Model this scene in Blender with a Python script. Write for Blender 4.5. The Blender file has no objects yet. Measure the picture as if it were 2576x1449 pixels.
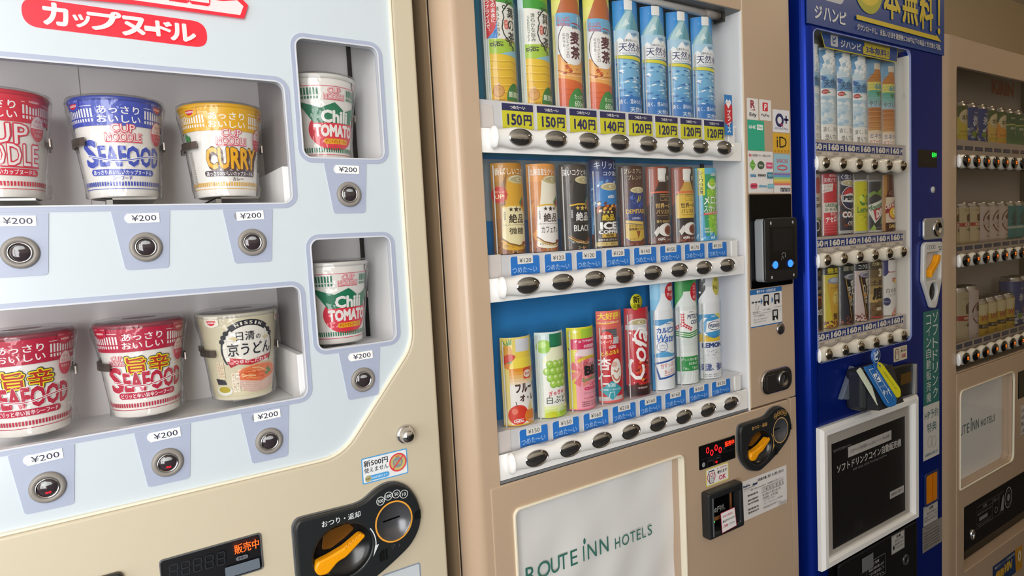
import bpy, bmesh, math, random
from mathutils import Vector, Matrix
from mathutils.geometry import tessellate_polygon

random.seed(4)
SC = bpy.context.scene
COL = SC.collection
PI = math.pi
ZC = 1.36                      # eye height; every z below is measured from eye height and lifted by ZC

# ---------------------------------------------------------------- camera
cam = bpy.data.cameras.new('camera')
cam.sensor_width = 36.0
cam.lens = 36.0 * 1600 / 2576
cam.clip_start = 0.02
co = bpy.data.objects.new('camera', cam)
COL.objects.link(co)
r0 = Vector((0.8362911, -0.54581233, -0.05202027))
r1 = Vector((-0.08566946, -0.03636803, -0.99565964))
r2 = Vector((0.54155143, 0.83711784, -0.07717371))
m3 = Matrix((r0, -r1, -r2)).transposed()
co.matrix_world = Matrix.Translation((0, -0.83, ZC)) @ m3.to_4x4()
SC.camera = co

# ---------------------------------------------------------------- light, exposure
SC.view_settings.view_transform = 'Standard'
SC.view_settings.look = 'None'
SC.view_settings.gamma = 1.0
SC.view_settings.exposure = 0.0
SC.cycles.max_bounces = 10
SC.cycles.transparent_max_bounces = 24
SC.cycles.caustics_reflective = False
SC.cycles.caustics_refractive = False
w = bpy.data.worlds.new('sky')
SC.world = w
w.use_nodes = True
w.node_tree.nodes['Background'].inputs[0].default_value = (0.75, 0.86, 1.0, 1)
w.node_tree.nodes['Background'].inputs[1].default_value = 1.0


def area(name, loc, target, sx, sy, power, colr):
    l = bpy.data.lights.new(name, 'AREA')
    l.shape = 'RECTANGLE'
    l.size = sx
    l.size_y = sy
    l.energy = power
    l.color = colr
    o = bpy.data.objects.new(name, l)
    COL.objects.link(o)
    o.location = loc
    o.rotation_euler = (Vector(target) - Vector(loc)).to_track_quat('-Z', 'Y').to_euler()
    return o


# daylight coming in at the glazed end of the passage and through the long window beside it
area('daylight_end', (-2.32, -1.1, 1.55), (1.0, -1.1, 1.55), 1.5, 2.0, 26, (1.0, 0.985, 0.96))
area('daylight_side', (-0.97, -2.12, 1.5), (-0.97, 0.5, 1.5), 1.3, 1.8, 73, (1.0, 0.985, 0.965))
area('added_wall_fill', (1.3, -1.35, 2.5), (1.3, -2.0, 2.0), 4.4, 0.1, 9.5, (1.0, 0.93, 0.84))  # added lamp: brightens the front wall that the button lenses mirror
area('warm_downlight', (3.1, -0.9, 2.56), (3.1, -0.9, 0.0), 0.3, 0.3, 6, (1.0, 0.78, 0.5))

# ---------------------------------------------------------------- materials
def hx(h):
    h = h.lstrip('#')
    v = [int(h[i:i + 2], 16) / 255 for i in (0, 2, 4)]
    return [(c / 12.92 if c <= 0.04045 else ((c + 0.055) / 1.055) ** 2.4) for c in v]


MATS = {}


def mat(name, h, rough=0.5, metal=0.0, spec=0.5, coat=0.0, emit=None, es=0.0, bump=0.0, bscale=300.0, trans=0.0):
    if name in MATS:
        return MATS[name]
    m = bpy.data.materials.new(name)
    m.use_nodes = True
    nt = m.node_tree
    b = nt.nodes['Principled BSDF']
    b.inputs['Base Color'].default_value = (*hx(h), 1)
    b.inputs['Roughness'].default_value = rough
    b.inputs['Metallic'].default_value = metal
    b.inputs['Specular IOR Level'].default_value = spec
    b.inputs['Coat Weight'].default_value = coat
    b.inputs['Coat Roughness'].default_value = 0.05
    b.inputs['Transmission Weight'].default_value = trans
    if emit:
        b.inputs['Emission Color'].default_value = (*hx(emit), 1)
        b.inputs['Emission Strength'].default_value = es
    if bump:
        n = nt.nodes.new('ShaderNodeTexNoise')
        n.inputs['Scale'].default_value = bscale
        tc = nt.nodes.new('ShaderNodeTexCoord')
        nt.links.new(tc.outputs['Object'], n.inputs['Vector'])
        bp = nt.nodes.new('ShaderNodeBump')
        bp.inputs['Strength'].default_value = bump
        bp.inputs['Distance'].default_value = 0.001
        nt.links.new(n.outputs[0], bp.inputs['Height'])
        nt.links.new(bp.outputs[0], b.inputs['Normal'])
    MATS[name] = m
    return m


def clear(name, tint, refl=0.5, rough=0.02, haze=0.0, hazecol='#ffffff', bump=0.0, bscale=60):
    """thin clear sheet: mostly transparent, mirror-like by Fresnel, optionally a little milky"""
    if name in MATS:
        return MATS[name]
    m = bpy.data.materials.new(name)
    m.use_nodes = True
    nt = m.node_tree
    nt.nodes.clear()
    out = nt.nodes.new('ShaderNodeOutputMaterial')
    t = nt.nodes.new('ShaderNodeBsdfTransparent')
    t.inputs[0].default_value = (*hx(tint), 1)
    g = nt.nodes.new('ShaderNodeBsdfGlossy')
    g.inputs['Roughness'].default_value = rough
    fr = nt.nodes.new('ShaderNodeLayerWeight')
    fr.inputs[0].default_value = 0.5
    pw = nt.nodes.new('ShaderNodeMath')
    pw.operation = 'POWER'
    pw.inputs[1].default_value = 5.0
    nt.links.new(fr.outputs['Facing'], pw.inputs[0])
    mu = nt.nodes.new('ShaderNodeMath')
    mu.operation = 'MULTIPLY_ADD'
    mu.inputs[1].default_value = 0.9 * refl
    mu.inputs[2].default_value = 0.03 * refl
    nt.links.new(pw.outputs[0], mu.inputs[0])
    mx = nt.nodes.new('ShaderNodeMixShader')
    nt.links.new(mu.outputs[0], mx.inputs[0])
    first = t
    if haze:
        d = nt.nodes.new('ShaderNodeBsdfDiffuse')
        d.inputs[0].default_value = (*hx(hazecol), 1)
        m2 = nt.nodes.new('ShaderNodeMixShader')
        m2.inputs[0].default_value = haze
        nt.links.new(t.outputs[0], m2.inputs[1])
        nt.links.new(d.outputs[0], m2.inputs[2])
        first = m2
    nt.links.new(first.outputs[0], mx.inputs[1])
    nt.links.new(g.outputs[0], mx.inputs[2])
    if bump:
        n = nt.nodes.new('ShaderNodeTexNoise')
        n.inputs['Scale'].default_value = bscale
        tc = nt.nodes.new('ShaderNodeTexCoord')
        nt.links.new(tc.outputs['Object'], n.inputs['Vector'])
        bp = nt.nodes.new('ShaderNodeBump')
        bp.inputs['Strength'].default_value = bump
        bp.inputs['Distance'].default_value = 0.004
        nt.links.new(n.outputs[0], bp.inputs['Height'])
        nt.links.new(bp.outputs[0], g.inputs['Normal'])
        nt.links.new(bp.outputs[0], fr.inputs['Normal'])
    nt.links.new(mx.outputs[0], out.inputs[0])
    MATS[name] = m
    return m


def ink(h, rough=0.4):
    return mat('ink_' + h.lstrip('#'), h, rough)


def glow(h, es):
    return mat('glow_%s_%g' % (h.lstrip('#'), es), '#100808', 0.4, emit=h, es=es)


# ---------------------------------------------------------------- 2-D outlines (x, z)
def rrect(x0, z0, x1, z1, r, n=6):
    p = []
    for cx, cz, a in ((x1 - r, z1 - r, 0), (x0 + r, z1 - r, 90), (x0 + r, z0 + r, 180), (x1 - r, z0 + r, 270)):
        for i in range(n + 1):
            t = math.radians(a + 90 * i / n)
            p.append((cx + r * math.cos(t), cz + r * math.sin(t)))
    return p


def ell(cx, cz, rx, rz=None, n=32, a0=0, a1=360):
    rz = rx if rz is None else rz
    full = abs(a1 - a0) >= 360
    k = n if full else n + 1
    return [(cx + rx * math.cos(math.radians(a0 + (a1 - a0) * i / n)), cz + rz * math.sin(math.radians(a0 + (a1 - a0) * i / n))) for i in range(k)]


def rpoly(pts, r, n=6):
    """polygon with rounded corners; r a number or one per corner"""
    out = []
    N = len(pts)
    for i in range(N):
        p0, p1, p2 = Vector(pts[i - 1]), Vector(pts[i]), Vector(pts[(i + 1) % N])
        rr = r[i] if isinstance(r, (list, tuple)) else r
        if rr <= 0:
            out.append(tuple(p1))
            continue
        a, b = (p0 - p1), (p2 - p1)
        d = min(rr, a.length * 0.49, b.length * 0.49)
        q0, q1 = p1 + a.normalized() * d, p1 + b.normalized() * d
        for k in range(n + 1):
            t = k / n
            q = q0 * (1 - t) ** 2 + p1 * 2 * t * (1 - t) + q1 * t * t
            out.append(tuple(q))
    return out


def ccw(p):
    a = sum(p[i - 1][0] * p[i][1] - p[i][0] * p[i - 1][1] for i in range(len(p)))
    return list(p) if a > 0 else list(reversed(p))


def star(cx, cz, r, n=5, q=0.42):
    return [(cx + (r if i % 2 == 0 else r * q) * math.sin(i * PI / n), cz + (r if i % 2 == 0 else r * q) * math.cos(i * PI / n)) for i in range(2 * n)]


def wavy(x0, x1, z, amp, per, ph=0, n=16):
    return [(x0 + (x1 - x0) * i / n, z + amp * math.sin(2 * PI * (x0 + (x1 - x0) * i / n) / per + ph)) for i in range(n + 1)]


def stroke(pts, wd, closed=False):
    """polyline of even width as quads"""
    q = []
    n = len(pts)
    V = [Vector(p) for p in pts]
    nor = []
    for i in range(n):
        if closed:
            d = V[(i + 1) % n] - V[i - 1]
        else:
            d = V[min(i + 1, n - 1)] - V[max(i - 1, 0)]
        d.normalize()
        nor.append(Vector((-d.y, d.x)) * wd / 2)
    for i in range(n if closed else n - 1):
        j = (i + 1) % n
        q.append([tuple(V[i] - nor[i]), tuple(V[j] - nor[j]), tuple(V[j] + nor[j]), tuple(V[i] + nor[i])])
    return q


# ---------------------------------------------------------------- lettering as triangles
GL = {}


def glyphs(s, bold=0.0, res=2, shear=0.0):
    k = (s, bold, res, shear)
    if k in GL:
        return GL[k]
    if bold > 0:
        # heavier strokes: the same outlines laid again a little to every side
        (tr0,), b0 = glyphs(s, 0.0, res, shear)
        n = 2 if bold <= 0.012 else 4 if bold <= 0.03 else 8 if bold <= 0.055 else 12
        dirs = [(bold * math.cos(2 * PI * (i + (0.5 if n == 4 else 0)) / n), bold * math.sin(2 * PI * (i + (0.5 if n == 4 else 0)) / n)) for i in range(n)]
        if bold > 0.03:
            dirs.append((0.0, 0.0))
        tr = [[tuple((p[0] + dx, p[1] + dy) for p in t) for t in tr0] for dx, dy in dirs]
        GL[k] = (tr, (b0[0] - bold, b0[1] - bold, b0[2] + bold, b0[3] + bold))
        return GL[k]
    c = bpy.data.curves.new('lettering', 'FONT')
    c.body = s
    c.resolution_u = res
    c.shear = shear
    o = bpy.data.objects.new('lettering', c)
    me = bpy.data.meshes.new_from_object(o)
    me.calc_loop_triangles()
    vs = [(v.co.x, v.co.y) for v in me.vertices]
    tr = [tuple(vs[i] for i in t.vertices) for t in me.loop_triangles]
    if vs:
        bb = (min(v[0] for v in vs), min(v[1] for v in vs), max(v[0] for v in vs), max(v[1] for v in vs))
    else:
        bb = (0, 0, 1, 1)
    bpy.data.objects.remove(o)
    bpy.data.curves.remove(c)
    bpy.data.meshes.remove(me)
    GL[k] = ([tr], bb)
    return GL[k]


class Art:
    """flat print: coloured shapes stacked in the order they are drawn (units are the caller's)"""

    def __init__(s, unit=1.0):
        s.t = []
        s.n = 0
        s.u = unit

    def _add(s, tris, c, step=1.0):
        s.n += step
        m = ink(c) if isinstance(c, str) else c
        u = s.u
        s.t.append(([tuple((p[0] * u, p[1] * u) for p in t) for t in tris], m, s.n))
        return s

    def poly(s, pts, c):
        pts = ccw(pts)
        v = [Vector((p[0], p[1], 0)) for p in pts]
        tr = [tuple(pts[i] for i in t) for t in tessellate_polygon([v])]
        return s._add(tr, c)

    def quads(s, qs, c):
        tr = []
        for q in qs:
            q = ccw(q)
            tr += [(q[0], q[1], q[2]), (q[0], q[2], q[3])]
        return s._add(tr, c)

    def line(s, pts, wd, c, closed=False):
        return s.quads(stroke(pts, wd, closed), c)

    def rect(s, x0, z0, x1, z1, c):
        return s.quads([[(x0, z0), (x1, z0), (x1, z1), (x0, z1)]], c)

    def rects(s, rs, c):
        return s.quads([[(a, b), (d, b), (d, e), (a, e)] for a, b, d, e in rs], c)

    def rr(s, x0, z0, x1, z1, r, c):
        return s.poly(rrect(x0, z0, x1, z1, r, 4), c)

    def el(s, cx, cz, rx, c, rz=None, n=24):
        return s.poly(ell(cx, cz, rx, rz, n), c)

    def ring(s, cx, cz, rx, wd, c, rz=None, n=32, a0=0, a1=360):
        e = ell(cx, cz, rx, rz, n, a0, a1)
        return s.line(e, wd, c, abs(a1 - a0) >= 360)

    def grad(s, x0, z0, x1, z1, c0, c1, n=6):
        a, b = [[int(c[i:i + 2], 16) for i in (1, 3, 5)] for c in (c0, c1)]
        for i in range(n):
            t = i / (n - 1)
            h = '#%02x%02x%02x' % tuple(round(a[k] + (b[k] - a[k]) * t) for k in range(3))
            s.rect(x0, z0 + (z1 - z0) * i / n, x1, z0 + (z1 - z0) * (i + 1) / n, h)
            s.n -= 1
        s.n += 1
        return s

    def T(s, txt, cx, cz, wd, ht, c, bold=0.0, shear=0.0, rot=0.0, res=2, slope=0.0):
        """text fitted into a box wd x ht about (cx, cz); wd or ht None keeps the proportions"""
        tr, bb = glyphs(txt, bold, res, shear)
        bw, bh = max(bb[2] - bb[0], 1e-6), max(bb[3] - bb[1], 1e-6)
        if wd is None:
            sx = sy = ht / bh
        elif ht is None:
            sx = sy = wd / bw
        else:
            sx, sy = wd / bw, ht / bh
        mx, my = (bb[0] + bb[2]) / 2, (bb[1] + bb[3]) / 2
        ca, sa = math.cos(math.radians(rot)), math.sin(math.radians(rot))
        for n, layer in enumerate(tr):
            o = []
            for t in layer:
                q = []
                for p in t:
                    x, y = (p[0] - mx) * sx, (p[1] - my) * sy
                    y += slope * x
                    q.append((cx + x * ca - y * sa, cz + x * sa + y * ca))
                o.append(tuple(q))
            s._add(o, c, 1.0 if n == 0 else 0.3)
        return s

    def V(s, txt, cx, ztop, size, c, bold=0.0, step=1.12, wx=1.0):
        top = s.n
        for i, ch in enumerate(txt):
            z = ztop - size * step * i
            n0 = s.n
            if ch in 'ー〜':
                s.rect(cx - size * 0.06, z - size * 0.95, cx + size * 0.06, z - size * 0.05, c)
            elif ch in '、。':
                s.T(ch, cx + size * 0.3, z - size * 0.2, None, size * 0.25, c, bold)
            elif ch != ' ':
                small = 0.75 if ch in 'っょゅャッュョァィェォ' else 1.0
                s.T(ch, cx, z - size / 2, size * wx * small * 0.95, size * small * 0.95, c, bold)
            top = max(top, s.n)
            s.n = n0
        s.n = top
        return s

    def outl(s, txt, cx, cz, wd, ht, c_in, c_out, b_out=0.06, b_in=0.0, **k):
        """lettering with an outline in a second colour"""
        tr, bb = glyphs(txt, b_in, k.get('res', 2), k.get('shear', 0.0))
        tr2, b2 = glyphs(txt, b_out, k.get('res', 2), k.get('shear', 0.0))
        f = (b2[2] - b2[0]) / max(1e-6, bb[2] - bb[0])
        g = (b2[3] - b2[1]) / max(1e-6, bb[3] - bb[1])
        s.T(txt, cx, cz, wd * f if wd else None, ht * g if ht else None, c_out, b_out, **k)
        s.T(txt, cx, cz, wd, ht, c_in, b_in, **k)
        return s


def clip_strips(tri, ds):
    """cut a triangle at multiples of ds in x so that it can be wrapped round a curve"""
    x0, x1 = min(p[0] for p in tri), max(p[0] for p in tri)
    i0, i1 = math.floor(x0 / ds + 1e-9), math.ceil(x1 / ds - 1e-9)
    if i1 - i0 <= 1:
        return [list(tri)]
    out = []
    for i in range(i0, i1):
        poly = list(tri)
        for lim, sg in ((i * ds, 1), ((i + 1) * ds, -1)):
            res = []
            for k in range(len(poly)):
                a, b = poly[k - 1], poly[k]
                da, db = (a[0] - lim) * sg, (b[0] - lim) * sg
                if (da >= 0) != (db >= 0):
                    t = da / (da - db)
                    res.append((a[0] + (b[0] - a[0]) * t, a[1] + (b[1] - a[1]) * t))
                if db >= 0:
                    res.append(b)
            poly = res
            if not poly:
                break
        if len(poly) >= 3:
            out.append(poly)
    return out


# ---------------------------------------------------------------- mesh builder
class MB:
    def __init__(s):
        s.v, s.f, s.m, s.sm = [], [], [], []
        s.mats = []

    def mi(s, m):
        if m not in s.mats:
            s.mats.append(m)
        return s.mats.index(m)

    def add(s, vs, fs, m, smooth=False):
        o = len(s.v)
        s.v += [tuple(p) for p in vs]
        i = s.mi(m)
        for f in fs:
            s.f.append([o + k for k in f])
            s.m.append(i)
            s.sm.append(smooth)
        return s

    def frombm(s, bm, m, smooth=False):
        bm.verts.ensure_lookup_table()
        bm.verts.index_update()
        s.add([v.co[:] for v in bm.verts], [[v.index for v in f.verts] for f in bm.faces], m, smooth)
        bm.free()
        return s

    def box(s, x0, x1, y0, y1, z0, z1, m, bev=0.0, seg=2):
        bm = bmesh.new()
        bmesh.ops.create_cube(bm, size=1)
        for v in bm.verts:
            v.co = ((x0 + x1) / 2 + v.co.x * (x1 - x0), (y0 + y1) / 2 + v.co.y * (y1 - y0), (z0 + z1) / 2 + v.co.z * (z1 - z0))
        if bev:
            bmesh.ops.bevel(bm, geom=bm.edges[:], offset=bev, segments=seg, profile=0.5, affect='EDGES')
        return s.frombm(bm, m)

    def plate(s, outer, holes, y0, y1, m, bev=0.0, bres=2):
        """outline (x, z) with holes, filled and extruded from y0 (front) to y1, edges rounded by bev"""
        c = bpy.data.curves.new('outline', 'CURVE')
        c.dimensions = '2D'
        c.fill_mode = 'BOTH'
        c.extrude = max((y1 - y0) / 2 - bev, 0)
        c.bevel_depth = bev
        c.bevel_resolution = bres
        c.offset = -bev
        for k, loop in enumerate([outer] + list(holes)):
            loop = ccw(loop)
            if k:
                loop = loop[::-1]
            sp = c.splines.new('POLY')
            sp.points.add(len(loop) - 1)
            for p, q in zip(sp.points, loop):
                p.co = (q[0], q[1], 0, 1)
            sp.use_cyclic_u = True
        o = bpy.data.objects.new('outline', c)
        me = bpy.data.meshes.new_from_object(o)
        yc = (y0 + y1) / 2
        s.add([(v.co.x, yc - v.co.z, v.co.y) for v in me.vertices], [list(p.vertices) for p in me.polygons], m)
        bpy.data.objects.remove(o)
        bpy.data.curves.remove(c)
        bpy.data.meshes.remove(me)
        return s

    def prism(s, pts, z0, z1, m, smooth=False):
        """outline (x, y) extruded in z"""
        pts = ccw(pts)
        n = len(pts)
        vs = [(p[0], p[1], z0) for p in pts] + [(p[0], p[1], z1) for p in pts]
        fs = [[i, (i + 1) % n, n + (i + 1) % n, n + i] for i in range(n)]
        s.add(vs, fs, m, smooth)
        s.add(vs, [list(range(n))[::-1], list(range(n, 2 * n))], m)
        return s

    def prismx(s, pts, x0, x1, m):
        """outline (y, z) extruded in x"""
        n = len(pts)
        vs = [(x0, p[0], p[1]) for p in pts] + [(x1, p[0], p[1]) for p in pts]
        fs = [[i, (i + 1) % n, n + (i + 1) % n, n + i] for i in range(n)] + [list(range(n)), list(range(n, 2 * n))]
        s.add(vs, fs, m)
        return s

    def lathe(s, prof, m, cx=0, cy=0, cz=0, n=32, axis='z', a0=0, a1=360, smooth=True, ex=1.0, ez=1.0):
        """(radius, height) profile turned about z, or about y (height runs towards -y) with oval ex, ez"""
        full = abs(a1 - a0) >= 360
        k = n if full else n + 1
        vs = []
        for r, h in prof:
            for i in range(k):
                t = math.radians(a0 + (a1 - a0) * i / n)
                if axis == 'z':
                    vs.append((cx + r * math.cos(t), cy + r * math.sin(t), cz + h))
                else:
                    vs.append((cx + r * ex * math.cos(t), cy - h, cz + r * ez * math.sin(t)))
        fs = []
        for j in range(len(prof) - 1):
            for i in range(n):
                i2 = (i + 1) % k
                fs.append([j * k + i, j * k + i2, (j + 1) * k + i2, (j + 1) * k + i])
        s.add(vs, fs, m, smooth)
        return s

    def tube(s, pts, r, m, n=8):
        P = [Vector(p) for p in pts]
        vs = []
        for i, p in enumerate(P):
            d = (P[min(i + 1, len(P) - 1)] - P[max(i - 1, 0)]).normalized()
            a = d.orthogonal().normalized()
            b = d.cross(a)
            for k in range(n):
                t = 2 * PI * k / n
                vs.append(p + a * r * math.cos(t) + b * r * math.sin(t))
        fs = [[i * n + k, i * n + (k + 1) % n, (i + 1) * n + (k + 1) % n, (i + 1) * n + k] for i in range(len(P) - 1) for k in range(n)]
        fs += [list(range(n))[::-1], [(len(P) - 1) * n + k for k in range(n)]]
        s.add(vs, fs, m, True)
        return s

    def art(s, A, fmap, ds=None, eps=0.00005, base=0.0):
        """wrap a print on a surface: fmap(x, z, off) -> point"""
        for tris, m, k in A.t:
            vs, fs = [], []
            off = base + eps * k
            for t in tris:
                for pl in (clip_strips(t, ds) if ds else [t]):
                    o = len(vs)
                    vs += [fmap(p[0], p[1], off) for p in pl]
                    fs.append(list(range(o, o + len(pl))))
            s.add(vs, fs, m)
        return s

    def flat(s, A, y, x=0.0, z=0.0, eps=0.00012):
        return s.art(A, lambda a, b, o: (x + a, y - o, z + b), None, eps)

    def build(s, name, parent=None, z=True):
        me = bpy.data.meshes.new(name)
        me.from_pydata([Vector(v) for v in s.v], [], s.f)
        for m in s.mats:
            me.materials.append(m)
        me.polygons.foreach_set('material_index', s.m)
        me.polygons.foreach_set('use_smooth', s.sm)
        me.update()
        o = bpy.data.objects.new(name, me)
        COL.objects.link(o)
        if parent:
            o.parent = parent
        if z:                                    # coordinates are from eye height: undo what the parents add
            o.location = Vector((0, 0, ZC)) - wpos(parent)
        return o


def wpos(o):
    p = Vector((0, 0, 0))
    while o is not None:
        p += o.location
        o = o.parent
    return p


def tag(o, label=None, cat=None, group=None, kind=None):
    for k, v in (('label', label), ('category', cat), ('group', group), ('kind', kind)):
        if v:
            o[k] = v
    return o


def thing(name, label, cat, loc=(0, 0, 0), group=None):
    o = bpy.data.objects.new(name, None)
    o.empty_display_size = 0.02
    COL.objects.link(o)
    o.location = loc
    return tag(o, label, cat, group)


def copy_tree(o, parent=None):
    c = o.copy()
    COL.objects.link(c)
    if parent is not None:
        c.parent = parent
    for ch in list(o.children):
        copy_tree(ch, c)
    return c


def put(o, x, y, z):
    o.location = (x, y, z)
    return o


def curvemap(r, cx=0.0, cy=0.0):
    return lambda x, z, o: (cx + (r + o) * math.sin(x / r), cy - (r + o) * math.cos(x / r), z)


# ---------------------------------------------------------------- shared materials
BEIGE = mat('beige_enamel', '#cbc0a8', 0.38, bump=0.05, bscale=900)
TAN = mat('tan_enamel', '#bea58c', 0.32, coat=0.1, bump=0.05, bscale=900)
DKGAP = mat('dark_gasket', '#15110f', 0.8)
SHEET = mat('cabinet_brown', '#6d5c4a', 0.6)
WHITE = mat('white_plastic', '#f2f2f2', 0.3)
INW = mat('interior_white', '#f4f4f5', 0.45)
CHROME = mat('chrome', '#d9d9dc', 0.12, 1.0)
STEEL = mat('brushed_steel', '#a9a9a9', 0.3, 1.0)
BLACK = mat('black_plastic', '#1d1e20', 0.4)
BLACKG = mat('black_gloss', '#060608', 0.15, spec=0.2)
GREYP = mat('grey_plastic', '#8b8680', 0.4)
ORANGE = mat('orange_plastic', '#f2a10c', 0.35)
LENS = mat('smoked_lens', '#6b6766', 0.12, 0.85)
SMOKE = mat('smoked_glass', '#3a3236', 0.1, 0.0, coat=0.5)
GLASS = clear('window_acrylic', '#fefefe', 0.55)
CASE = clear('clear_case', '#fefefe', 0.6, 0.04, 0.012, '#f4f7f8')
FILM = clear('shrink_film', '#fcfcfc', 1.2, 0.06, 0.0, bump=1.0, bscale=55)

# ================================================================ the passage
def struct(name, mb):
    return tag(mb.build(name), kind='structure')


WALLM = mat('wall_paint', '#ecd7b0', 0.8, bump=0.2, bscale=250)
DADO = mat('added_dark_dado', '#1a1513', 0.5)  # unseen dado, added dark so the lower half of the lenses mirrors dark
FLOORM = mat('floor_tile', '#2b2826', 0.5)
CEILM = mat('ceiling_board', '#e4ded2', 0.85)
ALU = mat('window_aluminium', '#4a4542', 0.4, 0.6)
F0, F1 = -ZC, 2.62 - ZC
struct('floor', MB().box(-2.2, 5.2, -2.0, 0.78, F0 - 0.05, F0 - 0.0005, FLOORM))
struct('ceiling', MB().box(-2.2, 5.2, -2.0, 0.78, F1, F1 + 0.05, CEILM))
struct('wall_back', MB().box(-2.2, 5.2, 0.78, 0.86, F0, F1, WALLM))
struct('wall_right', MB().box(5.2, 5.28, -2.0, 0.78, F0, F1, WALLM))
b = MB()
b.box(-2.28, -2.2, -0.38, 0.78, F0, F1, WALLM).box(-2.28, -2.2, -2.0, -1.92, F0, F1, WALLM)
b.box(-2.28, -2.2, -1.92, -0.38, F0 + 2.5, F1, WALLM)
struct('wall_left', b)
b = MB()
b.box(-2.28, -1.65, -2.08, -2.0, F0, F1, WALLM).box(-0.30, 5.2, -2.08, -2.0, F0 + 1.25, F1, CEILM).box(-1.65, -0.30, -2.08, -2.0, F0 + 2.45, F1, WALLM)
b.box(-0.30, 5.2, -2.09, -1.98, F0, F0 + 1.25, DADO, 0.004).box(-1.65, -0.30, -2.09, -1.98, F0, F0 + 0.5, DADO, 0.004)
struct('wall_front', b)


def win(name, a):
    f = MB()
    for q in a[:-1]:
        f.box(*q, ALU, 0.004)
    o = struct(name, f)
    g = MB().box(*a[-1], GLASS)
    tag(g.build('window_pane', o), kind='structure')


win('window_1', [(-2.27, -2.21, -1.92, -1.87, F0, F0 + 2.5), (-2.27, -2.21, -0.43, -0.38, F0, F0 + 2.5), (-2.27, -2.21, -1.18, -1.12, F0, F0 + 2.5),
                 (-2.27, -2.21, -1.92, -0.38, F0 + 2.45, F0 + 2.5), (-2.27, -2.21, -1.92, -0.38, F0, F0 + 0.08), (-2.245, -2.235, -1.9, -0.4, F0 + 0.05, F0 + 2.48)])
win('window_2', [(-1.65, -1.6, -2.07, -2.01, F0 + 0.5, F0 + 2.45), (-0.35, -0.30, -2.07, -2.01, F0 + 0.5, F0 + 2.45), (-0.92, -0.88, -2.07, -2.01, F0 + 0.5, F0 + 2.45),
                 (-1.65, -0.30, -2.07, -2.01, F0 + 2.4, F0 + 2.45), (-1.65, -0.30, -2.07, -2.01, F0 + 0.5, F0 + 0.55), (-1.63, -0.32, -2.045, -2.035, F0 + 0.52, F0 + 2.43)])
b = MB()
b.lathe([(0.0, 0.0), (0.15, 0.0), (0.16, -0.012), (0.14, -0.02)], WHITE, 3.1, -0.9, F1 - 0.002, 32)
dl = b.build('ceiling_light')
tag(dl, 'small round white downlight in the ceiling over the right end of the row', 'ceiling light')

# ================================================================ noodle vending machine
NM = thing('vending_machine', 'beige vending machine with a white front panel selling cup noodles through four windows', 'vending machine', (0.0, 0.33, 0))
PANEL = mat('lit_front_panel', '#c6d0d7', 0.22, coat=0.3, emit='#dfeaf0', es=0.06)
LAV = mat('lavender_print', '#a4adc3', 0.3, emit='#b4bdd3', es=0.05)
LOGO = mat('red_backlit_print', '#ee2436', 0.3, emit='#ff2a3c', es=0.28)
LOGOW = mat('pink_backlit_print', '#f0d4d6', 0.3, emit='#ffdcdc', es=0.12)

WIN = {'up': rrect(-0.47, 0.0595, 0.2135, 0.2095, 0.011), 'low': rrect(-0.47, -0.19, 0.2135, -0.0455, 0.011),
       'tu': rrect(0.2315, 0.117, 0.3405, 0.2665, 0.009), 'tl': rrect(0.2315, -0.1325, 0.3405, 0.0125, 0.009)}


def grow(k, d):
    x0, z0, x1, z1 = {'up': (-0.47, 0.0595, 0.2135, 0.2095), 'low': (-0.47, -0.19, 0.2135, -0.0455), 'tu': (0.2315, 0.117, 0.3405, 0.2665), 'tl': (0.2315, -0.1325, 0.3405, 0.0125)}[k]
    return rrect(x0 - d, z0 - d, x1 + d, z1 + d, 0.011 + d)


PAN_OUT = [(-0.52, -0.2785), (0.252, -0.2785), (0.3635, -0.143), (0.3635, 0.46), (-0.52, 0.46)]
panel_hole = rpoly(PAN_OUT, [0.02, 0.03, 0.022, 0.03, 0.03])
b = MB()
b.box(-0.556, 0.386, 0.18, 0.66, F0 + 0.03, 0.56, SHEET, 0.006)
b.box(-0.556, -0.54, 0.032, 0.18, F0 + 0.03, 0.56, SHEET).box(0.37, 0.386, 0.036, 0.18, F0 + 0.03, 0.56, SHEET)
b.box(-0.54, 0.37, 0.036, 0.18, 0.53, 0.56, SHEET).box(-0.54, 0.37, 0.036, 0.18, F0 + 0.03, -0.47, SHEET)
b.box(-0.53, 0.36, 0.06, 0.6, F0, F0 + 0.05, BLACK)
b.build('cabinet', NM)
b = MB()
b.plate(rrect(-0.56, F0 + 0.06, 0.396, 0.55, 0.012), [panel_hole], -0.004, 0.035, BEIGE, 0.004, 3)
b.box(-0.55, 0.386, 0.02, 0.03, F0 + 0.08, -0.30, BEIGE)
# bevelled lip round the white panel
b.plate(rpoly(PAN_OUT, [0.02, 0.03, 0.022, 0.03, 0.03]), [[(x * 0.9935 - 0.0005, (z - 0.09) * 0.9915 + 0.09) for x, z in panel_hole]], -0.005, 0.012, mat('cream_lip', '#efe6cf', 0.35), 0.0012)
b.build('door', NM)
holes = list(WIN.values())
b = MB().plate(panel_hole, holes, 0.0, 0.012, PANEL, 0.0008, 1)
b.build('front_panel', NM)

# window surrounds, panes and the boxes behind them
for k in ('up', 'low', 'tu', 'tl'):
    f = MB().plate(grow(k, 0.0062), [grow(k, 0.0012)], -0.0009, 0.0005, LAV)
    f.plate(grow(k, 0.0012), [grow(k, -0.0008)], -0.0014, 0.008, mat('window_edge', '#cfd3dc', 0.3), 0.0004, 1)
    fo = f.build('window_frame', NM)
    MB().plate(WIN[k], [], 0.006, 0.0085, GLASS).build('window_pane', fo)
BACK = mat('display_back', '#f0ecec', 0.5)


GREYW = mat('grey_side_panel', '#a5a1a1', 0.5)


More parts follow.
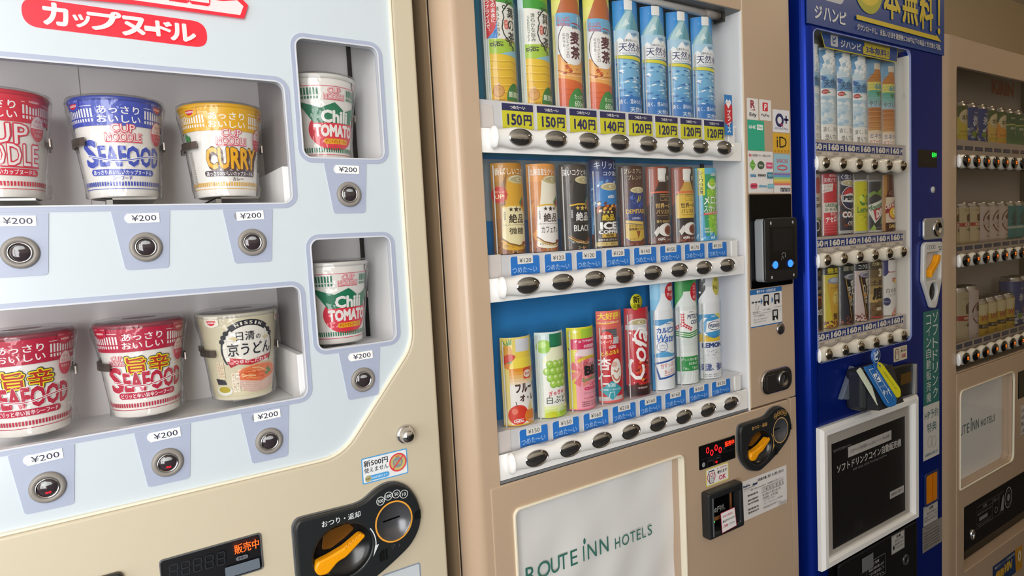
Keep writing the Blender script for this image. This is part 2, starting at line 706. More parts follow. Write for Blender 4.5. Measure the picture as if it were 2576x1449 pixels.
def nook(x0, x1, z0, z1, yb, side=None):
    b = MB()
    b.box(x0 - 0.002, x1 + 0.002, yb, yb + 0.01, z0 - 0.01, z1 + 0.01, BACK)
    b.box(x0 - 0.002, x1 + 0.002, 0.0125, yb, z0 - 0.012, z0, INW)
    b.box(x0 - 0.002, x1 + 0.002, 0.0125, yb, z1, z1 + 0.012, BACK)
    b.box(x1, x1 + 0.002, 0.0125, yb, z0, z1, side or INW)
    b.box(x0 - 0.002, x0, 0.0125, yb, z0, z1, INW)
    return b


b = nook(-0.5, 0.2185, 0.052, 0.31, 0.165, GREYW)
b.box(0.2085, 0.218, 0.02, 0.164, 0.052, 0.108, INW, 0.001)
for x in (-0.1935, -0.08, 0.0345, 0.149):
    b.box(x - 0.02, x - 0.014, 0.03, 0.15, 0.054, 0.07, STEEL).box(x - 0.02, x + 0.03, 0.03, 0.15, 0.068, 0.0705, STEEL)
b.box(-0.0, 0.0006, 0.1645, 0.1652, 0.052, 0.3, GREYP)
b.build('display_box', NM)
b = nook(-0.5, 0.2185, -0.2005, 0.037, 0.150, GREYW)
b.box(0.2085, 0.218, 0.02, 0.149, -0.2, -0.137, INW, 0.001)
for x in (-0.1935, -0.078, 0.0365, 0.149):
    b.box(x - 0.012, x + 0.012, 0.09, 0.14, -0.2, -0.1905, INW)
b.build('display_box', NM)
for z0, z1 in ((0.11, 0.36), (-0.1395, 0.095)):
    b = nook(0.2218, 0.3455, z0, z1, 0.122)
    b.box(0.262, 0.288, 0.08, 0.1, z0, z0 + 0.0062, INW)
    b.box(0.3405, 0.3455, 0.116, 0.1215, z0, z1, mat('black_gap_strip', '#141416', 0.85, bump=0.6, bscale=400))  # dark strip stands in for the dark gap beside the back panel
    b.build('display_box', NM)

# ---- price plates with their buttons
SPEC = [(-0.1795, 0.0526, 0.04, 0), (-0.067, 0.0526, 0.041, 0), (0.046, 0.0526, 0.0405, 0), (0.1595, 0.0526, 0.04, 0), (-0.066, -0.197, 0.04, 1), (0.047, -0.197, 0.04, 1), (0.16, -0.1965, 0.04, 0),
        (0.2855, 0.1102, 0.04, 0), (0.2865, -0.1394, 0.04, 0)]


def tagmesh(x, z, yb, tilt, peel):
    b = MB()
    A = Art(0.001)
    A.rect(-15.5, -5, 15.5, 5, '#f6f6f4')
    A.T('¥200', 0.6, 0, 24.5, 6.8, '#2b2f4a', 0.008)
    ca, sa = math.cos(math.radians(tilt)), math.sin(math.radians(tilt))
    b.plate([(x + p * ca - q * sa, z + p * sa + q * ca) for p, q in ((-0.0158, -0.0053), (0.0158, -0.0053), (0.0158, 0.0053), (-0.0158, 0.0053))], [], yb - 0.0006, yb, ink('#f6f6f4'))
    b.art(A, lambda p, q, o: (x + p * ca - q * sa, yb - 0.0006 - o, z + p * sa + q * ca), None, 0.00012)
    # the older rounded tag underneath peeps out at the left
    b.plate(rrect(x - 0.0185, z - 0.0052, x - 0.006, z + 0.005, 0.005), [], yb - 0.0004, yb, ink('#e9e9ea' if peel else '#8f8f96'))
    return b


for i, (x, z, dz, sold) in enumerate(SPEC):
    p = MB()
    p.plate(rpoly([(x - 0.029, z), (x + 0.0285, z), (x + 0.0225, z - 0.0652), (x - 0.0205, z - 0.0652)], [0.001, 0.001, 0.004, 0.004]), [], -0.0009, 0.0005, LAV)
    po = p.build('price_plate', NM)
    tagmesh(x + 0.0015, z - 0.0078, -0.001, (0.5, -1.5, 1, 2.5, 3, 2, 1, -1, 1)[i], i % 3 != 0).build('price_tag', po)
    zc = z - 0.0405
    r = MB()
    r.lathe([(0.0165, 0.0), (0.0165, 0.0025), (0.0152, 0.0042), (0.0118, 0.0048), (0.0108, 0.003)], GREYP, x + 0.001, -0.0006, zc, 40, 'y')
    r.lathe([(0.0108, 0.003), (0.0107, 0.0052), (0.0098, 0.0058), (0.0091, 0.0045)], CHROME, x + 0.001, -0.0006, zc, 40, 'y')
    r.build('button_ring', po)
    l = MB()
    l.lathe([(0.0093, 0.0036), (0.0075, 0.0046), (0.005, 0.0053), (0.0025, 0.0056), (0.0, 0.0057)], SMOKE, x + 0.001, -0.0006, zc, 32, 'y')
    A = Art(0.001)
    if sold:
        A.T('売切', 0.5, -4.6, 5.2, 2.4, glow('#ff1830', 2.2), 0.02)
    A.poly([(-5.0, 4.2), (-3.6, 6.2), (0, 7.2), (3.6, 6.2), (5.0, 4.2), (3.6, 3.3), (0, 2.9), (-3.6, 3.3)], mat('painted_lens_reflection', '#9fa3a6', 0.3))  # reflection at the top of the lens, painted as a grey patch
    l.art(A, lambda a, c, o: (x + 0.001 + a, -0.0006 - 0.0036 - 0.0021 * max(0, 1 - (a * a + c * c) / 0.0093 ** 2) - 0.0002 - o, zc + c), 0.001, 0.0001)
    l.build('button_lens', po)

# ---- red sign
b = MB()
A = Art(0.001)
pill = rpoly([(-38, 246.5), (127, 241.5), (127, 271.5), (-38, 272.5)], 15, 8)
A.poly(rpoly([(-43, 243.5), (130, 241), (130, 270.5), (-43, 273)], 15.5, 8), LOGO)
for ch, x0, x1, z0, z1 in (('カ', -26, -3, 247, 271), ('ッ', 0, 16, 248, 262), ('プ', 13, 45, 247, 269), ('ヌ', 44, 67, 244.5, 266.5), ('ー', 66, 78, 252, 258), ('ド', 77, 94, 247.5, 265), ('ル', 91, 118, 244.5, 265)):
    A.T(ch, (x0 + x1) / 2, (z0 + z1) / 2, x1 - x0, z1 - z0, LOGOW, 0.042, res=4)
A.poly([(-45, 274.5), (60, 279), (172, 279.5), (178, 296), (168, 306), (150, 380), (-60, 380)], LOGO)
A.poly([(50, 283.5), (168, 283), (172.5, 294), (166, 300), (150, 296.5), (136, 296.5), (120, 303), (100, 300), (70, 290)], LOGOW)
A.outl('NOODLE', 40, 325, 190, 70, LOGOW, LOGO, 0.05, 0.02, res=4)
A.outl('CUP', 40, 405, 100, 55, LOGOW, LOGO, 0.05, 0.02, res=4)
b.flat(A, -0.0003, 0, 0, 0.00015)
b.build('sign_lettering', NM)

# ---- coin panel
cp = [(0.18, -0.352), (0.186, -0.3435), (0.196, -0.3435), (0.262, -0.3455), (0.275, -0.3425), (0.288, -0.334), (0.303, -0.3285), (0.318, -0.3285), (0.336, -0.338), (0.349, -0.357), (0.355, -0.382), (0.35, -0.404), (0.336, -0.423), (0.312, -0.437), (0.288, -0.449), (0.255, -0.4625), (0.215, -0.464), (0.186, -0.445), (0.18, -0.425)]
CP = rpoly(cp, 0.012, 3)


def coin_panel(root, pts, lever_c, coin_c, lettering, ringcol, scale=1.0):
    """black panel with the return lever in a round well and the coin slot in a ringed dish"""
    lx, lz = lever_c
    cx, cz = coin_c
    y = root_y
    b = MB()
    hole1, hole2 = ell(lx, lz, 0.0395 * scale, 0.036 * scale, 40), ell(cx, cz, 0.025 * scale, 0.0265 * scale, 40)
    b.plate(pts, [hole1, hole2], y - 0.012, y + 0.001, mat('charcoal_enamel', '#232527', 0.35), 0.003, 3)
    b.plate([(px + (px - (lx + cx) / 2) * 0.02, pz + (pz - (lz + cz) / 2) * 0.02) for px, pz in pts], [hole1, hole2], y - 0.004, y + 0.0005, mat('grey_rim', '#5d6064', 0.3))
    A = Art(0.001)
    A.ring(cx * 1000, cz * 1000, 26.5 * scale, 2.2 * scale, ringcol, 28 * scale, 48)
    b.flat(A, y - 0.012)
    b.flat(lettering, y - 0.0121)
    o = b.build('coin_panel', root)
    w_ = MB()
    w_.lathe([(0.0395 * scale, 0.011), (0.035 * scale, 0.0015), (0.0, 0.001)], mat('black_well', '#141517', 0.25), lx, y, lz, 40, 'y', ez=0.912)
    w_.plate(rpoly([(lx - 0.026 * scale, lz + 0.006 * scale), (lx - 0.022 * scale, lz + 0.028 * scale), (lx + 0.012 * scale, lz + 0.032 * scale), (lx + 0.02 * scale, lz + 0.022 * scale), (lx + 0.006 * scale, lz + 0.013 * scale), (lx - 0.014 * scale, lz + 0.004 * scale)], 0.004), [], y - 0.0025, y - 0.0005, mat('amber_plate', '#5b3a12', 0.25), 0.001)
    w_.build('lever_well', o)
    c_ = MB()
    c_.lathe([(0.0252 * scale, 0.0118), (0.0235 * scale, 0.0108), (0.017 * scale, 0.0025), (0.0, 0.0015)], mat('dished_grey', '#55565a', 0.25, 0.4), cx, y, cz, 40, 'y', ez=1.06)
    c_.plate([(cx - 0.0125 * scale, cz - 0.0018), (cx + 0.0125 * scale, cz - 0.0002), (cx + 0.0125 * scale, cz + 0.0016), (cx - 0.0125 * scale, cz + 0.0002)], [], y - 0.0026, y - 0.0005, BLACKG)
    c_.build('coin_slot', o)
    v = MB()
    sc = scale
    ax, az = lx - 0.0275 * sc, lz - 0.010 * sc
    tip = (lx + 0.031 * sc, lz + 0.0135 * sc)
    body = [(ax - 0.0095 * sc, az + 0.008 * sc), (ax - 0.013 * sc, az - 0.002 * sc), (ax - 0.008 * sc, az - 0.011 * sc), (ax + 0.004 * sc, az - 0.012 * sc), (ax + 0.011 * sc, az - 0.006 * sc), (ax + 0.018 * sc, az + 0.0 * sc), (lx + 0.0015 * sc, lz - 0.0075 * sc), tip, (tip[0] - 0.007 * sc, tip[1] + 0.0055 * sc), (lx + 0.0 * sc, lz + 0.0065 * sc), (ax + 0.008 * sc, az + 0.011 * sc)]
    v.plate(rpoly(body, 0.0045 * sc, 5), [], y - 0.017, y - 0.003, ORANGE, 0.003, 4)
    for k in range(5):
        q = 0.55 + 0.09 * k
        mx, mz = ax + (tip[0] - 0.004 - ax) * q, az + (tip[1] + 0.003 - az) * q + 0.0035 * sc
        v.tube([(mx - 0.002 * sc, y - 0.0172, mz - 0.003 * sc), (mx + 0.0012 * sc, y - 0.0172, mz + 0.0022 * sc)], 0.0009 * sc, ORANGE)
    for k, (dx, dz) in enumerate(((0, 0), (0, .0025), (0, .005), (.003, 0), (.003, .005), (.008, .004), (.011, .005), (.011, .002), (.014, .006), (.018, .009), (.021, .008), (.021, .0115))):
        v.lathe([(0.0006, 0.0), (0.0004, 0.0005), (0, 0.0006)], ORANGE, ax - 0.004 * sc + dx * sc, y - 0.017, az - 0.002 * sc + dz * sc, 8, 'y')
    v.build('return_lever', o)
    return o


def picto(A, x, z, s, c):
    A.rects([(x - 4 * s, z - 5 * s, x - 1.6 * s, z + 2 * s), (x - 0.6 * s, z - 5 * s, x + 1.2 * s, z + 1 * s), (x + 2.4 * s, z - 5 * s, x + 4 * s, z + 6 * s), (x - 4 * s, z + 2 * s, x + 1.2 * s, z + 3.4 * s), (x - 1.5 * s, z + 3.2 * s, x + 1.0 * s, z + 5.4 * s)], c)


def coin_lettering(lx, lz, cx, cz, tx, tz, sc, c1, coins):
    A = Art(0.001)
    A.T('おつり・返却', tx, tz, 52 * sc, 8.5 * sc, c1, 0.015)
    for (x, z, n) in coins:
        A.ring(x, z, 5.6 * sc, 0.9 * sc, c1, n=24)
        A.T(n, x, z, (8.2 if len(n) == 3 else 6) * sc, 4.6 * sc, c1, 0.02)
    e = ell(lx, lz, 44 * sc, 40 * sc, 20, 32, -28)
    A.line(e[:15], 1.5 * sc, c1)
    A.poly([(lx + 42.5 * sc, lz - 4 * sc), (lx + 48 * sc, lz - 4 * sc), (lx + 39 * sc, lz - 19 * sc)], c1)
    picto(A, cx + 35 * sc, cz - 0 * sc, 1.2 * sc, '#0c0c0d')
    picto(A, lx + 53 * sc, lz - 22 * sc, 1.4 * sc, '#0c0c0d')
    for k, (dx, dz) in enumerate(((0, 0), (2, 1), (0, 4), (4, 3), (3, 5), (9, 0), (11, 1), (11, 3))):
        A.el(cx - 6 * sc + dx * sc, cz - 36 * sc + dz * sc, 0.55 * sc, '#6f7275', n=8)
    return A


root_y = -0.004
L = coin_lettering(240, -401, 312, -381, 240, -356.5, 1.0, '#d9dfe0', ((295, -347, '500'), (306.5, -343, '100'), (318, -343, '50'), (329, -346, '10')))
coin_panel(NM, CP, (0.240, -0.4005), (0.3125, -0.381), L, '#e8a23c')

# ---- key lock, notice, money display, note slot
b = MB()
b.lathe([(0.0128, 0), (0.0128, 0.004), (0.0118, 0.0055), (0.0105, 0.0058), (0.0102, 0.012), (0.009, 0.0165), (0.006, 0.019), (0, 0.0198)], CHROME, 0.341, -0.004, -0.266, 40, 'y')
b.box(0.3385, 0.3435, -0.0245, -0.022, -0.268, -0.264, BLACK, 0.0005)
b.build('key_lock', NM)
A = Art(0.001)
A.rr(276, -323, 343, -287, 2, '#4aa3e0').rr(277.5, -321.5, 341.5, -288.5, 1.2, '#e9ecee')
A.T('新500円', 296.5, -295.5, 35, 9, '#2a2c33', 0.02).T('使えません', 296.5, -304.8, 35, 7, '#2a2c33', 0.012)
A.el(328, -303.5, 11.5, '#c8b977').el(328, -303.5, 7.5, '#8c9296').T('500', 328, -304, 10, 6, '#c8b977', 0.02).T('NEW', 328, -295, 6, 2.2, '#e0602f', 0.02)
A.ring(328, -303.5, 12, 2.0, '#e2474e').line([(320, -311.5), (336, -295.5)], 1.8, '#e2474e')
A.rr(281, -319.5, 314, -312.5, 3.4, '#4aa3e0').T('旧500円使えます', 299.5, -316, 25, 3.6, '#e9f2f8').el(283.5, -316, 4.4, '#b5ad7c').T('500', 283.5, -316, 6, 3, '#6f6b4c', 0.02)
MB().flat(A, -0.0043).build('notice_sticker', NM)
A = Art(0.001)
DG = '#1c1f24'
A.rrect = None
A.rr(30.5, -394.5, 140.5, -349.3, 3, '#0d0e12')
for i in range(5):
    x = 39 + 12.6 * i
    for q in ([(x + 1, -358), (x + 8.5, -358)], [(x + 0.6, -365.5), (x + 8, -365.5)], [(x + 0.2, -373), (x + 7.6, -373)], [(x + 0.6, -358.6), (x + 0.3, -365)], [(x + 9, -358.6), (x + 8.6, -365)], [(x + 0.2, -366), (x, -372.5)], [(x + 8.4, -366), (x + 8, -372.5)]):
        A.line(q, 1.3, '#262a30')
A.T('販売中', 123.5, -359.5, 28.5, 12, glow('#ff5a1c', 2.6), 0.012)
A.rr(110, -374, 124, -369, 2.4, '#6d7178').T('準備中', 117, -371.5, 10, 3, '#16181c', 0.01)
A.rr(97, -391, 136.5, -378, 1, '#66707c')
b = MB()
b.plate(rrect(0.0295, -0.3955, 0.1415, -0.3485, 0.004), [rrect(0.0312, -0.394, 0.1398, -0.35, 0.003)], -0.007, -0.003, mat('grey_rim', '#5d6064', 0.3), 0.001)
b.plate(rrect(0.030, -0.395, 0.141, -0.349, 0.003), [], -0.0052, -0.0035, BLACKG)
b.flat(A, -0.0053)
b.build('money_display', NM)
b = MB()
b.plate(rrect(-0.09, -0.43, -0.0065, -0.3475, 0.006), [rrect(-0.08, -0.42, -0.014, -0.358, 0.003)], -0.012, -0.003, mat('charcoal_enamel', '#232527', 0.35), 0.003)
b.box(-0.08, -0.014, -0.003, -0.001, -0.42, -0.358, BLACKG)
b.build('note_slot', NM)
A = Art(0.001)
A.rr(293, -492, 352, -457, 4, '#8b97a8').rr(295, -490, 350, -459, 3, '#c9d0d6')
MB().flat(A, -0.0043).build('lower_sticker', NM)

# ================================================================ noodle cups
CUPW = mat('cup_paper', '#eeebe6', 0.35)
RB, RT, HC = 35.0, 48.5, 113.0


def cupmap(x, z, o):
    r = (RB + (RT - RB) * z * 1000 / HC) / 1000 + o
    t = x / 0.042
    return (r * math.sin(t), -r * math.cos(t), z)


def nissin_tab(A, x, z, tint):
    A.poly([(x - 9, z + 7)] + [(x - 9 + 18 * i / 10, z - 4 - 3 * math.sin(PI * i / 10)) for i in range(11)] + [(x + 9, z + 7)], tint)
    A.poly([(x - 6, z + 1.5)] + [(x - 6 * math.cos(PI * i / 10), z + 1.5 - 6 * math.sin(PI * i / 10)) for i in range(1, 10)] + [(x + 6, z + 1.5)], '#d6273c')
    A.T('NISSIN', x, z - 0.8, 10.5, 2.4, '#f7eded', 0.03)
    A.T('コチラヘ', x - 5.5, z + 4, 7, 1.6, '#f2f2f2' if tint[1] < 'c' else '#3c3c3c').T('ハガス', x + 5.5, z + 4, 6, 1.6, '#f2f2f2' if tint[1] < 'c' else '#3c3c3c')


def ticks(A, x0, x1, z0, z1, c, n, fill=0.55):
    st = (x1 - x0) / n
    A.rects([(x0 + st * i, z0, x0 + st * (i + fill), z1) for i in range(n)], c)


def noodle_logo(A, cx, z, w_):
    """two-line red logo with pale centres"""
    A.outl('CUP', cx, z + w_ * 0.215, w_ * 0.62, w_ * 0.24, '#f3dfe0', '#dc3d58', 0.055, 0.0)
    A.outl('NOODLE', cx, z - w_ * 0.06, w_ * 0.98, w_ * 0.25, '#f3dfe0', '#dc3d58', 0.055, 0.0)
    A.rect(cx - w_ * 0.5, z - w_ * 0.215, cx + w_ * 0.5, z - w_ * 0.19, '#dc3d58')


def cup_band(A, c, txt2=True):
    A.rect(-131, 80.5, 131, 109, c)
    A.rect(-131, 102.2, 131, 102.8, '#f0efee')
    ticks(A, -78, -23, 90, 99.5, '#f0efee', 16)
    ticks(A, -78, -23, 85, 88.4, '#f0efee', 16)
    ticks(A, 25, 78, 90, 99.5, '#f0efee', 16)
    ticks(A, 25, 78, 85, 88.4, '#f0efee', 16)
    A.rect(-24, 80.5, 24, 110, c)
    A.T('あっさり', 0, 98, 39, 8.6, '#f6f5f4', 0.018).T('おいしい', 0, 88, 41, 8.6, '#f6f5f4', 0.018)


def cup_foot(A, c):
    ticks(A, -131, 131, 13, 18, c, 78)
    A.rect(-131, 9.6, 131, 10.3, c)


def badge(A, x, z, t1, t2):
    A.el(x, z, 9, '#d9485f', 14).el(x, z, 8.2, '#ecd9d8', 13.2)
    A.poly(ell(x, z, 8.2, 13.2, 20, 180, 360), '#d9485f')
    A.T(t1[0], x, z + 7.5, 8, 3.2, '#d9485f', 0.01).T(t1[1], x, z + 2.8, 12, 3.4, '#d9485f', 0.01)
    A.T(t2[0], x, z - 3, 12, 3.4, '#f0e4e3', 0.01)
    if t2[1]:
        A.T(t2[1], x, z - 7.5, 9, 3.2, '#f0e4e3', 0.01)
    A.T('カップヌードル', x, z - 16.5, 13, 2.2, '#d9485f')


def seafood_word(A, c, z0, cx=2):
    A.outl('EAFOOD', cx + 9, z0 + 12, 72, 24, c, '#f1f0f2', 0.06, 0.042)
    A.outl('S', cx - 36, z0 + 15, 18, 32, c, '#f1f0f2', 0.05, 0.035)
    for dz, cc, wd in ((0, '#f3f2f4', 2.6), (0, c, 1.0)):
        A.line([(cx - 40 + 85 * i / 24, z0 + 10 + 3.2 * math.sin(i / 24 * 6.4 + 2.2)) for i in range(25)], wd, cc)


def art_seafood():
    A = Art(0.001)
    c = '#3d51b8'
    cup_band(A, c)
    A.outl('あっさり', 0, 98, 39, 8.6, '#f6f5f4', c, 0.02, 0.018)
    noodle_logo(A, 3, 70, 37)
    seafood_word(A, c, 34.5)
    A.rr(-38, 25, 37, 32, 3.4, c).T('あっさりおいしいカップヌードル', -0.5, 28.4, 69, 5.4, '#f4f4f6', 0.02)
    A.T('シーフード', -2, 21.8, 21, 4.6, c, 0.03)
    cup_foot(A, c)
    badge(A, 42, 75, ('低塩', 'さっぱり、'), ('しっかり', 'うまい'))
    nissin_tab(A, -46, 104, c)
    nissin_tab(A, 41, 104, c)
    return A


def art_curry():
    A = Art(0.001)
    c = '#e7ae1c'
    cup_band(A, c)
    noodle_logo(A, 4, 70, 36)
    A.T('CURRY', 7.5, 44.5, 71, 28, '#5a3b35', 0.07).outl('CURRY', 5, 47, 66, 27, '#efae17', '#5a3b35', 0.065, 0.035)
    A.rr(-33, 25, 37, 32, 3.4, '#4f3f48').T('あっさりおいしいカップヌードル', 2, 28.4, 64, 5.4, '#f4f4f6', 0.02)
    A.T('カレー', 10, 21.8, 15, 4.6, '#4f4048', 0.03)
    cup_foot(A, '#e9b64a')
    badge(A, 42, 72, ('低塩', 'さっぱり、'), ('しっかり', 'うまい'))
    for i in range(16):
        A.rect(-55, 16 + 2.6 * i, -49, 17.5 + 2.6 * i, '#b9b4b0')
    A.el(-54, 74, 2.6, '#3e8f54', 5).el(-49, 72, 2.4, '#3e8f54', 4)
    nissin_tab(A, -40, 104, c)
    nissin_tab(A, 47, 104, c)
    return A


def art_red():
    A = Art(0.001)
    c = '#d92f48'
    cup_band(A, c)
    A.outl('CUP', 2, 68, 55, 21, '#f4efee', '#dc3450', 0.05, 0.0).outl('NOODLE', 2, 46, 80, 23, '#f4efee', '#dc3450', 0.05, 0.0)
    A.rect(-40, 32.5, 44, 34, '#dc3450')
    A.rr(-38, 24, 42, 31.5, 3.6, c).T('あっさりおいしいカップヌードル', 2, 27.8, 74, 5.6, '#f4f4f6', 0.02)
    cup_foot(A, c)
    badge(A, 41, 76, ('低塩', 'さっぱり、'), ('しっかり', 'うまい'))
    nissin_tab(A, -46, 104, c)
    nissin_tab(A, 36, 104, c)
    return A


def art_umakara():
    A = Art(0.001)
    c = '#bd2c48'
    cup_band(A, c)
    noodle_logo(A, -29, 68.5, 22)
    A.T('旨辛', 4, 64, 50, 25, '#3a3b35', 0.085).T('旨辛', 4, 64, 48, 23, '#f1dc2a', 0.06).T('旨辛', 4, 64, 45, 20, '#b9382c', 0.02)
    seafood_word(A, '#bf2f47', 32, 2)
    A.rr(-34, 23.5, 35, 31, 3.6, c).T('ピリッと辛い旨辛シーフード', 0.5, 27.2, 63, 5.6, '#f6f0f0', 0.02)
    cup_foot(A, c)
    badge(A, 42, 76, ('旨み', '引き立つ'), ('昆布だし', ''))
    nissin_tab(A, -44, 104, c)
    nissin_tab(A, 41, 104, c)
    return A


def art_tomato():
    A = Art(0.001)
    g, r = '#1f7a58', '#e2364a'
    A.rect(-131, 97.2, 131, 97.9, '#dc4866')
    ticks(A, -76, -12, 86, 95, g, 17, 0.6)
    ticks(A, -76, -12, 81, 84.4, g, 17, 0.6)
    ticks(A, 25, 80, 86, 95, g, 15, 0.6)
    ticks(A, 25, 80, 81, 84.4, g, 15, 0.6)
    noodle_logo(A, 7, 86, 28)
    A.el(7, 40, 37, r, 26, n=48)
    A.poly([(-42, 79), (-12, 69), (7, 77), (22, 66), (50, 75), (36, 50), (-22, 50)], g)
    A.T('Chili', 8, 58.5, 40, 17, '#f2f0ec', 0.045)
    A.T('TOMATO', 9, 40, 63, 16.5, '#f2f0ec', 0.06)
    A.rr(-10, 22.5, 30, 29.5, 3.4, '#eda81e').T('チリトマトヌードル', 10, 26, 35, 5, '#b8381e', 0.03)
    ticks(A, -131, 131, 11.5, 17.5, g, 72, 0.55)
    A.rect(-131, 8, 131, 8.8, '#dc4866')
    nissin_tab(A, -40, 105, '#dddad8')
    nissin_tab(A, 48, 105, '#dddad8')
    return A


def art_udon():
    A = Art(0.001)
    c = '#cfc7ab'
    A.rect(-131, 5, 131, 109, c)
    A.grad(-131, 5, 131, 45, '#d9d0b0', '#cfc7ab', 6)
    A.el(4, 66, 34, '#2b2b33', 36, n=48).el(4, 66, 31.5, '#ece8de', 33.5, n=48)
    A.rect(-31, 26, 42, 48, c)
    for x in (-22, -14, 24, 32):
        A.rect(x, 50, x + 0.6, 92, '#cfcac4')
    for z in (58, 68, 78):
        A.rect(-27, z, -12, z + 0.6, '#cfcac4').rect(22, z, 36, z + 0.6, '#cfcac4')
    A.line(ell(4, 66, 32.5, 35, 24, 130, 50), 7.5, '#2b2b33')
    for i, ch in enumerate('NISSIN'):
        a = math.radians(113 - 9.4 * i)
        A.T(ch, 4 + 32.5 * math.cos(a), 66 + 35 * math.sin(a), 2.2 if ch == 'I' else 4, 4.2, '#e9e4d6', 0.02, rot=math.degrees(a) - 90)
    for a in (30, 40, 140, 150, 160):
        A.el(4 + 33 * math.cos(math.radians(a)), 66 + 35 * math.sin(math.radians(a)), 3.2, '#2b2b33')
    A.T('日清', 0, 84, 21, 12, '#2b2b38', 0.015).T('の', 15, 81.5, 6, 6, '#2b2b38', 0.01)
    A.T('京うどん', 6, 67, 55, 17, '#2b2b38', 0.02)
    A.poly([(-18, 82), (-12, 84), (-8, 81), (-12, 78)], '#d8c898').poly([(20, 80), (26, 82), (30, 79), (25, 77)], '#d8c898')
    A.poly([(-24, 52), (-20, 44), (-12, 47), (-13, 52)], '#a8202e').poly([(-20, 57), (4, 52), (33, 57), (32, 50.5), (4, 45.5), (-20, 49)], '#c22a35')
    A.T('つゆのこだわり', 6, 51, 42, 5.6, '#f6eeee', 0.02)
    A.el(18, 33, 34, '#e2a57c', 13, n=36).el(18, 33, 32, '#e0764a', 11.5, n=36)
    for i in range(14):
        a = random.uniform(-0.9, 0.9)
        x, z = 18 + random.uniform(-23, 20), 33 + random.uniform(-6, 6)
        A.line([(x - 9, z - 3 * a), (x, z + 1.5), (x + 9, z + 3 * a)], 1.7, random.choice(('#f0c592', '#e79a66', '#d4582c', '#ecb27e')))
    for x, z in ((30, 36), (34, 33), (28, 31)):
        A.el(x, z, 3, '#3f8a52', 2)
    A.poly([(-14, 28), (-8, 14), (4, 9), (32, 9), (44, 14), (50, 30), (18, 22)], '#d8b9ab')
    for i in range(5):
        A.line([(-12 + i, 25 - 3 * i), (18, 20 - 2.6 * i), (48 - i, 26 - 3 * i)], 0.5, '#c3a091')
    A.poly([(-44, 30), (-30, 28), (-28, 22), (-42, 22)], '#34323c').el(-33, 14, 12, '#e4e6dc', 6.5).el(-33, 15.5, 9, '#b5a338', 4.2)
    for k, t in ((-36, '利尻昆布の'), (-31, '上品な旨み')):
        A.rr(k - 2.3, 30, k + 2.3, 52, 1, '#e8dcc0').V(t, k, 51, 3.6, '#9a5a2a')
    for k, t in ((-18, '爽やかな香り'), (-13, '山椒で華やぐ')):
        A.rr(k - 2.3, 12, k + 2.3, 37, 1, '#efe6d2').V(t, k, 36, 3.4, '#9a5a2a')
    nissin_tab(A, -36, 104, '#ece6d6')
    nissin_tab(A, 50, 104, '#ece6d6')
    return A


def make_cup(A, body, rimc, label, lidm, topgap=0):
    t = thing('noodle_cup', label, 'noodle cup')
    b = MB()
    n = 72
    b.lathe([(RB / 1000 - 0.003, 0.003), (RB / 1000 - 0.002, 0), (RB / 1000, 0.001)] + [((RB + (RT - 1.2 - RB) * h / HC) / 1000, h / 1000) for h in (2, 30, 60, 90, 108)], body, n=n)
    b.art(A, cupmap, 0.0021, 0.000018, 0.0001)
    b.build('cup', t, z=False)
    l = MB()
    l.lathe([((RT - 0.8) / 1000, 0.1075), (RT / 1000 + 0.0006, 0.109), (RT / 1000 + 0.0012, 0.1112), (RT / 1000 + 0.0004, 0.113), (RT / 1000 - 0.002, 0.1134)], rimc, n=n)
    l.lathe([(RT / 1000 - 0.002, 0.1134), (0.03, 0.1128), (0, 0.1126)], lidm, n=n)
    l.build('lid', t, z=False)
    f = MB()
    prof = []
    rng = random.Random(len(label))
    vs, fs = [], []
    zs = [0.001, 0.012, 0.03, 0.06, 0.085, 0.1, 0.108, 0.1145, 0.1165, 0.1165]
    ex = [0.0028, 0.0024, 0.0024, 0.0024, 0.0024, 0.0024, 0.0026, 0.0022, -0.004, -0.03]
    for j, (zz, e) in enumerate(zip(zs, ex)):
        for i in range(n):
            a = 2 * PI * i / n
            r = (RB + (RT - RB) * min(zz, 0.113) / 0.113) / 1000 + e
            wv = abs(math.sin(a * 9 + j)) * abs(math.sin(a * 4.3 + 2 * j))
            r += (0.0022 * wv if zz < 0.02 or 0.098 < zz < 0.113 else 0.0004 * wv)
            dx = 0.0
            if zz < 0.02 and abs(a - 0.15) < 0.14:
                r += 0.006 * (1 - abs(a - 0.15) / 0.14)
            vs.append((r * math.cos(a), r * math.sin(a), zz))
    for j in range(len(zs) - 1):
        for i in range(n):
            fs.append([j * n + i, j * n + (i + 1) % n, (j + 1) * n + (i + 1) % n, (j + 1) * n + i])
    f.add(vs, fs, FILM, True)
    f.build('wrapper', t, z=False)
    return t


LIDR = mat('foil_lid_red', '#8f5560', 0.35)
LIDG = mat('foil_lid_grey', '#8a8584', 0.35)
cup_red = make_cup(art_red(), CUPW, mat('rim_red', '#c92c44', 0.3), 'red topped noodle cup cut off by the picture edge, in the upper window', LIDR)
cup_sea = make_cup(art_seafood(), CUPW, mat('rim_blue', '#3346a0', 0.3), 'blue topped seafood noodle cup in the upper window', LIDR)
cup_cur = make_cup(art_curry(), CUPW, mat('rim_yellow', '#dca51c', 0.3), 'yellow topped curry noodle cup in the upper window', LIDR)
cup_uma = make_cup(art_umakara(), CUPW, mat('rim_crimson', '#8f4450', 0.3), 'crimson topped noodle cup with yellow outlined kanji, beside the beige udon cup', LIDR)
cup_um2 = copy_tree(cup_uma)
cup_um2['label'] = 'crimson topped noodle cup with yellow outlined kanji, cut off by the picture edge'
cup_udo = make_cup(art_udon(), mat('cup_beige', '#e6dfc8', 0.35), mat('rim_cream', '#b9b4a6', 0.3), 'beige udon cup with a noodle bowl picture, in the lower window', LIDG)
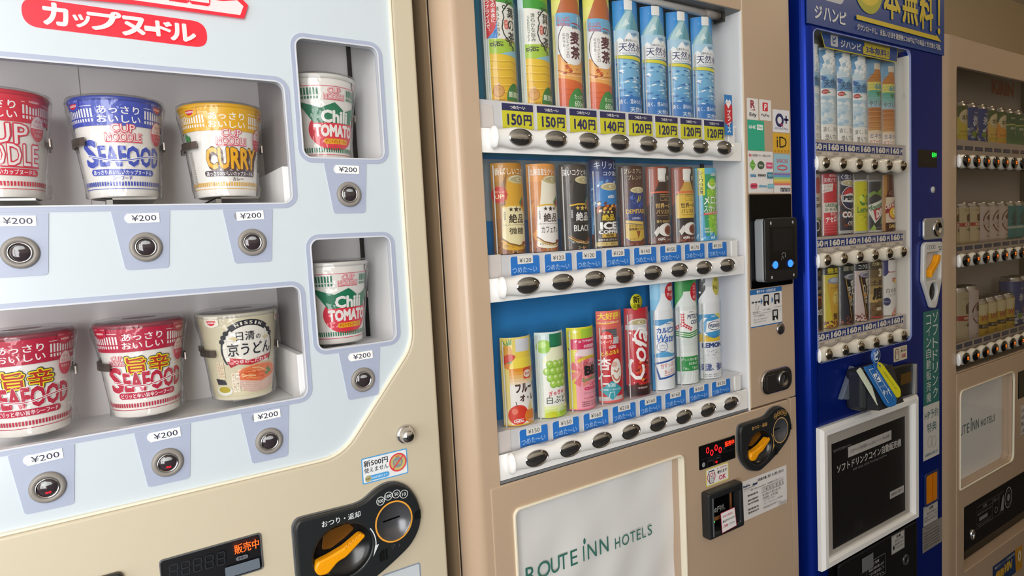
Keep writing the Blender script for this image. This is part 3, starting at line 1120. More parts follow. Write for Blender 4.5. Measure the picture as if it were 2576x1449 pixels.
cup_tom = make_cup(art_tomato(), CUPW, mat('rim_white', '#dcdad6', 0.3), 'white and red chili tomato cup in the upper small window', LIDG)
cup_to2 = copy_tree(cup_tom)
cup_to2['label'] = 'white and red chili tomato cup in the lower small window'
YC = 0.074
YT = 0.0665
for c, x, z in ((cup_red, -0.0795, 0.0715), (cup_sea, 0.0345, 0.0715), (cup_cur, 0.149, 0.0715), (cup_um2, -0.078, -0.189), (cup_uma, 0.0365, -0.189), (cup_udo, 0.149, -0.189), (cup_tom, 0.2770, 0.1175), (cup_to2, 0.2775, -0.1325)):
    put(c, x, YT if x > 0.2 else YC, ZC + z)
    c['group'] = 'noodle cups on display'
# spring clips that hug each cup, fixed to the machine
CLIP = mat('dark_clip', '#7a706a', 0.35, 0.8)
for x, z, sgn in ((-0.0795, 0.0715, (1,)), (0.0345, 0.0715, (-1, 1)), (0.149, 0.0715, (-1, 1)), (-0.078, -0.189, (1,)), (0.0365, -0.189, (-1, 1)), (0.149, -0.189, (-1, 1)), (0.2770, 0.1175, (1,)), (0.2775, -0.1325, (1,))):
    for sg in sgn:
        b = MB()
        r = 0.0465
        YC = YT if x > 0.2 else 0.074
        prof = [(x + sg * r * math.sin(math.radians(a)), YC - r * math.cos(math.radians(a))) for a in ((48, 57, 66, 75, 84, 94, 106, 120) if sg < 0 else (76, 84, 92, 100, 110, 120))]
        vs, fs = [], []
        for (px, py) in prof:
            d = Vector((px - x, py - YC)).normalized() * 0.0015
            for q, zz in ((0, 0.059), (1, 0.059), (1, 0.068), (0, 0.068)):
                vs.append((px + d.x * q, py + d.y * q, z + zz))
        n = len(prof)
        for i in range(n - 1):
            for k in range(4):
                fs.append([i * 4 + k, i * 4 + (k + 1) % 4, (i + 1) * 4 + (k + 1) % 4, (i + 1) * 4 + k])
        fs += [[0, 1, 2, 3], [(n - 1) * 4 + k for k in range(4)]]
        b.add(vs, fs, CLIP)
        b.box(prof[-1][0] + sg * 0.0025 - 0.002, prof[-1][0] + sg * 0.0025 + 0.002, prof[-1][1] + 0.0005, 0.119, z + 0.06, z + 0.067, CLIP)
        b.build('cup_clip', NM)

# ================================================================ middle drinks machine (tan)
DM = thing('vending_machine', 'tan drinks vending machine with eight columns of bottles and cans behind one tall window', 'vending machine', (0.815, 0.33, 0))
root_y = -0.03
Y = -0.03
X0, X1, Z0, Z1 = 0.4795, 1.0725, -0.3705, 0.413
b = MB()
CSIDE = mat('tan_cabinet_shaded', '#a68e70', 0.45)  # tan made darker: shade between the machines is put into the colour
b.box(0.426, 1.226, 0.062, 0.68, F0 + 0.03, 0.50, CSIDE, 0.003)
b.box(0.426, 0.432, 0.017, 0.063, F0 + 0.03, 0.50, CSIDE, 0.001)
b.box(0.43, 1.2, 0.1, 0.6, F0, F0 + 0.05, BLACK)
b.build('cabinet', DM)
b = MB()
# left stile: deep rounded post
prof = [(0.425, 0.0075)] + [(0.4505 - 0.0255 * math.cos(PI / 2 * i / 20), 0.005 - 0.035 * math.sin(PI / 2 * i / 20)) for i in range(21)] + [(X0 - 0.0015, -0.03), (X0, -0.0285), (X0, 0.058), (0.436, 0.058), (0.436, 0.0075)]
b.prism(prof, F0 + 0.06, 0.49, TAN, False)
b.box(0.4275, 0.436, 0.0075, 0.0175, F0 + 0.06, 0.49, DKGAP)
b.plate(rrect(X0 + 0.0005, Z1, 1.0735, 0.49, 0.002), [], Y, 0.058, TAN, 0.0015)
b.plate([(1.0745, -0.3665), (1.2265, -0.3665), (1.2265, 0.49), (1.0745, 0.49)], [], Y, 0.058, TAN, 0.0025)
b.box(1.0722, 1.0748, Y + 0.0006, 0.05, Z0, 0.49, mat('cream_lip', '#efe6cf', 0.35))
b.build('door', DM)
b = MB()
lw = rrect(0.5, -0.98, 0.871, -0.4135, 0.011)
lowout = rpoly([(X0 - 0.0195, -0.3695), (X0 - 0.0195, -1.02), (1.205, -1.02), (1.205, -0.3695)], [0.003, 0.003, 0.006, 0.014])
b.box(X0 - 0.02, 1.2265, Y + 0.004, 0.05, -1.3, -1.02, TAN, 0.003)
b.plate(lowout, [lw], Y - 0.001, 0.02, TAN, 0.0025)
b.box(1.2065, 1.2265, Y, 0.05, -1.02, -0.3685, TAN, 0.001)
b.plate(rrect(0.497, -0.99, 0.874, -0.4105, 0.013), [rrect(0.5012, -0.98, 0.8698, -0.4147, 0.01)], Y - 0.004, Y + 0.01, mat('cream_lip', '#efe6cf', 0.35), 0.0012)
b.build('lower_panel', DM)
A = Art(0.001)
G = '#3f7d70'
for ch, x, wd, ht in (('R', 540, 20, 27), ('O', 566, 26, 28), ('U', 589, 18, 27), ('T', 606, 18, 27), ('E', 628, 15, 27), ('I', 649, 2.6, 27), ('N', 667.5, 20, 27), ('N', 694.5, 20, 27)):
    A.T(ch, x, -539.5, wd, ht, G, 0.004, res=3)
A.el(651.5, -518.5, 2.6, G, 5.2)
for ch, x, wd in (('H', 725.5, 12), ('O', 744.5, 17), ('T', 762, 12.5), ('E', 776.5, 10), ('L', 789.5, 9), ('S', 804, 11)):
    A.T(ch, x, -544.5, wd, 19.5, G, 0.0, res=3)
b = MB()
b.box(0.49, 0.88, 0.002, 0.004, -0.99, -0.40, mat('wrinkled_banner', '#eeedec', 0.35, bump=0.0))
nx, nz = 40, 40
vs = [(0.4985 + 0.374 * i / nx, -0.004 - 0.0018 * (math.sin(i * 0.55 - j * 0.42) * math.sin(j * 0.21 + 1 + i * .05) + 0.6 * math.sin(i * 0.23 + j * 0.33)), -0.985 + 0.575 * j / nz) for j in range(nz + 1) for i in range(nx + 1)]
fs = [[j * (nx + 1) + i, j * (nx + 1) + i + 1, (j + 1) * (nx + 1) + i + 1, (j + 1) * (nx + 1) + i] for j in range(nz) for i in range(nx)]
b.add(vs, fs, mat('wrinkled_banner', '#eeedec', 0.35), True)
b.flat(A, -0.0068)
b.build('banner', DM)
MB().plate(lw, [], Y + 0.006, Y + 0.009, GLASS).build('banner_pane', DM)

# display cavity, shelves
BLUEB = mat('blue_backboard', '#2c7fc0', 0.45)
YB = 0.046
b = MB()
b.box(X0, X1, YB, YB + 0.006, Z0, 0.1325, BLUEB)
b.box(X0, X1, YB, YB + 0.006, 0.1325, Z1, mat('teal_backboard', '#2e7f9e', 0.45))
b.box(X0, X1, YB - 0.0006, YB, 0.03, 0.128, mat('grey_backboard', '#9fb0ba', 0.5))
b.box(X1 - 0.0005, X1 + 0.0015, Y + 0.001, YB, Z0, Z1, INW)
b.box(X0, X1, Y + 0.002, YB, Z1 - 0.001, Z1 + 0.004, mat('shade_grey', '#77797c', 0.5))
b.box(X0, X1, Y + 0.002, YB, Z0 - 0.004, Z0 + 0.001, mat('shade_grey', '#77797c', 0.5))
b.box(X1 - 0.04, X1 - 0.032, YB - 0.004, YB - 0.0008, 0.085, 0.13, BLACK)
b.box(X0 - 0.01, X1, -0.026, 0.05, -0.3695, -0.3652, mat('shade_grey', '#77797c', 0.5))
b.build('display_cavity', DM)
b = MB()
b.tube([(0.52, -0.006, 0.404), (1.0, -0.006, 0.404)], 0.0065, WHITE, 12)
b.tube([(0.998, -0.006, 0.404), (1.036, -0.006, 0.404)], 0.0075, GREYP, 12)
b.box(1.0365, 1.043, -0.016, 0.006, 0.392, 0.411, BLACK)
b.build('tube_lamp', DM)
MB().plate([(X0 + 0.001, Z0 + 0.002), (X1 - 0.001, Z0 + 0.002), (X1 - 0.001, Z1 - 0.002), (X0 + 0.001, Z1 - 0.002)], [], -0.0245, -0.0225, GLASS).build('window_pane', DM)

RAILW = mat('rail_white', '#f5f4f2', 0.22, coat=0.2)
PITCH, BX0 = 0.0656, 0.5395
TAGX0, TAGP = 0.5535, 0.0642


def dydo_rail(zc, row):
    b = MB()
    xa, xb = 0.497, 1.0275
    nx, na = 140, 12
    vs, fs = [], []
    for i in range(nx + 1):
        x = xa + (xb - xa) * i / nx
        hh = 0.0152 + 0.0016 * math.cos(2 * PI * (x - BX0) / PITCH)
        e = min(1, min(x - xa, xb - x) / 0.004)
        hh *= 0.9 + 0.1 * e
        seam = 1 - 0.06 * max(0, 1 - abs(x - (BX0 + 3.5 * PITCH)) / 0.0016)
        for k in range(na + 1):
            a = -PI / 2 + PI * k / na
            vs.append((x, -0.0262 - 0.0155 * (math.cos(a) ** 0.55) * seam, zc + hh * math.sin(a) * seam))
    for i in range(nx):
        for k in range(na):
            fs.append([i * (na + 1) + k, (i + 1) * (na + 1) + k, (i + 1) * (na + 1) + k + 1, i * (na + 1) + k + 1])
    b.add(vs, fs, RAILW, True)
    b.add(vs, [[k for k in range(na + 1)], [nx * (na + 1) + k for k in range(na + 1)][::-1]], RAILW)
    # backing plate and right foot
    b.box(X0 + 0.001, X1 - 0.004, -0.0262, -0.0246, zc - 0.0215 if row < 2 else Z0 + 0.006, zc + 0.014, RAILW, 0.0005)
    o = b.build('button_rail', DM)
    c = MB()
    c.lathe([(0.0165, 0.0), (0.0158, 0.003), (0.0115, 0.0055), (0.006, 0.007), (0, 0.0074)], mat('gloss_white', '#f4f4f4', 0.12, coat=0.4), 0, 0, 0, 32, 'z')
    c.v = [(xa + 0.001 - p[2], -0.0345 + p[0] * 0.7, zc + p[1]) for p in c.v]
    c.build('end_cap', o)
    for i in range(8):
        x = BX0 + PITCH * i
        q = MB()
        q.lathe([(0.0215, 0.0), (0.0215, 0.0012), (0.0203, 0.0018), (0.0197, 0.001)], CHROME, x, -0.0413, zc, 36, 'y', ez=0.6)
        q.lathe([(0.0199, 0.0008), (0.0175, 0.0022), (0.013, 0.0038), (0.007, 0.0048), (0.0, 0.0052)], LENSB, x, -0.0413, zc, 36, 'y', ez=0.6)
        q.build('select_button', o)
    return o


LENSB = mat('black_mirror_lens', '#bdbdbd', 0.06, 0.95)
ROWS = ((0.1485, 0.203, 0.166, 0.1965), (-0.0715, -0.0275, -0.056, -0.0245), (-0.3385, -0.298, -0.3255, -0.2945))
PR = (('150円',) * 2 + ('140円',) * 2 + ('120円',) * 4, ('¥120',) * 4 + ('¥140', '¥150', '¥170', '¥130'), ('¥150', '¥150', '¥160', '¥230', '¥160', '¥160', '¥160', '¥130'))
NAVY = '#23265a'
for r, (zc, zt, zb, zs) in enumerate(ROWS):
    o = dydo_rail(zc, r)
    s = MB()
    s.box(X0, X1 - 0.004, -0.0134, YB, zs - 0.003, zs, RAILW)
    s.box(X0, X1 - 0.012, -0.0148, -0.0134, zc, zs + (0.0095 if r == 0 else 0.0005), mat('strip_grey', '#d5d5d8', 0.4))
    s.box(X0 + 0.001, X0 + 0.030, -0.0165, -0.0149, zc + 0.012, zs + 0.002, mat('warm_white', '#dcd5d2', 0.4), 0.0006)
    s.box(X0, X0 + 0.03, -0.0152, -0.0135, zs - 0.0006, zs + 0.0006, mat('red_line', '#a8283a', 0.4))
    s.box(X1 - 0.03, X1 - 0.012, -0.0180, -0.0149, zc + 0.012, zs - 0.002, RAILW, 0.001)
    so = s.build('shelf', DM)
    for i in range(8):
        x = TAGX0 + TAGP * i
        A = Art(0.001)
        h = (zt - zb) * 1000
        if r == 0:
            A.rect(-28.5, 0, 28.5, h, '#d3cf2f').rect(-28.5, h - 10.5, 28.5, h, NAVY)
            A.T('つめた〜い', 0, h - 5.2, 28, 5.4, '#eceae2', 0.03)
            A.T(PR[0][i][:3], -6.5, (h - 10.5) / 2, 27, 17, NAVY, 0.035).T('円', 17, (h - 10.5) / 2, 15, 16.5, NAVY, 0.035)
        else:
            A.poly(rpoly([(-27, 0), (27, 0), (27, h), (-27, h)], [0, 0, 4, 4]), '#2f7ad0')
            A.T('つめた〜い', -1.5, 7.5, 46, 9.5, '#b9d4f0', -0.004)
            A.rr(-14.5, 16.5, 14.5, h + 0.6, 0.6, '#e9e7e3').T(PR[r][i], 0, 21.5 + 0.5, 22, 6.8, '#26262c', 0.0)
        m = MB()
        m.plate([(x - 0.0285, zb), (x + 0.0285, zb), (x + 0.0285, zt), (x - 0.0285, zt)] if r == 0 else rpoly([(x - 0.027, zb), (x + 0.027, zb), (x + 0.027, zt), (x - 0.027, zt)], [0, 0, 0.004, 0.004]), [], -0.0160, -0.0149, ink('#d5d5d8'))
        m.flat(A, -0.0160, x, zb)
        m.build('price_card', so)

# ---------------------------------------------------------------- the printed half-round display cards
R = 0.0318
ARC = math.radians(63)
SW = R * ARC * 1000            # half the width of a print, mm


def dydo(A, x, z, w_, c='#f2f2f2'):
    A.T('DyDo', x, z, w_, w_ * 0.34, c, 0.05)
    return A.rect(x - w_ * 0.3, z + w_ * 0.19, x + w_ * 0.5, z + w_ * 0.25, c)


def bottle(A, cx, w0, z0, zsh, zneck, wn, ztop, body, cap, capw=None):
    """outline of a printed bottle: straight body, shoulder, neck, cap"""
    capw = capw or wn * 1.15
    pts = [(cx - w0, z0), (cx + w0, z0), (cx + w0, zsh)] + [(cx + wn + (w0 - wn) * (0.5 + 0.5 * math.cos(PI * t / 8)), zsh + (zneck - zsh) * t / 8) for t in range(1, 9)]
    pts += [(2 * cx - p[0], p[1]) for p in reversed(pts[3:])] + [(cx - w0, zsh)]
    A.poly(pts, body)
    A.rr(cx - capw, zneck, cx + capw, ztop, 1, cap)


def art_green():
    A = Art(0.001)
    A.grad(-SW, 0, SW + 18, 215, '#dfe9d8', '#c3dbe8', 8)
    A.poly([(-26, 0), (30, 0), (30, 165)] + [(30 - 16 * t / 6, 165 + 50 * t / 6) for t in range(7)] + [(-12, 215)] + [(-26, 165)], '#e2b318')
    A.grad(-26, 0, 30, 82, '#dda81c', '#e6c02a', 5)
    for z in (24, 34, 46, 58, 70):
        A.line(wavy(-26, 30, z, 0.8, 30), 1.6, '#cf9f17').line(wavy(-26, 30, z + 2, 0.8, 30), 0.7, '#f0d65e')
    A.poly([(-26, 82), (30, 78), (30, 100), (-26, 104)], '#a4c838')
    A.poly([(-10, 81), (30, 78), (30, 92)], '#8fc3dc')
    A.rect(-26, 103, 30, 158, '#e9eae2')
    A.poly([(-26, 158), (30, 154), (30, 168), (-26, 172)], '#3d9a36').poly([(-25, 172), (30, 168), (22, 190), (-20, 192)], '#6fae2b')
    dydo(A, -14, 94, 20, '#222c22')
    fr = [(-3, 128), (-5, 120), (-2, 110), (3, 104), (8, 98), (16, 92)]
    A.line(fr, 2, '#26302a').line([(-4, 128), (-1, 135), (-3, 143), (2, 150), (8, 156), (16, 160), (24, 158)], 2, '#26302a')
    for x, z in ((0, 150), (6, 157), (3, 103), (9, 97), (15, 91)):
        A.ring(x, z, 2.6, 1.4, '#26302a', n=16)
    A.V('葉の茶', 13, 152, 17, '#22282a', 0.03, 1.06)
    A.rr(-1, 118, 6, 132, 3, '#d4594a').V('緑茶', 2.5, 130, 5, '#f3ddd5', 0.01)
    A.V('清らかな旨み', -12, 150, 7, '#39443c', 0.01, 1.05).V('GREENTEA', -19, 146, 4.5, '#6b786e', 0, 1.1, 0.8)
    A.poly([(-2, 0 + 12)] + ell(14, 12, 17, 27, 18, 180, 0) + [(31, 12)], '#2f7a35').T('厳選茶', 13, 22, 26, 9, '#dce7cf', 0.02)
    A.el(-15, 26, 9, '#b8752a').el(-15, 26, 7.6, '#d09a4c').T('DSC', -15, 29, 8, 3, '#9a5f22').poly([(-19, 35), (-15, 39), (-11, 35)], '#d9b98a')
    A.T('2024年9月', -14, 13, 16, 2.6, '#554a2a').T('グランプリ受賞', -14, 9, 22, 2.6, '#554a2a')
    return A


def price_flag(A):
    A.poly([(-32, 104), (-13, 104), (-13, 215), (-32, 215)], '#c8242c').poly([(-24, 104), (-13, 104), (-13, 116), (-16, 118)], '#2a84d6').poly([(-28, 104), (-20, 104), (-15, 120), (-13, 130), (-13, 118)], '#3e9ae4')
    A.poly([(-32, 140), (-22, 150), (-32, 162)], '#d94048').poly([(-13, 150), (-22, 160), (-13, 172)], '#a81c26')
    A.V('そのままに、', -17.5, 162, 6.5, '#f4f0f0', 0.02).V('違うプライスで。', -26, 168, 6.5, '#f4f0f0', 0.02)
    return A


def art_barley():
    A = Art(0.001)
    A.grad(-SW, 0, SW + 18, 215, '#f0e9d2', '#e5e36a', 6)
    A.poly([(-26, 0), (30, 0), (30, 158)] + [(30 - 18 * (0.5 - 0.5 * math.cos(PI * t / 8)), 158 + 40 * t / 8) for t in range(9)] + [(-10, 198)] + [(-26, 158)], '#b8683c')
    A.grad(-26, 0, 30, 62, '#c94a1c', '#da6a2a', 6)
    for z in (8, 16, 24, 32, 40):
        A.line(wavy(-26, 30, z, 0.6, 40), 0.8, '#b8431a')
    A.poly([(-26, 58), (30, 50), (30, 100), (-26, 100)], '#e9a955')
    for i in range(16):
        x, z = random.uniform(-24, 26), random.uniform(60, 92)
        q = random.uniform(3, 7)
        A.poly([(x, z), (x + q, z + 2), (x + q + 1, z + q), (x + 1, z + q - 1)], random.choice(('#f6ead0', '#c8571f', '#f1d08d', '#e3b44a', '#b04a1c')))
    A.line(ell(2, 74, 30, 9, 20, 180, 360), 1.2, '#b5542a').line(ell(2, 70, 30, 9, 20, 180, 360), 0.8, '#f6e2bd')
    A.rect(-26, 95, 30, 145, '#e6eef2').el(2, 112, 27, '#f0f0ee', 34)
    A.ring(2, 112, 26, 1.3, '#4a3040', 36, 40, 100, 240)
    A.poly([(-26, 140), (30, 136), (30, 160), (-26, 160)], '#6cb0d8')
    A.line(ell(4, 134, 26, 10, 16, 100, 40), 2.2, '#a82838')
    A.T('たっぷり', -14, 151, 20, 6, '#d84a4a', 0.02).rect(-25, 146.8, -3, 147.6, '#d84a4a').T('600ml', -14, 142, 20, 6.4, '#d84a4a', 0.01)
    dydo(A, 6, 137, 12, '#3a3034')
    A.V('麦茶', 6, 132, 22, '#54202e', 0.035, 1.05).V('カフェインゼロ', -9, 128, 5, '#5d4a50', 0.01).V('ミネラル', -15, 128, 5, '#5d4a50', 0.01)
    A.poly([(-12, 8)] + ell(8, 8, 20, 34, 18, 180, 0) + [(29, 8)], '#3a8a42').T('たっぷり', 10, 28, 22, 7, '#e4eddb', 0.02).T('600ml', 11, 17, 24, 10, '#e4eddb', 0.01)
    return A


def art_water():
    A = Art(0.001)
    A.grad(-SW, 0, SW + 18, 215, '#3f9bd8', '#2c8fd8', 6)
    for i in range(46):
        A.el(random.uniform(-SW, SW), random.uniform(100, 213), random.uniform(0.3, 0.9), '#9fd2f0', n=8)
    bottle(A, 3, 26, 0, 148, 184, 7, 205, '#7fb6c6', '#eef0ee', 8)
    A.poly([(-20, 150), (-8, 172), (0, 182), (8, 182), (2, 165), (-4, 150)], '#b4d6dc').poly([(4, 150), (10, 178), (24, 158), (26, 150)], '#5f9fb2').poly([(-10, 155), (-2, 170), (4, 160)], '#d8ecee')
    A.grad(-23, 0, 29, 105, '#3f8ecc', '#7dbce0', 6)
    for i in range(80):
        x, z = random.uniform(-22, 26), random.uniform(3, 98)
        A.poly([(x - random.uniform(2, 6), z), (x, z + random.uniform(1, 3)), (x + random.uniform(2, 7), z + random.uniform(-1, 1)), (x, z - random.uniform(1, 2))], random.choice(('#bfe0f0', '#e6f3f8', '#2f78bc', '#1f68b0', '#9cd0ea')))
    A.rect(-23, 108, 29, 150, '#eef2f4')
    A.poly([(-23, 128), (-14, 138), (-8, 133), (2, 146), (10, 136), (18, 142), (29, 132), (29, 150), (-23, 150)], '#a9cfe6').poly([(-4, 139), (2, 146), (8, 139), (2, 136)], '#f4f7f8')
    A.poly([(-23, 103), (29, 98), (29, 104), (-23, 108)], '#d8d23c')
    dydo(A, 12, 142, 12, '#3a6aa0')
    A.T('日本のおいしい', 5, 132, 26, 4.6, '#3a3f52', 0.02).T('天然水', 6, 121, 44, 15, '#23306a', 0.01).T('Natural Mineral Water', 4, 111, 34, 3, '#6f8fae')
    A.rect(-23, 8, 29, 38, '#2f74ba').T('清く、澄みわたる', 5, 29, 46, 8, '#eef4f8', 0.01).T('天然水', 14, 15.5, 30, 8.5, '#eef4f8', 0.01)
    A.line([(-22, 150), (-22, 4)], 1.2, '#cfe6f0')
    return A


def can(A, cx, w0, z0, z1, body, lid='#c9bd8e', tilt=0.06):
    """printed can seen a little from above, leaning"""
    h = z1 - z0
    dx = tilt * h
    rz = w0 * 0.3
    A.poly([(cx - w0 - dx * 0.4, z0 + 6)] + [(cx - dx * 0.4 - w0 * math.cos(PI * i / 12), z0 + 6 - 6 * math.sin(PI * i / 12)) for i in range(1, 12)] + [(cx + w0 - dx * 0.4, z0 + 6), (cx + w0 * 0.92 + dx, z1 - 9), (cx + dx - w0 * 0.92, z1 - 9)], body)
    A.el(cx + dx, z1 - 8, w0 * 0.86, lid, rz).el(cx + dx, z1 - 7.4, w0 * 0.72, '#e4dcc0', rz * 0.78).el(cx + dx, z1 - 8, w0 * 0.68, '#b5a97c', rz * 0.66)
    A.el(cx + dx + 2, z1 - 8, w0 * 0.26, '#d9d0ae', rz * 0.4).el(cx + dx + 3.5, z1 - 8, w0 * 0.12, '#98906a', rz * 0.2)


def beans(A, z1, n=60, cols=('#6b2f20', '#8a4430', '#4a2118', '#a85c40')):
    for i in range(n):
        x, z = random.uniform(-SW + 3, SW - 3), random.uniform(0, z1)
        A.el(x, z, random.uniform(1.6, 3), random.choice(cols), random.uniform(1, 1.9), n=10)


def art_zeppin(bg, bg2, head, hc, body, lab, tc, sub, foot, fc, seal=False, stripe='#e0b02c', stars='#3a2a1a'):
    A = Art(0.001)
    A.grad(-SW, 0, SW + 18, 140, bg, bg2, 5)
    for i in range(7):
        x = random.uniform(-SW, 0)
        z = random.uniform(20, 120)
        A.poly([(x, z), (x + random.uniform(6, 14), z + random.uniform(8, 22)), (x + random.uniform(2, 8), z - 12)], bg2 if i % 2 else bg)
    beans(A, 16, 40)
    can(A, 3, 22, 6, 123, body)
    A.T(head, -3, 127, 52, 11, hc, 0.02, shear=0.0)
    pts = [(-21, 26), (-10, 18), (6, 14), (24, 18), (25, 62), (10, 74), (-6, 74), (-19, 72)]
    A.poly([(p[0], p[1] + 2.5) for p in pts], stripe).poly([(p[0], p[1] - 2.5) for p in pts], '#8a5a18').poly(pts, lab)
    A.poly([(10, 80), (20, 90), (21, 82), (12, 74)], '#2f8a58').poly([(14, 80), (22, 86), (22, 74), (16, 72)], '#b8402f')
    for k, (x, q) in enumerate(((-6, 4), (3, 5), (11, 3.5))):
        A.poly(star(x, 69, q), stars)
    A.T('絶品', 4, 55, 28, 14.5, tc, 0.025).T(sub, 3, 36, 27 if len(sub) < 5 else 34, 10.5, tc, 0.015)
    A.T('coffee with a wonderful smooth taste', 2, 45.5, 42, 2, '#6d5a42').V('香味焙煎', -16, 66, 3, tc, 0.01)
    A.line([(-23, 22), (-8, 13), (8, 10), (25, 13)], 1.2, stripe)
    A.T(foot, 2, 12.5, 40, 4.2, fc, 0.0, rot=-3).el(16, 17, 4, '#8a3526', 2.6).el(23, 18, 3, '#8a3526', 2.4)
    A.T('コーヒー', 0, 4.2, 16, 4.2, '#e8d9a0', 0.01)
    if seal:
        A.poly([(-23 + (12.5 + 0.8 * math.cos(11 * t)) * math.cos(t), 92 + (12.5 + 0.8 * math.cos(11 * t)) * math.sin(t)) for t in [2 * PI * i / 44 for i in range(44)]], '#c8251f')
        A.ring(-23, 92, 9.8, 0.6, '#a01a18').T('UP!', -22, 89, 14, 6.5, '#f4dca0', 0.02).T('香りとコク', -22, 96, 15, 3.6, '#f4dca0', 0.01)
    return A


def art_ice():
    A = Art(0.001)
    A.grad(-SW, 0, SW + 18, 150, '#7ab4e0', '#1f3f8a', 8)
    for i in range(34):
        x, z = random.uniform(-SW, SW - 8), random.uniform(25, 118)
        q = random.uniform(4, 9)
        A.poly([(x, z), (x + q, z + 2), (x + q * 0.9, z + q), (x + 1, z + q * 0.8)], random.choice(('#b7d8ee', '#dcecf5', '#5c9bd0', '#8cc0e4')))
    A.grad(-SW, 0, SW + 18, 24, '#3a1a14', '#5c2a1a', 3)
    A.grad(-SW, 121, SW + 18, 150, '#223b78', '#1a2450', 4)
    A.T('キリッと', 4, 140, 46, 13, '#d3dcea', 0.0, shear=0.1).T('コク深い', 14, 126, 36, 8, '#d3dcea', 0.02)
    can(A, 3, 22, 4, 112, '#2b7fc4')
    A.poly([(-24, 8), (22, 8), (24, 74), (-20, 70)], '#2a1712')
    for i in range(22):
        x, z = random.uniform(-17, 22), random.uniform(58, 76)
        A.poly([(x, z), (x + 5, z + 2), (x + 4, z + 6), (x - 1, z + 4)], random.choice(('#6b2a14', '#f0d9b8', '#b8581f', '#e9a23a', '#3c1a10')))
    dydo(A, 10, 86, 14)
    for k in range(3):
        A.poly(star(-5 + 7 * k, 61, 3.2), '#e8cf7a')
    A.T('絶品', 3, 52, 24, 11, '#e3c32e', 0.03).T('ICE', 4, 38, 33, 13, '#f1f1ef', 0.05).T('COFFEE', 4, 27.5, 38, 6.5, '#f1f1ef', 0.04)
    A.rect(-10, 18, 18, 24.5, '#c7a23c').T('微糖', 4, 21.2, 15, 5, '#2b1a10', 0.02).T('深煎りのコクとキレ', 2, 14, 38, 4, '#eee8dc', 0.01)
    A.rect(-22, 3.5, 24, 10.5, '#c9b26c').T('コーヒー飲料', 0, 7, 30, 4.4, '#4a3418', 0.01)
    return A


def art_demitasse():
    A = Art(0.001)
    A.grad(-SW, 0, SW + 18, 140, '#6b3a2c', '#4a2c22', 5)
    beans(A, 18, 46)
    can(A, 3, 18, 8, 106, '#2b3a78', '#cfc288')
    A.poly([(-17, 40), (20, 36), (22, 14), (10, 9), (-8, 9), (-17, 15)], '#cfae48')
    A.poly([(-16, 46), (20, 42), (20, 37), (-17, 41)], '#d8bb5c')
    for i in range(10):
        x, z = random.uniform(-10, 14), random.uniform(68, 92)
        A.poly([(x, z), (x + 7, z + 5), (x + 5, z - 5)], random.choice(('#3f5cb0', '#243066', '#5570bf')))
    A.line([(6, 76), (10, 88)], 2, '#c2b13c').line([(11, 78), (14, 88)], 1.6, '#c2b13c')
    A.T('プレミアム', 1, 131, 34, 8, '#d8cda8', 0.0, shear=0.15).T('ブレンド', 4, 120, 28, 8.5, '#d8cda8', 0.0, shear=0.15)
    A.T('DEMITASSE', 6, 61, 42, 8, '#d9b24a', 0.03).T('(微糖)', 3, 48.5, 16, 5, '#c9d0e4', 0.01)
    A.T('甘さに頼らない', 2, 35.5, 26, 4, '#4a3418', 0.01).T('最高峰のコク', 3, 30, 28, 5, '#4a3418', 0.02)
    A.poly([(2, 27), (10, 26), (8, 19), (5, 13), (4, 19)], '#8a4a1f').T('コーヒー', -4, 12.5, 18, 3.6, '#5a3c18', 0.01)
    return A


def art_barista(body, lc, tc):
    A = Art(0.001)
    A.grad(-SW, 0, SW + 18, 140, '#5a2f24', '#5b3426', 4)
    A.poly([(-SW, 60), (-SW, 140), (12, 140), (-10, 90)], '#9a4a34')
    bottle(A, 4, 25, 46, 78, 116, 8, 137, body, '#eceae4', 10)
    A.rect(-4, 113, 12, 117, '#d8d6d0').rect(-20, 93, 28, 95.5, '#e2603a')
    A.el(22, 120, 12, '#3a2c28', 14).T('贅沢', 19, 120, 9, 8, '#e2d6c0', 0.02)
    A.rect(-21, 14, 29, 52, '#2a1e1c').rect(-21, 46, 29, 88, lc)
    A.line([(-2, 79), (22, 79), (22, 90), (-2, 90)], 0.7, tc, True).T('DyDo Coffee', 10, 86, 20, 3.6, tc, 0.01).T('LAB', 10, 81.5, 7, 2.4, tc)
    A.T('世界一の', 6, 69.5, 36, 9.5, tc, 0.03).T('バリスタ', 4, 59, 30, 8, tc, 0.02).T('The top barista', 2, 52, 24, 2.4, tc)
    A.rect(-21, 37, 29, 46, '#171211').T('香りのBLEND', 6, 41.5, 34, 5.6, tc, 0.02)
    A.el(10, 26, 18, '#e8e6e2', 12).el(15, 25, 11, '#8a4a2c', 9).el(15, 25, 8, '#6b3220', 6).poly([(-16, 22), (-8, 33), (-4, 24), (-12, 14)], '#d9d6d0')
    beans(A, 8, 24)
    dydo(A, -2, 8.5, 14).T('コーヒー', 17, 8, 17, 4, '#efece6', 0.02)
    return A


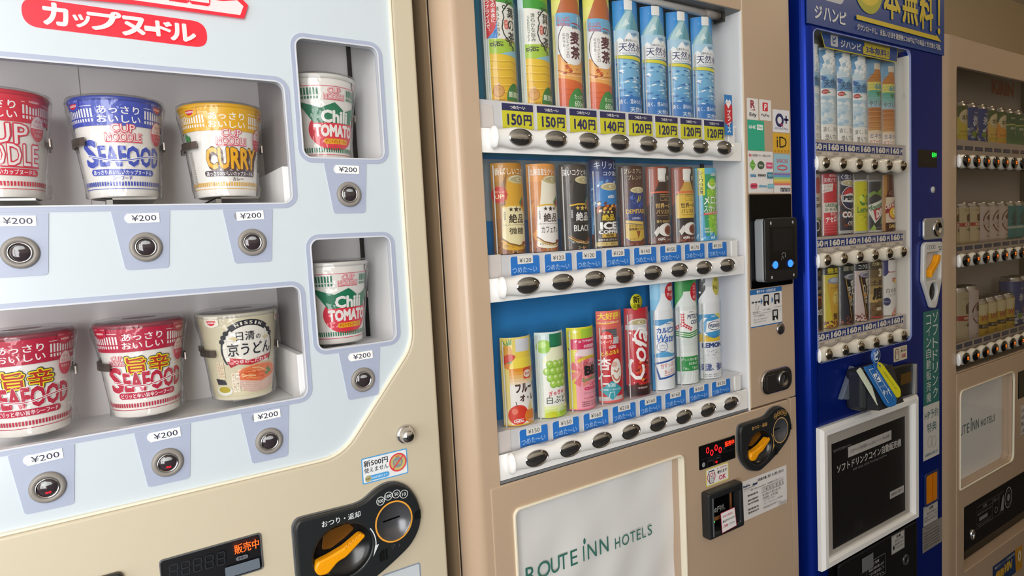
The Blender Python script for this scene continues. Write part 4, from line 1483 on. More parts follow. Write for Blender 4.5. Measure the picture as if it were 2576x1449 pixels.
def art_melon():
    A = Art(0.001)
    A.grad(-SW, 0, SW + 18, 140, '#4aa4d0', '#62b8da', 5)
    A.poly([(-9, 10), (30, 10), (34, 128), (-14, 128)], '#2c9a6a').poly([(0, 10), (22, 10), (27, 100), (-4, 100)], '#8cc63a')
    for i in range(30):
        A.poly([(p := (random.uniform(-4, 24), random.uniform(14, 98)))] + [(p[0] + 4, p[1] + 2), (p[0] + 2, p[1] + 6)], random.choice(('#a8d84a', '#d6ec9a', '#5fb03a', '#c3e06a')))
    A.el(9, 108, 12, '#eaf3d8', 9).el(9, 112, 9, '#9ccf3e', 8).T('melon', 9, 111, 12, 3, '#e8e23a', 0.02)
    dydo(A, 12, 126, 14)
    A.rect(-21, 88, -8, 140, '#dfdc35').V('シュワうま！', -14.5, 134, 7.2, '#2c3a2c', 0.03, 1.02)
    A.outl('メロン', 8, 78, 38, 16, '#f3f5ee', '#2a8a50', 0.06, 0.03, shear=0.1).outl('スカッシュ', 10, 62, 42, 13, '#f3f5ee', '#2a8a50', 0.06, 0.02, shear=0.1)
    A.poly([(-12, 50), (30, 53), (30, 57), (-12, 54)], '#d0484e').T('MELON SQUASH', 8, 53.6, 34, 2.6, '#f6eaea', 0.02)
    A.T('無果汁', -4, 24, 13, 4, '#eaf3d8', 0.01).T('炭酸飲料', -2, 18, 17, 4, '#eaf3d8', 0.01)
    for i in range(20):
        x, z = random.uniform(-SW, 24), random.uniform(1, 12)
        A.poly([(x, z), (x + 5, z + 1), (x + 4, z + 5), (x, z + 4)], random.choice(('#7cc4ea', '#bfe4f4', '#3a8fd0')))
    return A


def art_fruit():
    A = Art(0.001)
    A.grad(-SW, 0, SW + 18, 140, '#e6d79a', '#e9d468', 5)
    A.el(-24, 118, 9, '#d89a2a', 11)
    for k in range(5):
        A.poly([(-24, 128), (-32 + 4 * k, 140), (-28 + 3 * k, 130)], '#5a9a3a')
    A.el(-20, 105, 12, '#d2402c', 10).poly([(-28, 100), (-18, 95), (-10, 100), (-18, 104)], '#3f9a4a').el(-22, 96, 7, '#e0862c', 5)
    bottle(A, 4, 26, 0, 92, 118, 12, 138, '#efd34c', '#d9dbe2', 14)
    A.poly([(-22, 90), (30, 90), (22, 108), (-12, 108)], '#f4dd4c').grad(-22, 60, 30, 92, '#f4f0ea', '#e8941c', 6)
    A.rect(-22, 0, 30, 66, '#f3f0ec')
    A.rr(1, 74, 18, 92, 2, '#d8502c').el(9.5, 82, 8, '#f3e8dc', 6).T('復刻堂', 9.5, 82, 13, 4.6, '#c8402a', 0.02)
    A.T('フルーツ', 8, 60, 44, 15, '#4a2c28', 0.05).T('オ・レ', 8, 44, 30, 11, '#4a2c28', 0.05)
    A.el(-10, 18, 17, '#d83a24', 16).el(12, 14, 12, '#e8842c', 11).el(-16, 24, 5, '#ea7a62').line([(-12, 32), (-14, 39)], 1.2, '#3a2418').poly([(7, 26), (13, 38), (14, 38), (16, 26), (12, 22)], '#e8cf8a')
    A.rect(-SW, 0, SW, 3, '#e0b02c')
    dydo(A, -10, 7.5, 16).T('無果汁', 13, 7, 12, 3.4, '#f0ece4')
    return A


def art_grape():
    A = Art(0.001)
    A.grad(-SW, 0, SW + 18, 140, '#e4ead8', '#cfe2e2', 5)
    A.el(-20, 118, 13, '#9ccf4a', 11).el(-22, 121, 7, '#bde07a', 5)
    bottle(A, 4, 27, 0, 92, 118, 12, 138, '#eef2cf', '#1f7a52', 14)
    A.rect(-10, 116, 18, 119, '#18694a')
    A.rect(-23, 0, 31, 90, '#f3f4ec')
    for row, n, z in ((0, 4, 88), (1, 5, 77), (2, 4, 66), (3, 3, 56)):
        for k in range(n):
            x = 4 + (k - (n - 1) / 2) * 10
            A.el(x, z, 6.6, '#86b83a').el(x - 0.6, z + 0.8, 5.4, '#a8d256').el(x - 1.6, z + 2, 2.2, '#dcefac')
    A.T('ぎゅぎゅっと', 6, 42, 42, 8, '#d84a60', 0.02, rot=5).T('白ぶどう', 6, 30, 50, 13, '#3f4a44', 0.01)
    A.grad(-23, 0, 31, 20, '#b8d83a', '#e8efb0', 4).el(-12, 5, 10, '#c9cf2c', 6).el(14, 8, 12, '#a6cc3c', 8)
    dydo(A, 8, 12, 16, '#e4eeda')
    return A


def art_choco():
    A = Art(0.001)
    A.grad(-SW, 0, SW + 18, 140, '#e8d84a', '#d9d62c', 4)
    for x, z, q in ((-20, 134, 6), (-30, 128, 3), (24, 126, 3)):
        A.poly([(x, z + q), (x + q * 0.2, z + q * 0.2), (x + q, z), (x + q * 0.2, z - q * 0.2), (x, z - q), (x - q * 0.2, z - q * 0.2), (x - q, z), (x - q * 0.2, z + q * 0.2)], '#f8f6d8')
    bottle(A, 4, 26, 0, 94, 116, 13, 138, '#f0a8b8', '#a8cc3a', 14)
    A.rect(-22, 0, 30, 92, '#f0a0b0')
    A.poly([(-22, 94), (30, 88), (30, 100), (-14, 104)], '#ecd8dc')
    A.rr(-28, 104, 34, 122, 2, '#d42c5c').T('チョコラBB×DyDo', 4, 117, 52, 5.4, '#f8eaf0', 0.03).T('共同開発', 8, 108.5, 28, 6, '#f8eaf0', 0.02)
    A.poly([(-34, 108), (-28, 104), (-30, 100)], '#5a2a2a')
    for a in range(8):
        t = a * PI / 4
        A.poly([(-10, 66), (-10 + 22 * math.cos(t), 66 + 26 * math.sin(t)), (-10 + 22 * math.cos(t + 0.6), 66 + 26 * math.sin(t + 0.6))], '#e26a72' if a % 2 else '#ea8a80')
    A.line(ell(6, 80, 24, 10, 16, 165, 15), 5, '#e8cf3a').T('カラダの中から輝く', 6, 89, 40, 4, '#7a3a3a', 0.01)
    A.T('Chocola', 6, 79, 28, 6, '#2c2226', 0.0).T('BB', 8, 67, 30, 17, '#1f1a1e', 0.07).T('Sparkling', 6, 52.5, 36, 8.5, '#3f9a4c', 0.02, shear=0.2, rot=6).T('Light', 12, 44, 20, 8, '#e8506a', 0.02, shear=0.2)
    A.rr(-8, 34, 24, 39, 2, '#d8305c').T('グレープフルーツ味', 8, 36.5, 28, 3, '#f8eaf0', 0.01)
    A.T('ビタミンC・クエン酸', 6, 29, 30, 3, '#6a3a48').T('チョコラBB×DyDo', 6, 20, 32, 3.2, '#c8304c', 0.02)
    for k in range(3):
        A.T('栄養機能食品 一日一本を目安に', 5, 14 - 3.4 * k, 36, 2.4, '#5a3038')
    A.rect(-SW, 0, SW, 3, '#e8708a')
    return A


def art_annin():
    A = Art(0.001)
    A.grad(-SW, 0, SW + 18, 165, '#d8605c', '#e06a5e', 4)
    bottle(A, 4, 24, 6, 104, 116, 16, 130, '#c42832', '#55565c', 14)
    for z in (118, 122, 126):
        A.rect(6, z, 24, z + 1, '#8a8b90')
    A.rect(-14, 104, 22, 116, '#c2c3c6')
    A.rect(-20, 5, 28, 100, '#c8242e').rect(-20, 5, 28, 12, '#c9c4c2')
    A.T('大好評！', 6, 153, 46, 13, '#f3d84a', 0.03).line(ell(0, 146, 26, 6, 14, 200, 320), 1.4, '#f3c83a').T('さっぱり甘酸っぱい', 6, 142, 42, 4, '#f8ead8', 0.01)
    A.el(-4, 113, 14, '#d8342e').T('新感覚', -4, 117, 21, 7, '#f8f0ec', 0.02).T('スイーツ', -4, 108, 22, 7, '#f8f0ec', 0.02)
    dydo(A, 8, 98, 14).T('とろぷるる', 4, 89, 34, 8, '#f0d23a', 0.03, rot=6)
    A.V('杏仁', -8, 82, 24, '#f6efec', 0.03)
    A.el(14, 55, 13, '#a81e26', 24).el(14, 56, 11.5, '#f2ece4', 22).el(10, 68, 6, '#e2b8a8', 5).line(ell(14, 56, 9, 16, 12, 200, 320), 3, '#c87a5a').line([(8, 58), (14, 54), (20, 60)], 2.4, '#c2684a')
    A.poly([(-18, 24), (4, 40), (26, 24), (4, 6)], '#3aa0b0').T('5回', 3, 32, 14, 7, '#eef6f6', 0.02).T('程度振って飲んでね', 3, 24.5, 34, 3.6, '#eef6f6', 0.01).line([(-2, 11), (0, 20), (8, 20), (8, 11)], 1.2, '#eef6f6')
    return A


def art_cola():
    A = Art(0.001)
    A.grad(-SW, 0, SW + 18, 155, '#c02a34', '#b9323a', 4)
    can(A, 3, 24, 2, 142, '#c3202c', '#b9babf', 0.02)
    A.poly([(-20, 130), (26, 130), (24, 118), (-20, 122)], '#d3d4d8')
    for i in range(44):
        x, z = random.uniform(-4, 26), random.uniform(16, 60)
        A.poly([(x, z), (x + 5, z + 3), (x + 2, z + 6), (x - 3, z + 3)], random.choice(('#7a1814', '#d8502c', '#e88a3a', '#5a1210', '#b83020')))
    A.grad(-22, 2, 28, 22, '#2a1412', '#4a1814', 3)
    A.T('Cola', 2, 76, 90, 32, '#f6f2f0', 0.015, shear=0.3, rot=80)
    A.line([(14, 104), (20, 112), (16, 122), (4, 124), (-4, 112), (-2, 98), (8, 92)], 4, '#f6f2f0')
    for x, z, q in ((-12, 116, 2), (-15, 108, 1.2), (20, 64, 1.4), (22, 56, 1), (-16, 22, 1.8), (-8, 26, 1)):
        A.el(x, z, q, '#f6f2f0', n=12)
    dydo(A, 14, 118, 12)
    A.V('すっきり', -24, 40, 4, '#f6e4e0', 0.01).T('炭酸飲料', 8, 16, 20, 3.6, '#d8ccc8', 0.01)
    return A


def art_calwater():
    A = Art(0.001)
    A.grad(-SW, 0, SW + 18, 203, '#3f9ad8', '#8cc8ea', 6)
    bottle(A, 3, 24, 0, 134, 180, 9, 203, '#e9edf0', '#c9dcea', 10)
    A.el(17, 182, 15, '#c8303a', 17).T('微糖', 17, 188, 16, 9, '#f8eeee', 0.02).T('すっきり', 18, 177, 22, 7, '#f8eeee', 0.02)
    A.rect(-21, 64, 27, 128, '#f1f4f6').poly(wavy(-21, 27, 124, 3, 48) + [(27, 132), (-21, 132)], '#4a9ad2').poly(wavy(-21, 27, 70, 3, 48, 2) + [(27, 62), (-21, 62)], '#5aa8dc')
    A.T('Asahi', 8, 124, 12, 3, '#2f6ab0', 0.03).T('カルピス', 4, 112, 40, 11, '#2c5cae', 0.05).T('Water', 6, 97, 44, 15, '#2a66b8', 0.03, shear=0.25)
    for i in range(14):
        A.el(random.uniform(-18, 24), random.uniform(70, 118), random.uniform(0.8, 2), '#7fbce4', n=10)
    A.ring(-6, 82, 10, 1.2, '#4a6aa8', 9).T('カラダに', -6, 84, 13, 3.4, '#2f4a8a', 0.01).T('ピース', -6, 79, 11, 3.4, '#2f4a8a', 0.01)
    A.poly([(-22, 52), (28, 60), (28, 26), (-14, 20)], '#2a5aa6').poly([(-19, 49), (28, 57), (28, 30), (-11, 24)], '#f5f7f8')
    A.T('甘ずっぱい', 6, 47, 34, 9, '#c8303c', 0.01, rot=8).T('あふれる', 9, 35.5, 26, 8, '#c8303c', 0.01, rot=8).line([(-4, 27), (24, 32)], 1, '#c8303c')
    return A


def art_mitsuya():
    A = Art(0.001)
    A.grad(-SW, 0, SW + 18, 203, '#2f9a48', '#3aa04c', 4)
    bottle(A, 4, 25, 0, 146, 178, 9, 203, '#dfe5e2', '#3a8a4a', 11)
    A.el(22, 176, 13, '#c82c38', 18).V('スッキリ', 19, 188, 8, '#f8eeee', 0.01)
    A.rect(-21, 92, 29, 142, '#f1f3f0')
    for k in (90, 210, 330):
        t = math.radians(k)
        d, n = Vector((math.cos(t), math.sin(t))), Vector((-math.sin(t), math.cos(t)))
        c = Vector((-8, 116))
        A.quads([[tuple(c + d * a + n * s * 3.4), tuple(c + d * (a + 4) + n * s * 3.4), tuple(c + d * (a + 3) + n * s * 0.3), tuple(c + d * (a - 1) + n * s * 0.3)] for a in (2, 7, 12, 17) for s in (1, -1)], '#cc2c3a')
    A.T('MITSUYA', 18, 130, 34, 9, '#2a3460', 0.03, shear=0.15).T('CIDER', 19, 119, 22, 8, '#2a3460', 0.03, shear=0.15).T('Asahi', 10, 139, 10, 2.6, '#2a3460', 0.02)
    for z, c in ((100, '#2c8a42'), (96, '#5aa84a'), (92, '#2c8a42')):
        A.line([(-21, z + 3), (4, z - 2), (29, z + 3)], 2.4, c)
    A.grad(-21, 48, 29, 88, '#e4ebe6', '#d6dedb', 3)
    A.rect(-21, 26, 29, 54, '#2f9448').T('ずっと受け継ぐ', 6, 48, 40, 5.4, '#f1f5ee', 0.01).T('日本の', 12, 40, 20, 6, '#f1f5ee', 0.01).T('「水」「香り」', 8, 31, 34, 5.4, '#f1f5ee', 0.01)
    for i in range(8):
        x = -18 + 6 * i
        A.poly([(x, 4), (x + 5, 22), (x + 2, 24), (x - 2, 8)], random.choice(('#f2f5f4', '#c9d3d0', '#e4ebe9')))
    return A


def art_wilkinson():
    A = Art(0.001)
    A.grad(-SW, 0, SW + 18, 203, '#e6e8ec', '#d9dce2', 4)
    A.rect(-SW, 150, -2, 203, '#1f2124')
    for i in range(40):
        A.el(random.uniform(-24, -2), random.uniform(135, 200), random.uniform(0.5, 2.4), random.choice(('#dfe3e6', '#f2f4f5', '#6b6f74')), n=10)
    bottle(A, 3, 24, 0, 152, 182, 9, 203, '#e4e6e9', '#c9ccd2', 10)
    A.el(18, 184, 11, '#c4ba58', 20).T('刺激', 16, 194, 10, 5, '#6a6428', 0.01).T('No.1', 17, 180, 16, 8, '#5a5420', 0.02)
    A.rect(-21, 76, 27, 128, '#3f9ad2').poly([(-21, 92), (8, 80), (27, 84), (27, 74), (-21, 74)], '#e6c23a').poly([(10, 128), (27, 116), (27, 128)], '#e8d85a')
    for k in range(4):
        A.line(ell(0 - 2 * k, 104, 14, 18, 14, 110, 250), 1.2, '#f3f5f6')
    A.poly([(-8, 92), (26, 96), (27, 118), (-6, 114)], '#f4f5f6').el(11, 105, 15, '#24406e', 9).el(11, 105, 13.8, '#f4f5f6', 7.8).T('WILKINSON', 11, 105, 25, 7.6, '#24406e', 0.05)
    A.T('Asahi', 8, 124, 10, 3, '#eef4f8', 0.02).T('ウィルキンソン タンサン', 4, 83, 36, 4, '#2c4a86', 0.01)
    A.T('LEMON', 6, 67, 44, 10, '#24407e', 0.06)
    for i in range(30):
        A.line([(p := (random.uniform(-20, 24), random.uniform(34, 58)))] + [(p[0] + random.uniform(-6, 6), p[1] + random.uniform(-2, 4))], random.uniform(0.4, 1.1), random.choice(('#9aa0a8', '#c3c8ce', '#6c737c')))
    A.T('刺激、強め。', 8, 24, 52, 15, '#24408a', 0.02)
    for k in range(2):
        A.T('炭酸水 果汁・甘味料なし', 2, 9 - 4 * k, 34, 2.2, '#5a6070')
    return A


def make_card(A, h, label, case=None, bg='#dddddd', deep=1.0, shift=0.0, tip=0.0, fl=0.0265):
    """curved printed card standing in a clear half-round case"""
    t = thing('drink_display', label, 'drink display')
    b = MB()
    n = 26
    shp = lambda p: (p[0] * (1 - tip * p[2] / h), (p[1] + R * math.cos(ARC)) * deep * (1 - tip * p[2] / h), p[2])
    vs, fs = [], []
    for j, z in enumerate((0.001, h)):
        for i in range(n + 1):
            a = -ARC + 2 * ARC * i / n
            for rr in (R, R - 0.0007):
                vs.append((rr * math.sin(a), -rr * math.cos(a), z))
    L_ = 2 * (n + 1)
    for i in range(n):
        k = 2 * i
        fs += [[k, k + 2, L_ + k + 2, L_ + k], [k + 1, L_ + k + 1, L_ + k + 3, k + 3], [L_ + k, L_ + k + 2, L_ + k + 3, L_ + k + 1], [k, k + 1, k + 3, k + 2]]
    fs += [[0, L_, L_ + 1, 1], [2 * n, 2 * n + 1, L_ + 2 * n + 1, L_ + 2 * n]]
    b.add(vs, fs, ink(bg))
    # keep the print inside the sheet
    sw, hh = SW / 1000, h
    C_ = Art()
    for tris, m, k in A.t:
        keep = []
        for tr in tris:
            poly = [(q[0] + shift / 1000, q[1]) for q in tr]
            for ax, lim, sg in ((0, -sw, 1), (0, sw, -1), (1, 0.001, 1), (1, hh, -1)):
                res = []
                for q in range(len(poly)):
                    p0, p1 = poly[q - 1], poly[q]
                    d0, d1 = (p0[ax] - lim) * sg, (p1[ax] - lim) * sg
                    if (d0 >= 0) != (d1 >= 0):
                        u = d0 / (d0 - d1)
                        res.append((p0[0] + (p1[0] - p0[0]) * u, p0[1] + (p1[1] - p0[1]) * u))
                    if d1 >= 0:
                        res.append(p1)
                poly = res
                if not poly:
                    break
            for q in range(1, len(poly) - 1):
                keep.append((poly[0], poly[q], poly[q + 1]))
        C_.t.append((keep, m, k))
    b.art(C_, curvemap(R), 0.002, 0.00002, 0.0001)
    b.v = [shp(p) for p in b.v]
    b.build('printed_card', t, z=False)
    if case == 0:
        return t
    hc = case or h - 0.004
    c = MB()
    rc = R + 0.0028
    vs, fs = [], []
    for z in (0.0005, hc):
        for i in range(n + 1):
            a = -ARC * 1.02 + 2.04 * ARC * i / n
            vs.append((rc * math.sin(a), -rc * math.cos(a), z))
    for i in range(n):
        fs.append([i, i + 1, n + 2 + i, n + 1 + i])
    c.add(vs, fs, CASE, True)
    xe, ye = rc * math.sin(ARC * 1.02) + 0.0004, -rc * math.cos(ARC * 1.02)
    for sg, f_ in ((-1, fl), (1, 0.020)):
        c.box(sg * xe - 0.0006, sg * xe + 0.0006, -f_, ye + 0.003, 0.0005, hc, CASE)
    c.box(-xe - 0.0008, -xe + 0.0008, -fl - 0.0012, -fl, 0.0005, hc, EDGE)
    c.box(-xe, xe, ye - 0.002, ye + 0.003, 0.0, 0.0006, CASE)
    c.v = [shp(p) for p in c.v]
    c.build('clear_case', t, z=False)
    return t


EDGE = clear('case_edge_highlight', '#eef2f4', 1.4, 0.1, 0.6, '#fbfcfc')  # milky white strip: the highlight along the case edge is put into the colour
DX0, DP, DY = 0.5430, 0.0656, 0.0090


def setrow(cards, zs, group):
    for i, c in enumerate(cards):
        put(c, DX0 + DP * i, DY, ZC + zs + 0.0002)
        c['group'] = group


def again(src, label):
    c = copy_tree(src)
    c['label'] = label
    return c


g1 = make_card(price_flag(art_green()), 0.2, 'green tea bottle card with a red and blue flag in the tan machine', 0.16, '#dfe9d8')
g2 = make_card(art_green(), 0.2, 'green tea bottle card without a flag, second in the top row of the tan machine', 0.155, '#dfe9d8')
m1 = make_card(art_barley(), 0.2, 'orange barley tea bottle card beside the green tea card, tan machine top row', 0.155, '#f0e9d2', shift=-2)
m2 = again(m1, 'orange barley tea bottle card beside the blue water cards, tan machine top row')
w1 = make_card(art_water(), 0.2, 'blue mineral water card beside the barley tea card, first of four water cards', 0.13, '#3f9bd8', shift=-10)
w2 = again(w1, 'blue mineral water card, second of four water cards in the tan machine')
w3 = again(w1, 'blue mineral water card, third of four water cards in the tan machine')
w4 = again(w1, 'blue mineral water card beside the white right wall of the tan machine, last of four')
setrow([g1, g2, m1, m2, w1, w2, w3, w4], ROWS[0][3], 'bottle cards in the top row of the tan machine')
z1 = make_card(art_zeppin('#8a5a24', '#c0872e', '香ばしいコク', '#f0e6d0', '#d9a52c', '#ece0b0', '#2a1d14', '微糖', '香り・コク・キレ、極まる', '#4a2c14', True), 0.14, 'golden coffee can card with a round red seal', None, '#8a5a24')
z2 = make_card(art_zeppin('#a8643a', '#e09a4c', '北海道産生クリーム', '#f6ece2', '#ece6d2', '#f2efec', '#3a2a24', 'カフェオレ', 'まろやかなコク、極まる', '#4a2c14'), 0.14, 'cream and orange cafe au lait can card', None, '#a8643a')
z3 = make_card(art_zeppin('#2c2826', '#4a403a', '深いコクとキレ', '#f2f0ec', '#2a292b', '#1f1e20', '#f0efec', 'BLACK', '深いコクとキレ、極まる', '#e8e4da', stars='#e0c060'), 0.14, 'black coffee can card with a gold and white label', None, '#2c2826')
z4 = make_card(art_ice(), 0.15, 'blue iced coffee can card with ice cubes, taller than its neighbours', 0.13, '#7ab4e0', shift=-8)
z5 = make_card(art_demitasse(), 0.14, 'navy and gold demitasse coffee can card', None, '#6b3a2c', shift=-9)
z6 = make_card(art_barista('#33211e', '#3a2420', '#d6b46a'), 0.14, 'dark brown bottled coffee card with a white cap', None, '#5a2f24', shift=-7)
z7 = make_card(art_barista('#caa14a', '#dcb949', '#3a2418'), 0.14, 'amber bottled coffee card with a white cap', None, '#5a2f24', shift=-7)
z8 = make_card(art_melon(), 0.14, 'green melon soda card with a yellow side strip', None, '#4aa4d0', shift=-9)
setrow([z1, z2, z3, z4, z5, z6, z7, z8], ROWS[1][3], 'coffee and soda cards in the middle row of the tan machine')
f1 = make_card(art_fruit(), 0.141, 'yellow fruit milk bottle card with a pineapple and apple', None, '#e6d79a')
f2 = make_card(art_grape(), 0.141, 'white grape juice bottle card with a green cap', None, '#e4ead8')
f3 = make_card(art_choco(), 0.141, 'pink sparkling vitamin drink card with a lime cap', None, '#e8d84a')
f4 = make_card(art_annin(), 0.162, 'red almond jelly drink card with a yellow headline', 0.135, '#d8605c', shift=-15)
f5 = make_card(art_cola(), 0.16, 'red cola can card with a round yellow badge', 0.15, '#c02a34', shift=-13)
f6 = make_card(art_calwater(), 0.202, 'blue and white lactic water bottle card with a red disc', 0.15, '#3f9ad8', shift=-9)
f7 = make_card(art_mitsuya(), 0.202, 'green clear cider bottle card with a red three-armed mark', 0.15, '#2f9a48', shift=-14)
f8 = make_card(art_wilkinson(), 0.202, 'lemon sparkling water bottle card with a black splash corner', 0.15, '#e6e8ec', shift=-15)
bd = MB()
bd.lathe([(0.0, -0.0006), (0.0145, -0.0006), (0.0145, 0.0), (0.0, 0.0)], ink('#d3cf2a'), -0.012, -0.0158, 0.171, 40, 'y')
A = Art(0.001)
A.T('新', -12, 175.5, 16, 13.5, '#22221c', 0.03).T('定番', -12, 164, 17, 7.5, '#22221c', 0.012)
bd.flat(A, -0.0158)
bd.build('round_badge', f5, z=False)
setrow([f1, f2, f3, f4, f5, f6, f7, f8], ROWS[2][3], 'bottle and can cards in the bottom row of the tan machine')

# ---------------------------------------------------------------- stickers and fittings on the tan machine
def sticker(name, A, y, parent, bx=None):
    return MB().flat(A, y).build(name, parent)


A = Art(0.001)
A.rect(1023, 176, 1045.5, 252, '#2f7fc4').poly([(1023, 232), (1034, 240), (1045.5, 232), (1045.5, 205), (1034, 192), (1023, 200)], '#c8303a')
A.poly([(1025.5, 238), (1030, 244), (1034, 240), (1038, 244), (1043, 238), (1034, 226)], '#f3f4f5').T('ハート', 1034, 237.5, 11, 4, '#c8303a', 0.02).V('プライス', 1034.5, 224, 10.5, '#f4f4f4', 0.03, 1.05)
sticker('heart_price_sticker', A, -0.025, DM)
A = Art(0.001)
A.rr(1083, 208, 1118.5, 249.5, 2, '#e9e6e3').T('R', 1101, 238, 14, 16, '#9a1f3e', 0.03).poly([(1094, 226.5), (1109, 226.5), (1107, 229)], '#9a1f3e').T('Edy', 1101, 217, 22, 9, '#26242a', 0.02)
sticker('payment_sticker', A, Y - 0.0001, DM)
A = Art(0.001)
A.rr(1121.5, 209, 1160, 249.5, 2, '#e9e6e3').rr(1132, 227, 1149, 244, 1.5, '#d83040').T('P', 1140.5, 235, 9, 13, '#f6eeee', 0.04, shear=0.2).T('PayPay', 1140.5, 218.5, 27, 6.5, '#3a3438', 0.01)
sticker('payment_sticker', A, Y - 0.0001, DM)
A = Art(0.001)
A.rr(1164, 188, 1220.5, 233, 2, '#e9e8ee').ring(1187, 212, 10.5, 6.5, '#2a2c60', n=40).line([(1190, 206), (1198, 200)], 3, '#c84050').rects([(1201, 212, 1217, 216.5), (1206.8, 206, 1211.2, 222)], '#2a2c60').T('QUICPay', 1193, 195, 46, 5, '#4a4a78', 0.0, shear=0.25)
sticker('payment_sticker', A, Y - 0.0001, DM)
A = Art(0.001)
A.rr(1083.5, 148.5, 1136, 207.5, 1, '#2fae8c').T('LINE', 1098, 194, 21, 6, '#f2f6f4', 0.04).rr(1112, 189, 1131, 199.5, 1, '#f2f6f4').T('Pay', 1121.5, 194, 14, 6.5, '#3fae8c', 0.02)
sticker('payment_sticker', A, Y - 0.0001, DM)
A = Art(0.001)
A.rr(1163.5, 146.5, 1220, 186, 1, '#dfae36').T('i', 1178, 168, 4.5, 22, '#2a2620', 0.02).T('D', 1197, 168, 25, 22, '#2a2620', 0.0).rects([(1168 + 11 * i, 147.5, 1173 + 11 * i, 152) for i in range(5)], '#c08a2c')
sticker('payment_sticker', A, Y - 0.0001, DM)
A = Art(0.001)
A.rr(1082, 65.5, 1162, 147.5, 1.5, '#eae7e5').T('ic', 1090, 139.5, 8, 6, '#c8303a', 0.04).T('交通系電子マネーご利用になれます', 1126, 139, 60, 5, '#4a464a', 0.01)
A.poly([(1086, 120), (1096, 131), (1106, 120), (1096, 109)], '#6aae3c').T('Kitaca', 1096, 120, 13, 3, '#e9f2e0')
A.el(1122, 120, 11, '#4a5f48', 8).T('Suica', 1122, 120, 13, 4, '#dfe8dc', 0.02).rr(1139, 114, 1159, 126, 1, '#d84a7c').T('PASMO', 1149, 120, 15, 4, '#f6e8ee', 0.03)
A.T('toica', 1096, 100, 18, 7, '#3a90c0', 0.04).T('manaca', 1123, 100, 25, 4.6, '#33323a', 0.03).rr(1140, 94, 1159, 106, 1, '#3a8098').T('ICOCA', 1150, 100, 14, 4.5, '#dcebf0', 0.03)
A.rr(1086, 74, 1107, 84, 4, '#d8506a').T('SUGOCA', 1096, 79, 17, 3.6, '#4a1a28', 0.02).T('nimoca', 1124, 79, 24, 5.5, '#5aa8d0', 0.04).rr(1140, 74.5, 1160, 83, 1, '#7fbccc').T('はやかけん', 1150, 79, 15, 3, '#e9f4f6', 0.01).T('SUGOCA is a registered mark', 1145, 68.5, 30, 1.6, '#8a8688')
sticker('payment_sticker', A, Y - 0.0001, DM)
A = Art(0.001)
A.rr(1165, 106.5, 1220, 143.5, 1, '#9cc8d8').T('WAON', 1192.5, 130, 38, 9.5, '#c85060', 0.01).ring(1193, 116, 16, 2.4, '#d8484e', 4.4)
sticker('payment_sticker', A, Y - 0.0001, DM)
A = Art(0.001)
A.rr(1163.5, 65, 1220, 105.5, 0.6, '#eae8e8')
for i, c in enumerate(('#e07a72', '#eab25c', '#e2d472', '#9ccf8a', '#6aa8d0', '#8a78b8')):
    A.rect(1163.5, 80.5 + 4.1 * i, 1220, 84.6 + 4.1 * i, c)
A.T('nanaco', 1201.5, 71.5, 33, 8.5, '#33323a', 0.02)
sticker('payment_sticker', A, Y - 0.0001, DM)

b = MB()
b.plate(rrect(1.0815, -0.125, 1.2195, 0.0625, 0.003), [], Y - 0.0025, Y - 0.0002, BLACKG, 0.0008)
po = b.build('reader_plate', DM)
b = MB()
b.plate(rrect(1.0935, -0.112, 1.2, 0.0135, 0.008), [], Y - 0.022, Y - 0.002, mat('reader_grey', '#8f9499', 0.35), 0.003, 3)
b.plate(rrect(1.0935, -0.1125, 1.2, 0.014, 0.008), [], Y - 0.027, Y - 0.0215, BLACK, 0.002, 3)
A = Art(0.001)
A.rr(1107, -90, 1191, -4, 1, '#0b0b0d').rr(1118, -52, 1180, -8, 0.5, '#17171b')
for x, z in ((1112, 4), (1184, 4), (1112, -103), (1184, -103)):
    A.rr(x - 2.4, z - 2.8, x + 2.4, z + 2.8, 0.8, '#b9babd')
for x in (1124, 1173):
    A.el(x, -79, 8.6, glow('#2a6cff', 2.6), 7.6)
    A.poly([(x - 13 if x < 1150 else x + 13, -79), (x - 10 if x < 1150 else x + 10, -75), (x - 10 if x < 1150 else x + 10, -83)], '#8a8d92')
A.line([(1143, -70), (1146, -62), (1150, -68), (1152, -62)], 1.2, '#a9abb0').line([(1144, -60), (1148, -56), (1156, -57), (1156, -66)], 1.2, '#a9abb0')
b.flat(A, Y - 0.027)
b.build('card_reader', po)

A = Art(0.001)
A.rect(1079.5, -203, 1183, -127, '#e6e4e2').rect(1079.5, -137, 1183, -127, '#2f6fb0').rect(1079.5, -203, 1183, -201, '#2f6fb0').T('電子マネーの利用方法', 1131, -132, 62, 6.5, '#eef2f6', 0.02)
for x, z in ((1130, -151), (1165, -151), (1158, -184)):
    A.rr(x - 9, z - 11, x + 9, z + 11, 2, '#222226').rr(x - 5.5, z - 2, x + 5.5, z + 8, 0.5, '#c9cacc').poly([(x, z - 4), (x + 7, z - 14), (x + 1, z - 17), (x - 3, z - 8)], '#efe9e4')
for x in (1086, 1096, 1106):
    A.el(x, -152, 4, '#3a3a40', 1.6)
A.line([(1096, -154), (1094, -166), (1102, -168), (1104, -160)], 0.8, '#55555a').poly([(1111, -145), (1116, -152), (1111, -159)], '#2f6fb0').poly([(1146, -145), (1151, -152), (1146, -159)], '#2f6fb0')
A.T('商品を選んで', 1096, -172, 24, 3.4, '#3a3a40', 0.01).T('マネーを選んで', 1131, -170, 28, 3.4, '#3a3a40', 0.01).T('カードをタッチ', 1166, -168, 26, 3.4, '#3a3a40', 0.01).rect(1083, -176, 1180, -175.4, '#9a9a9e')
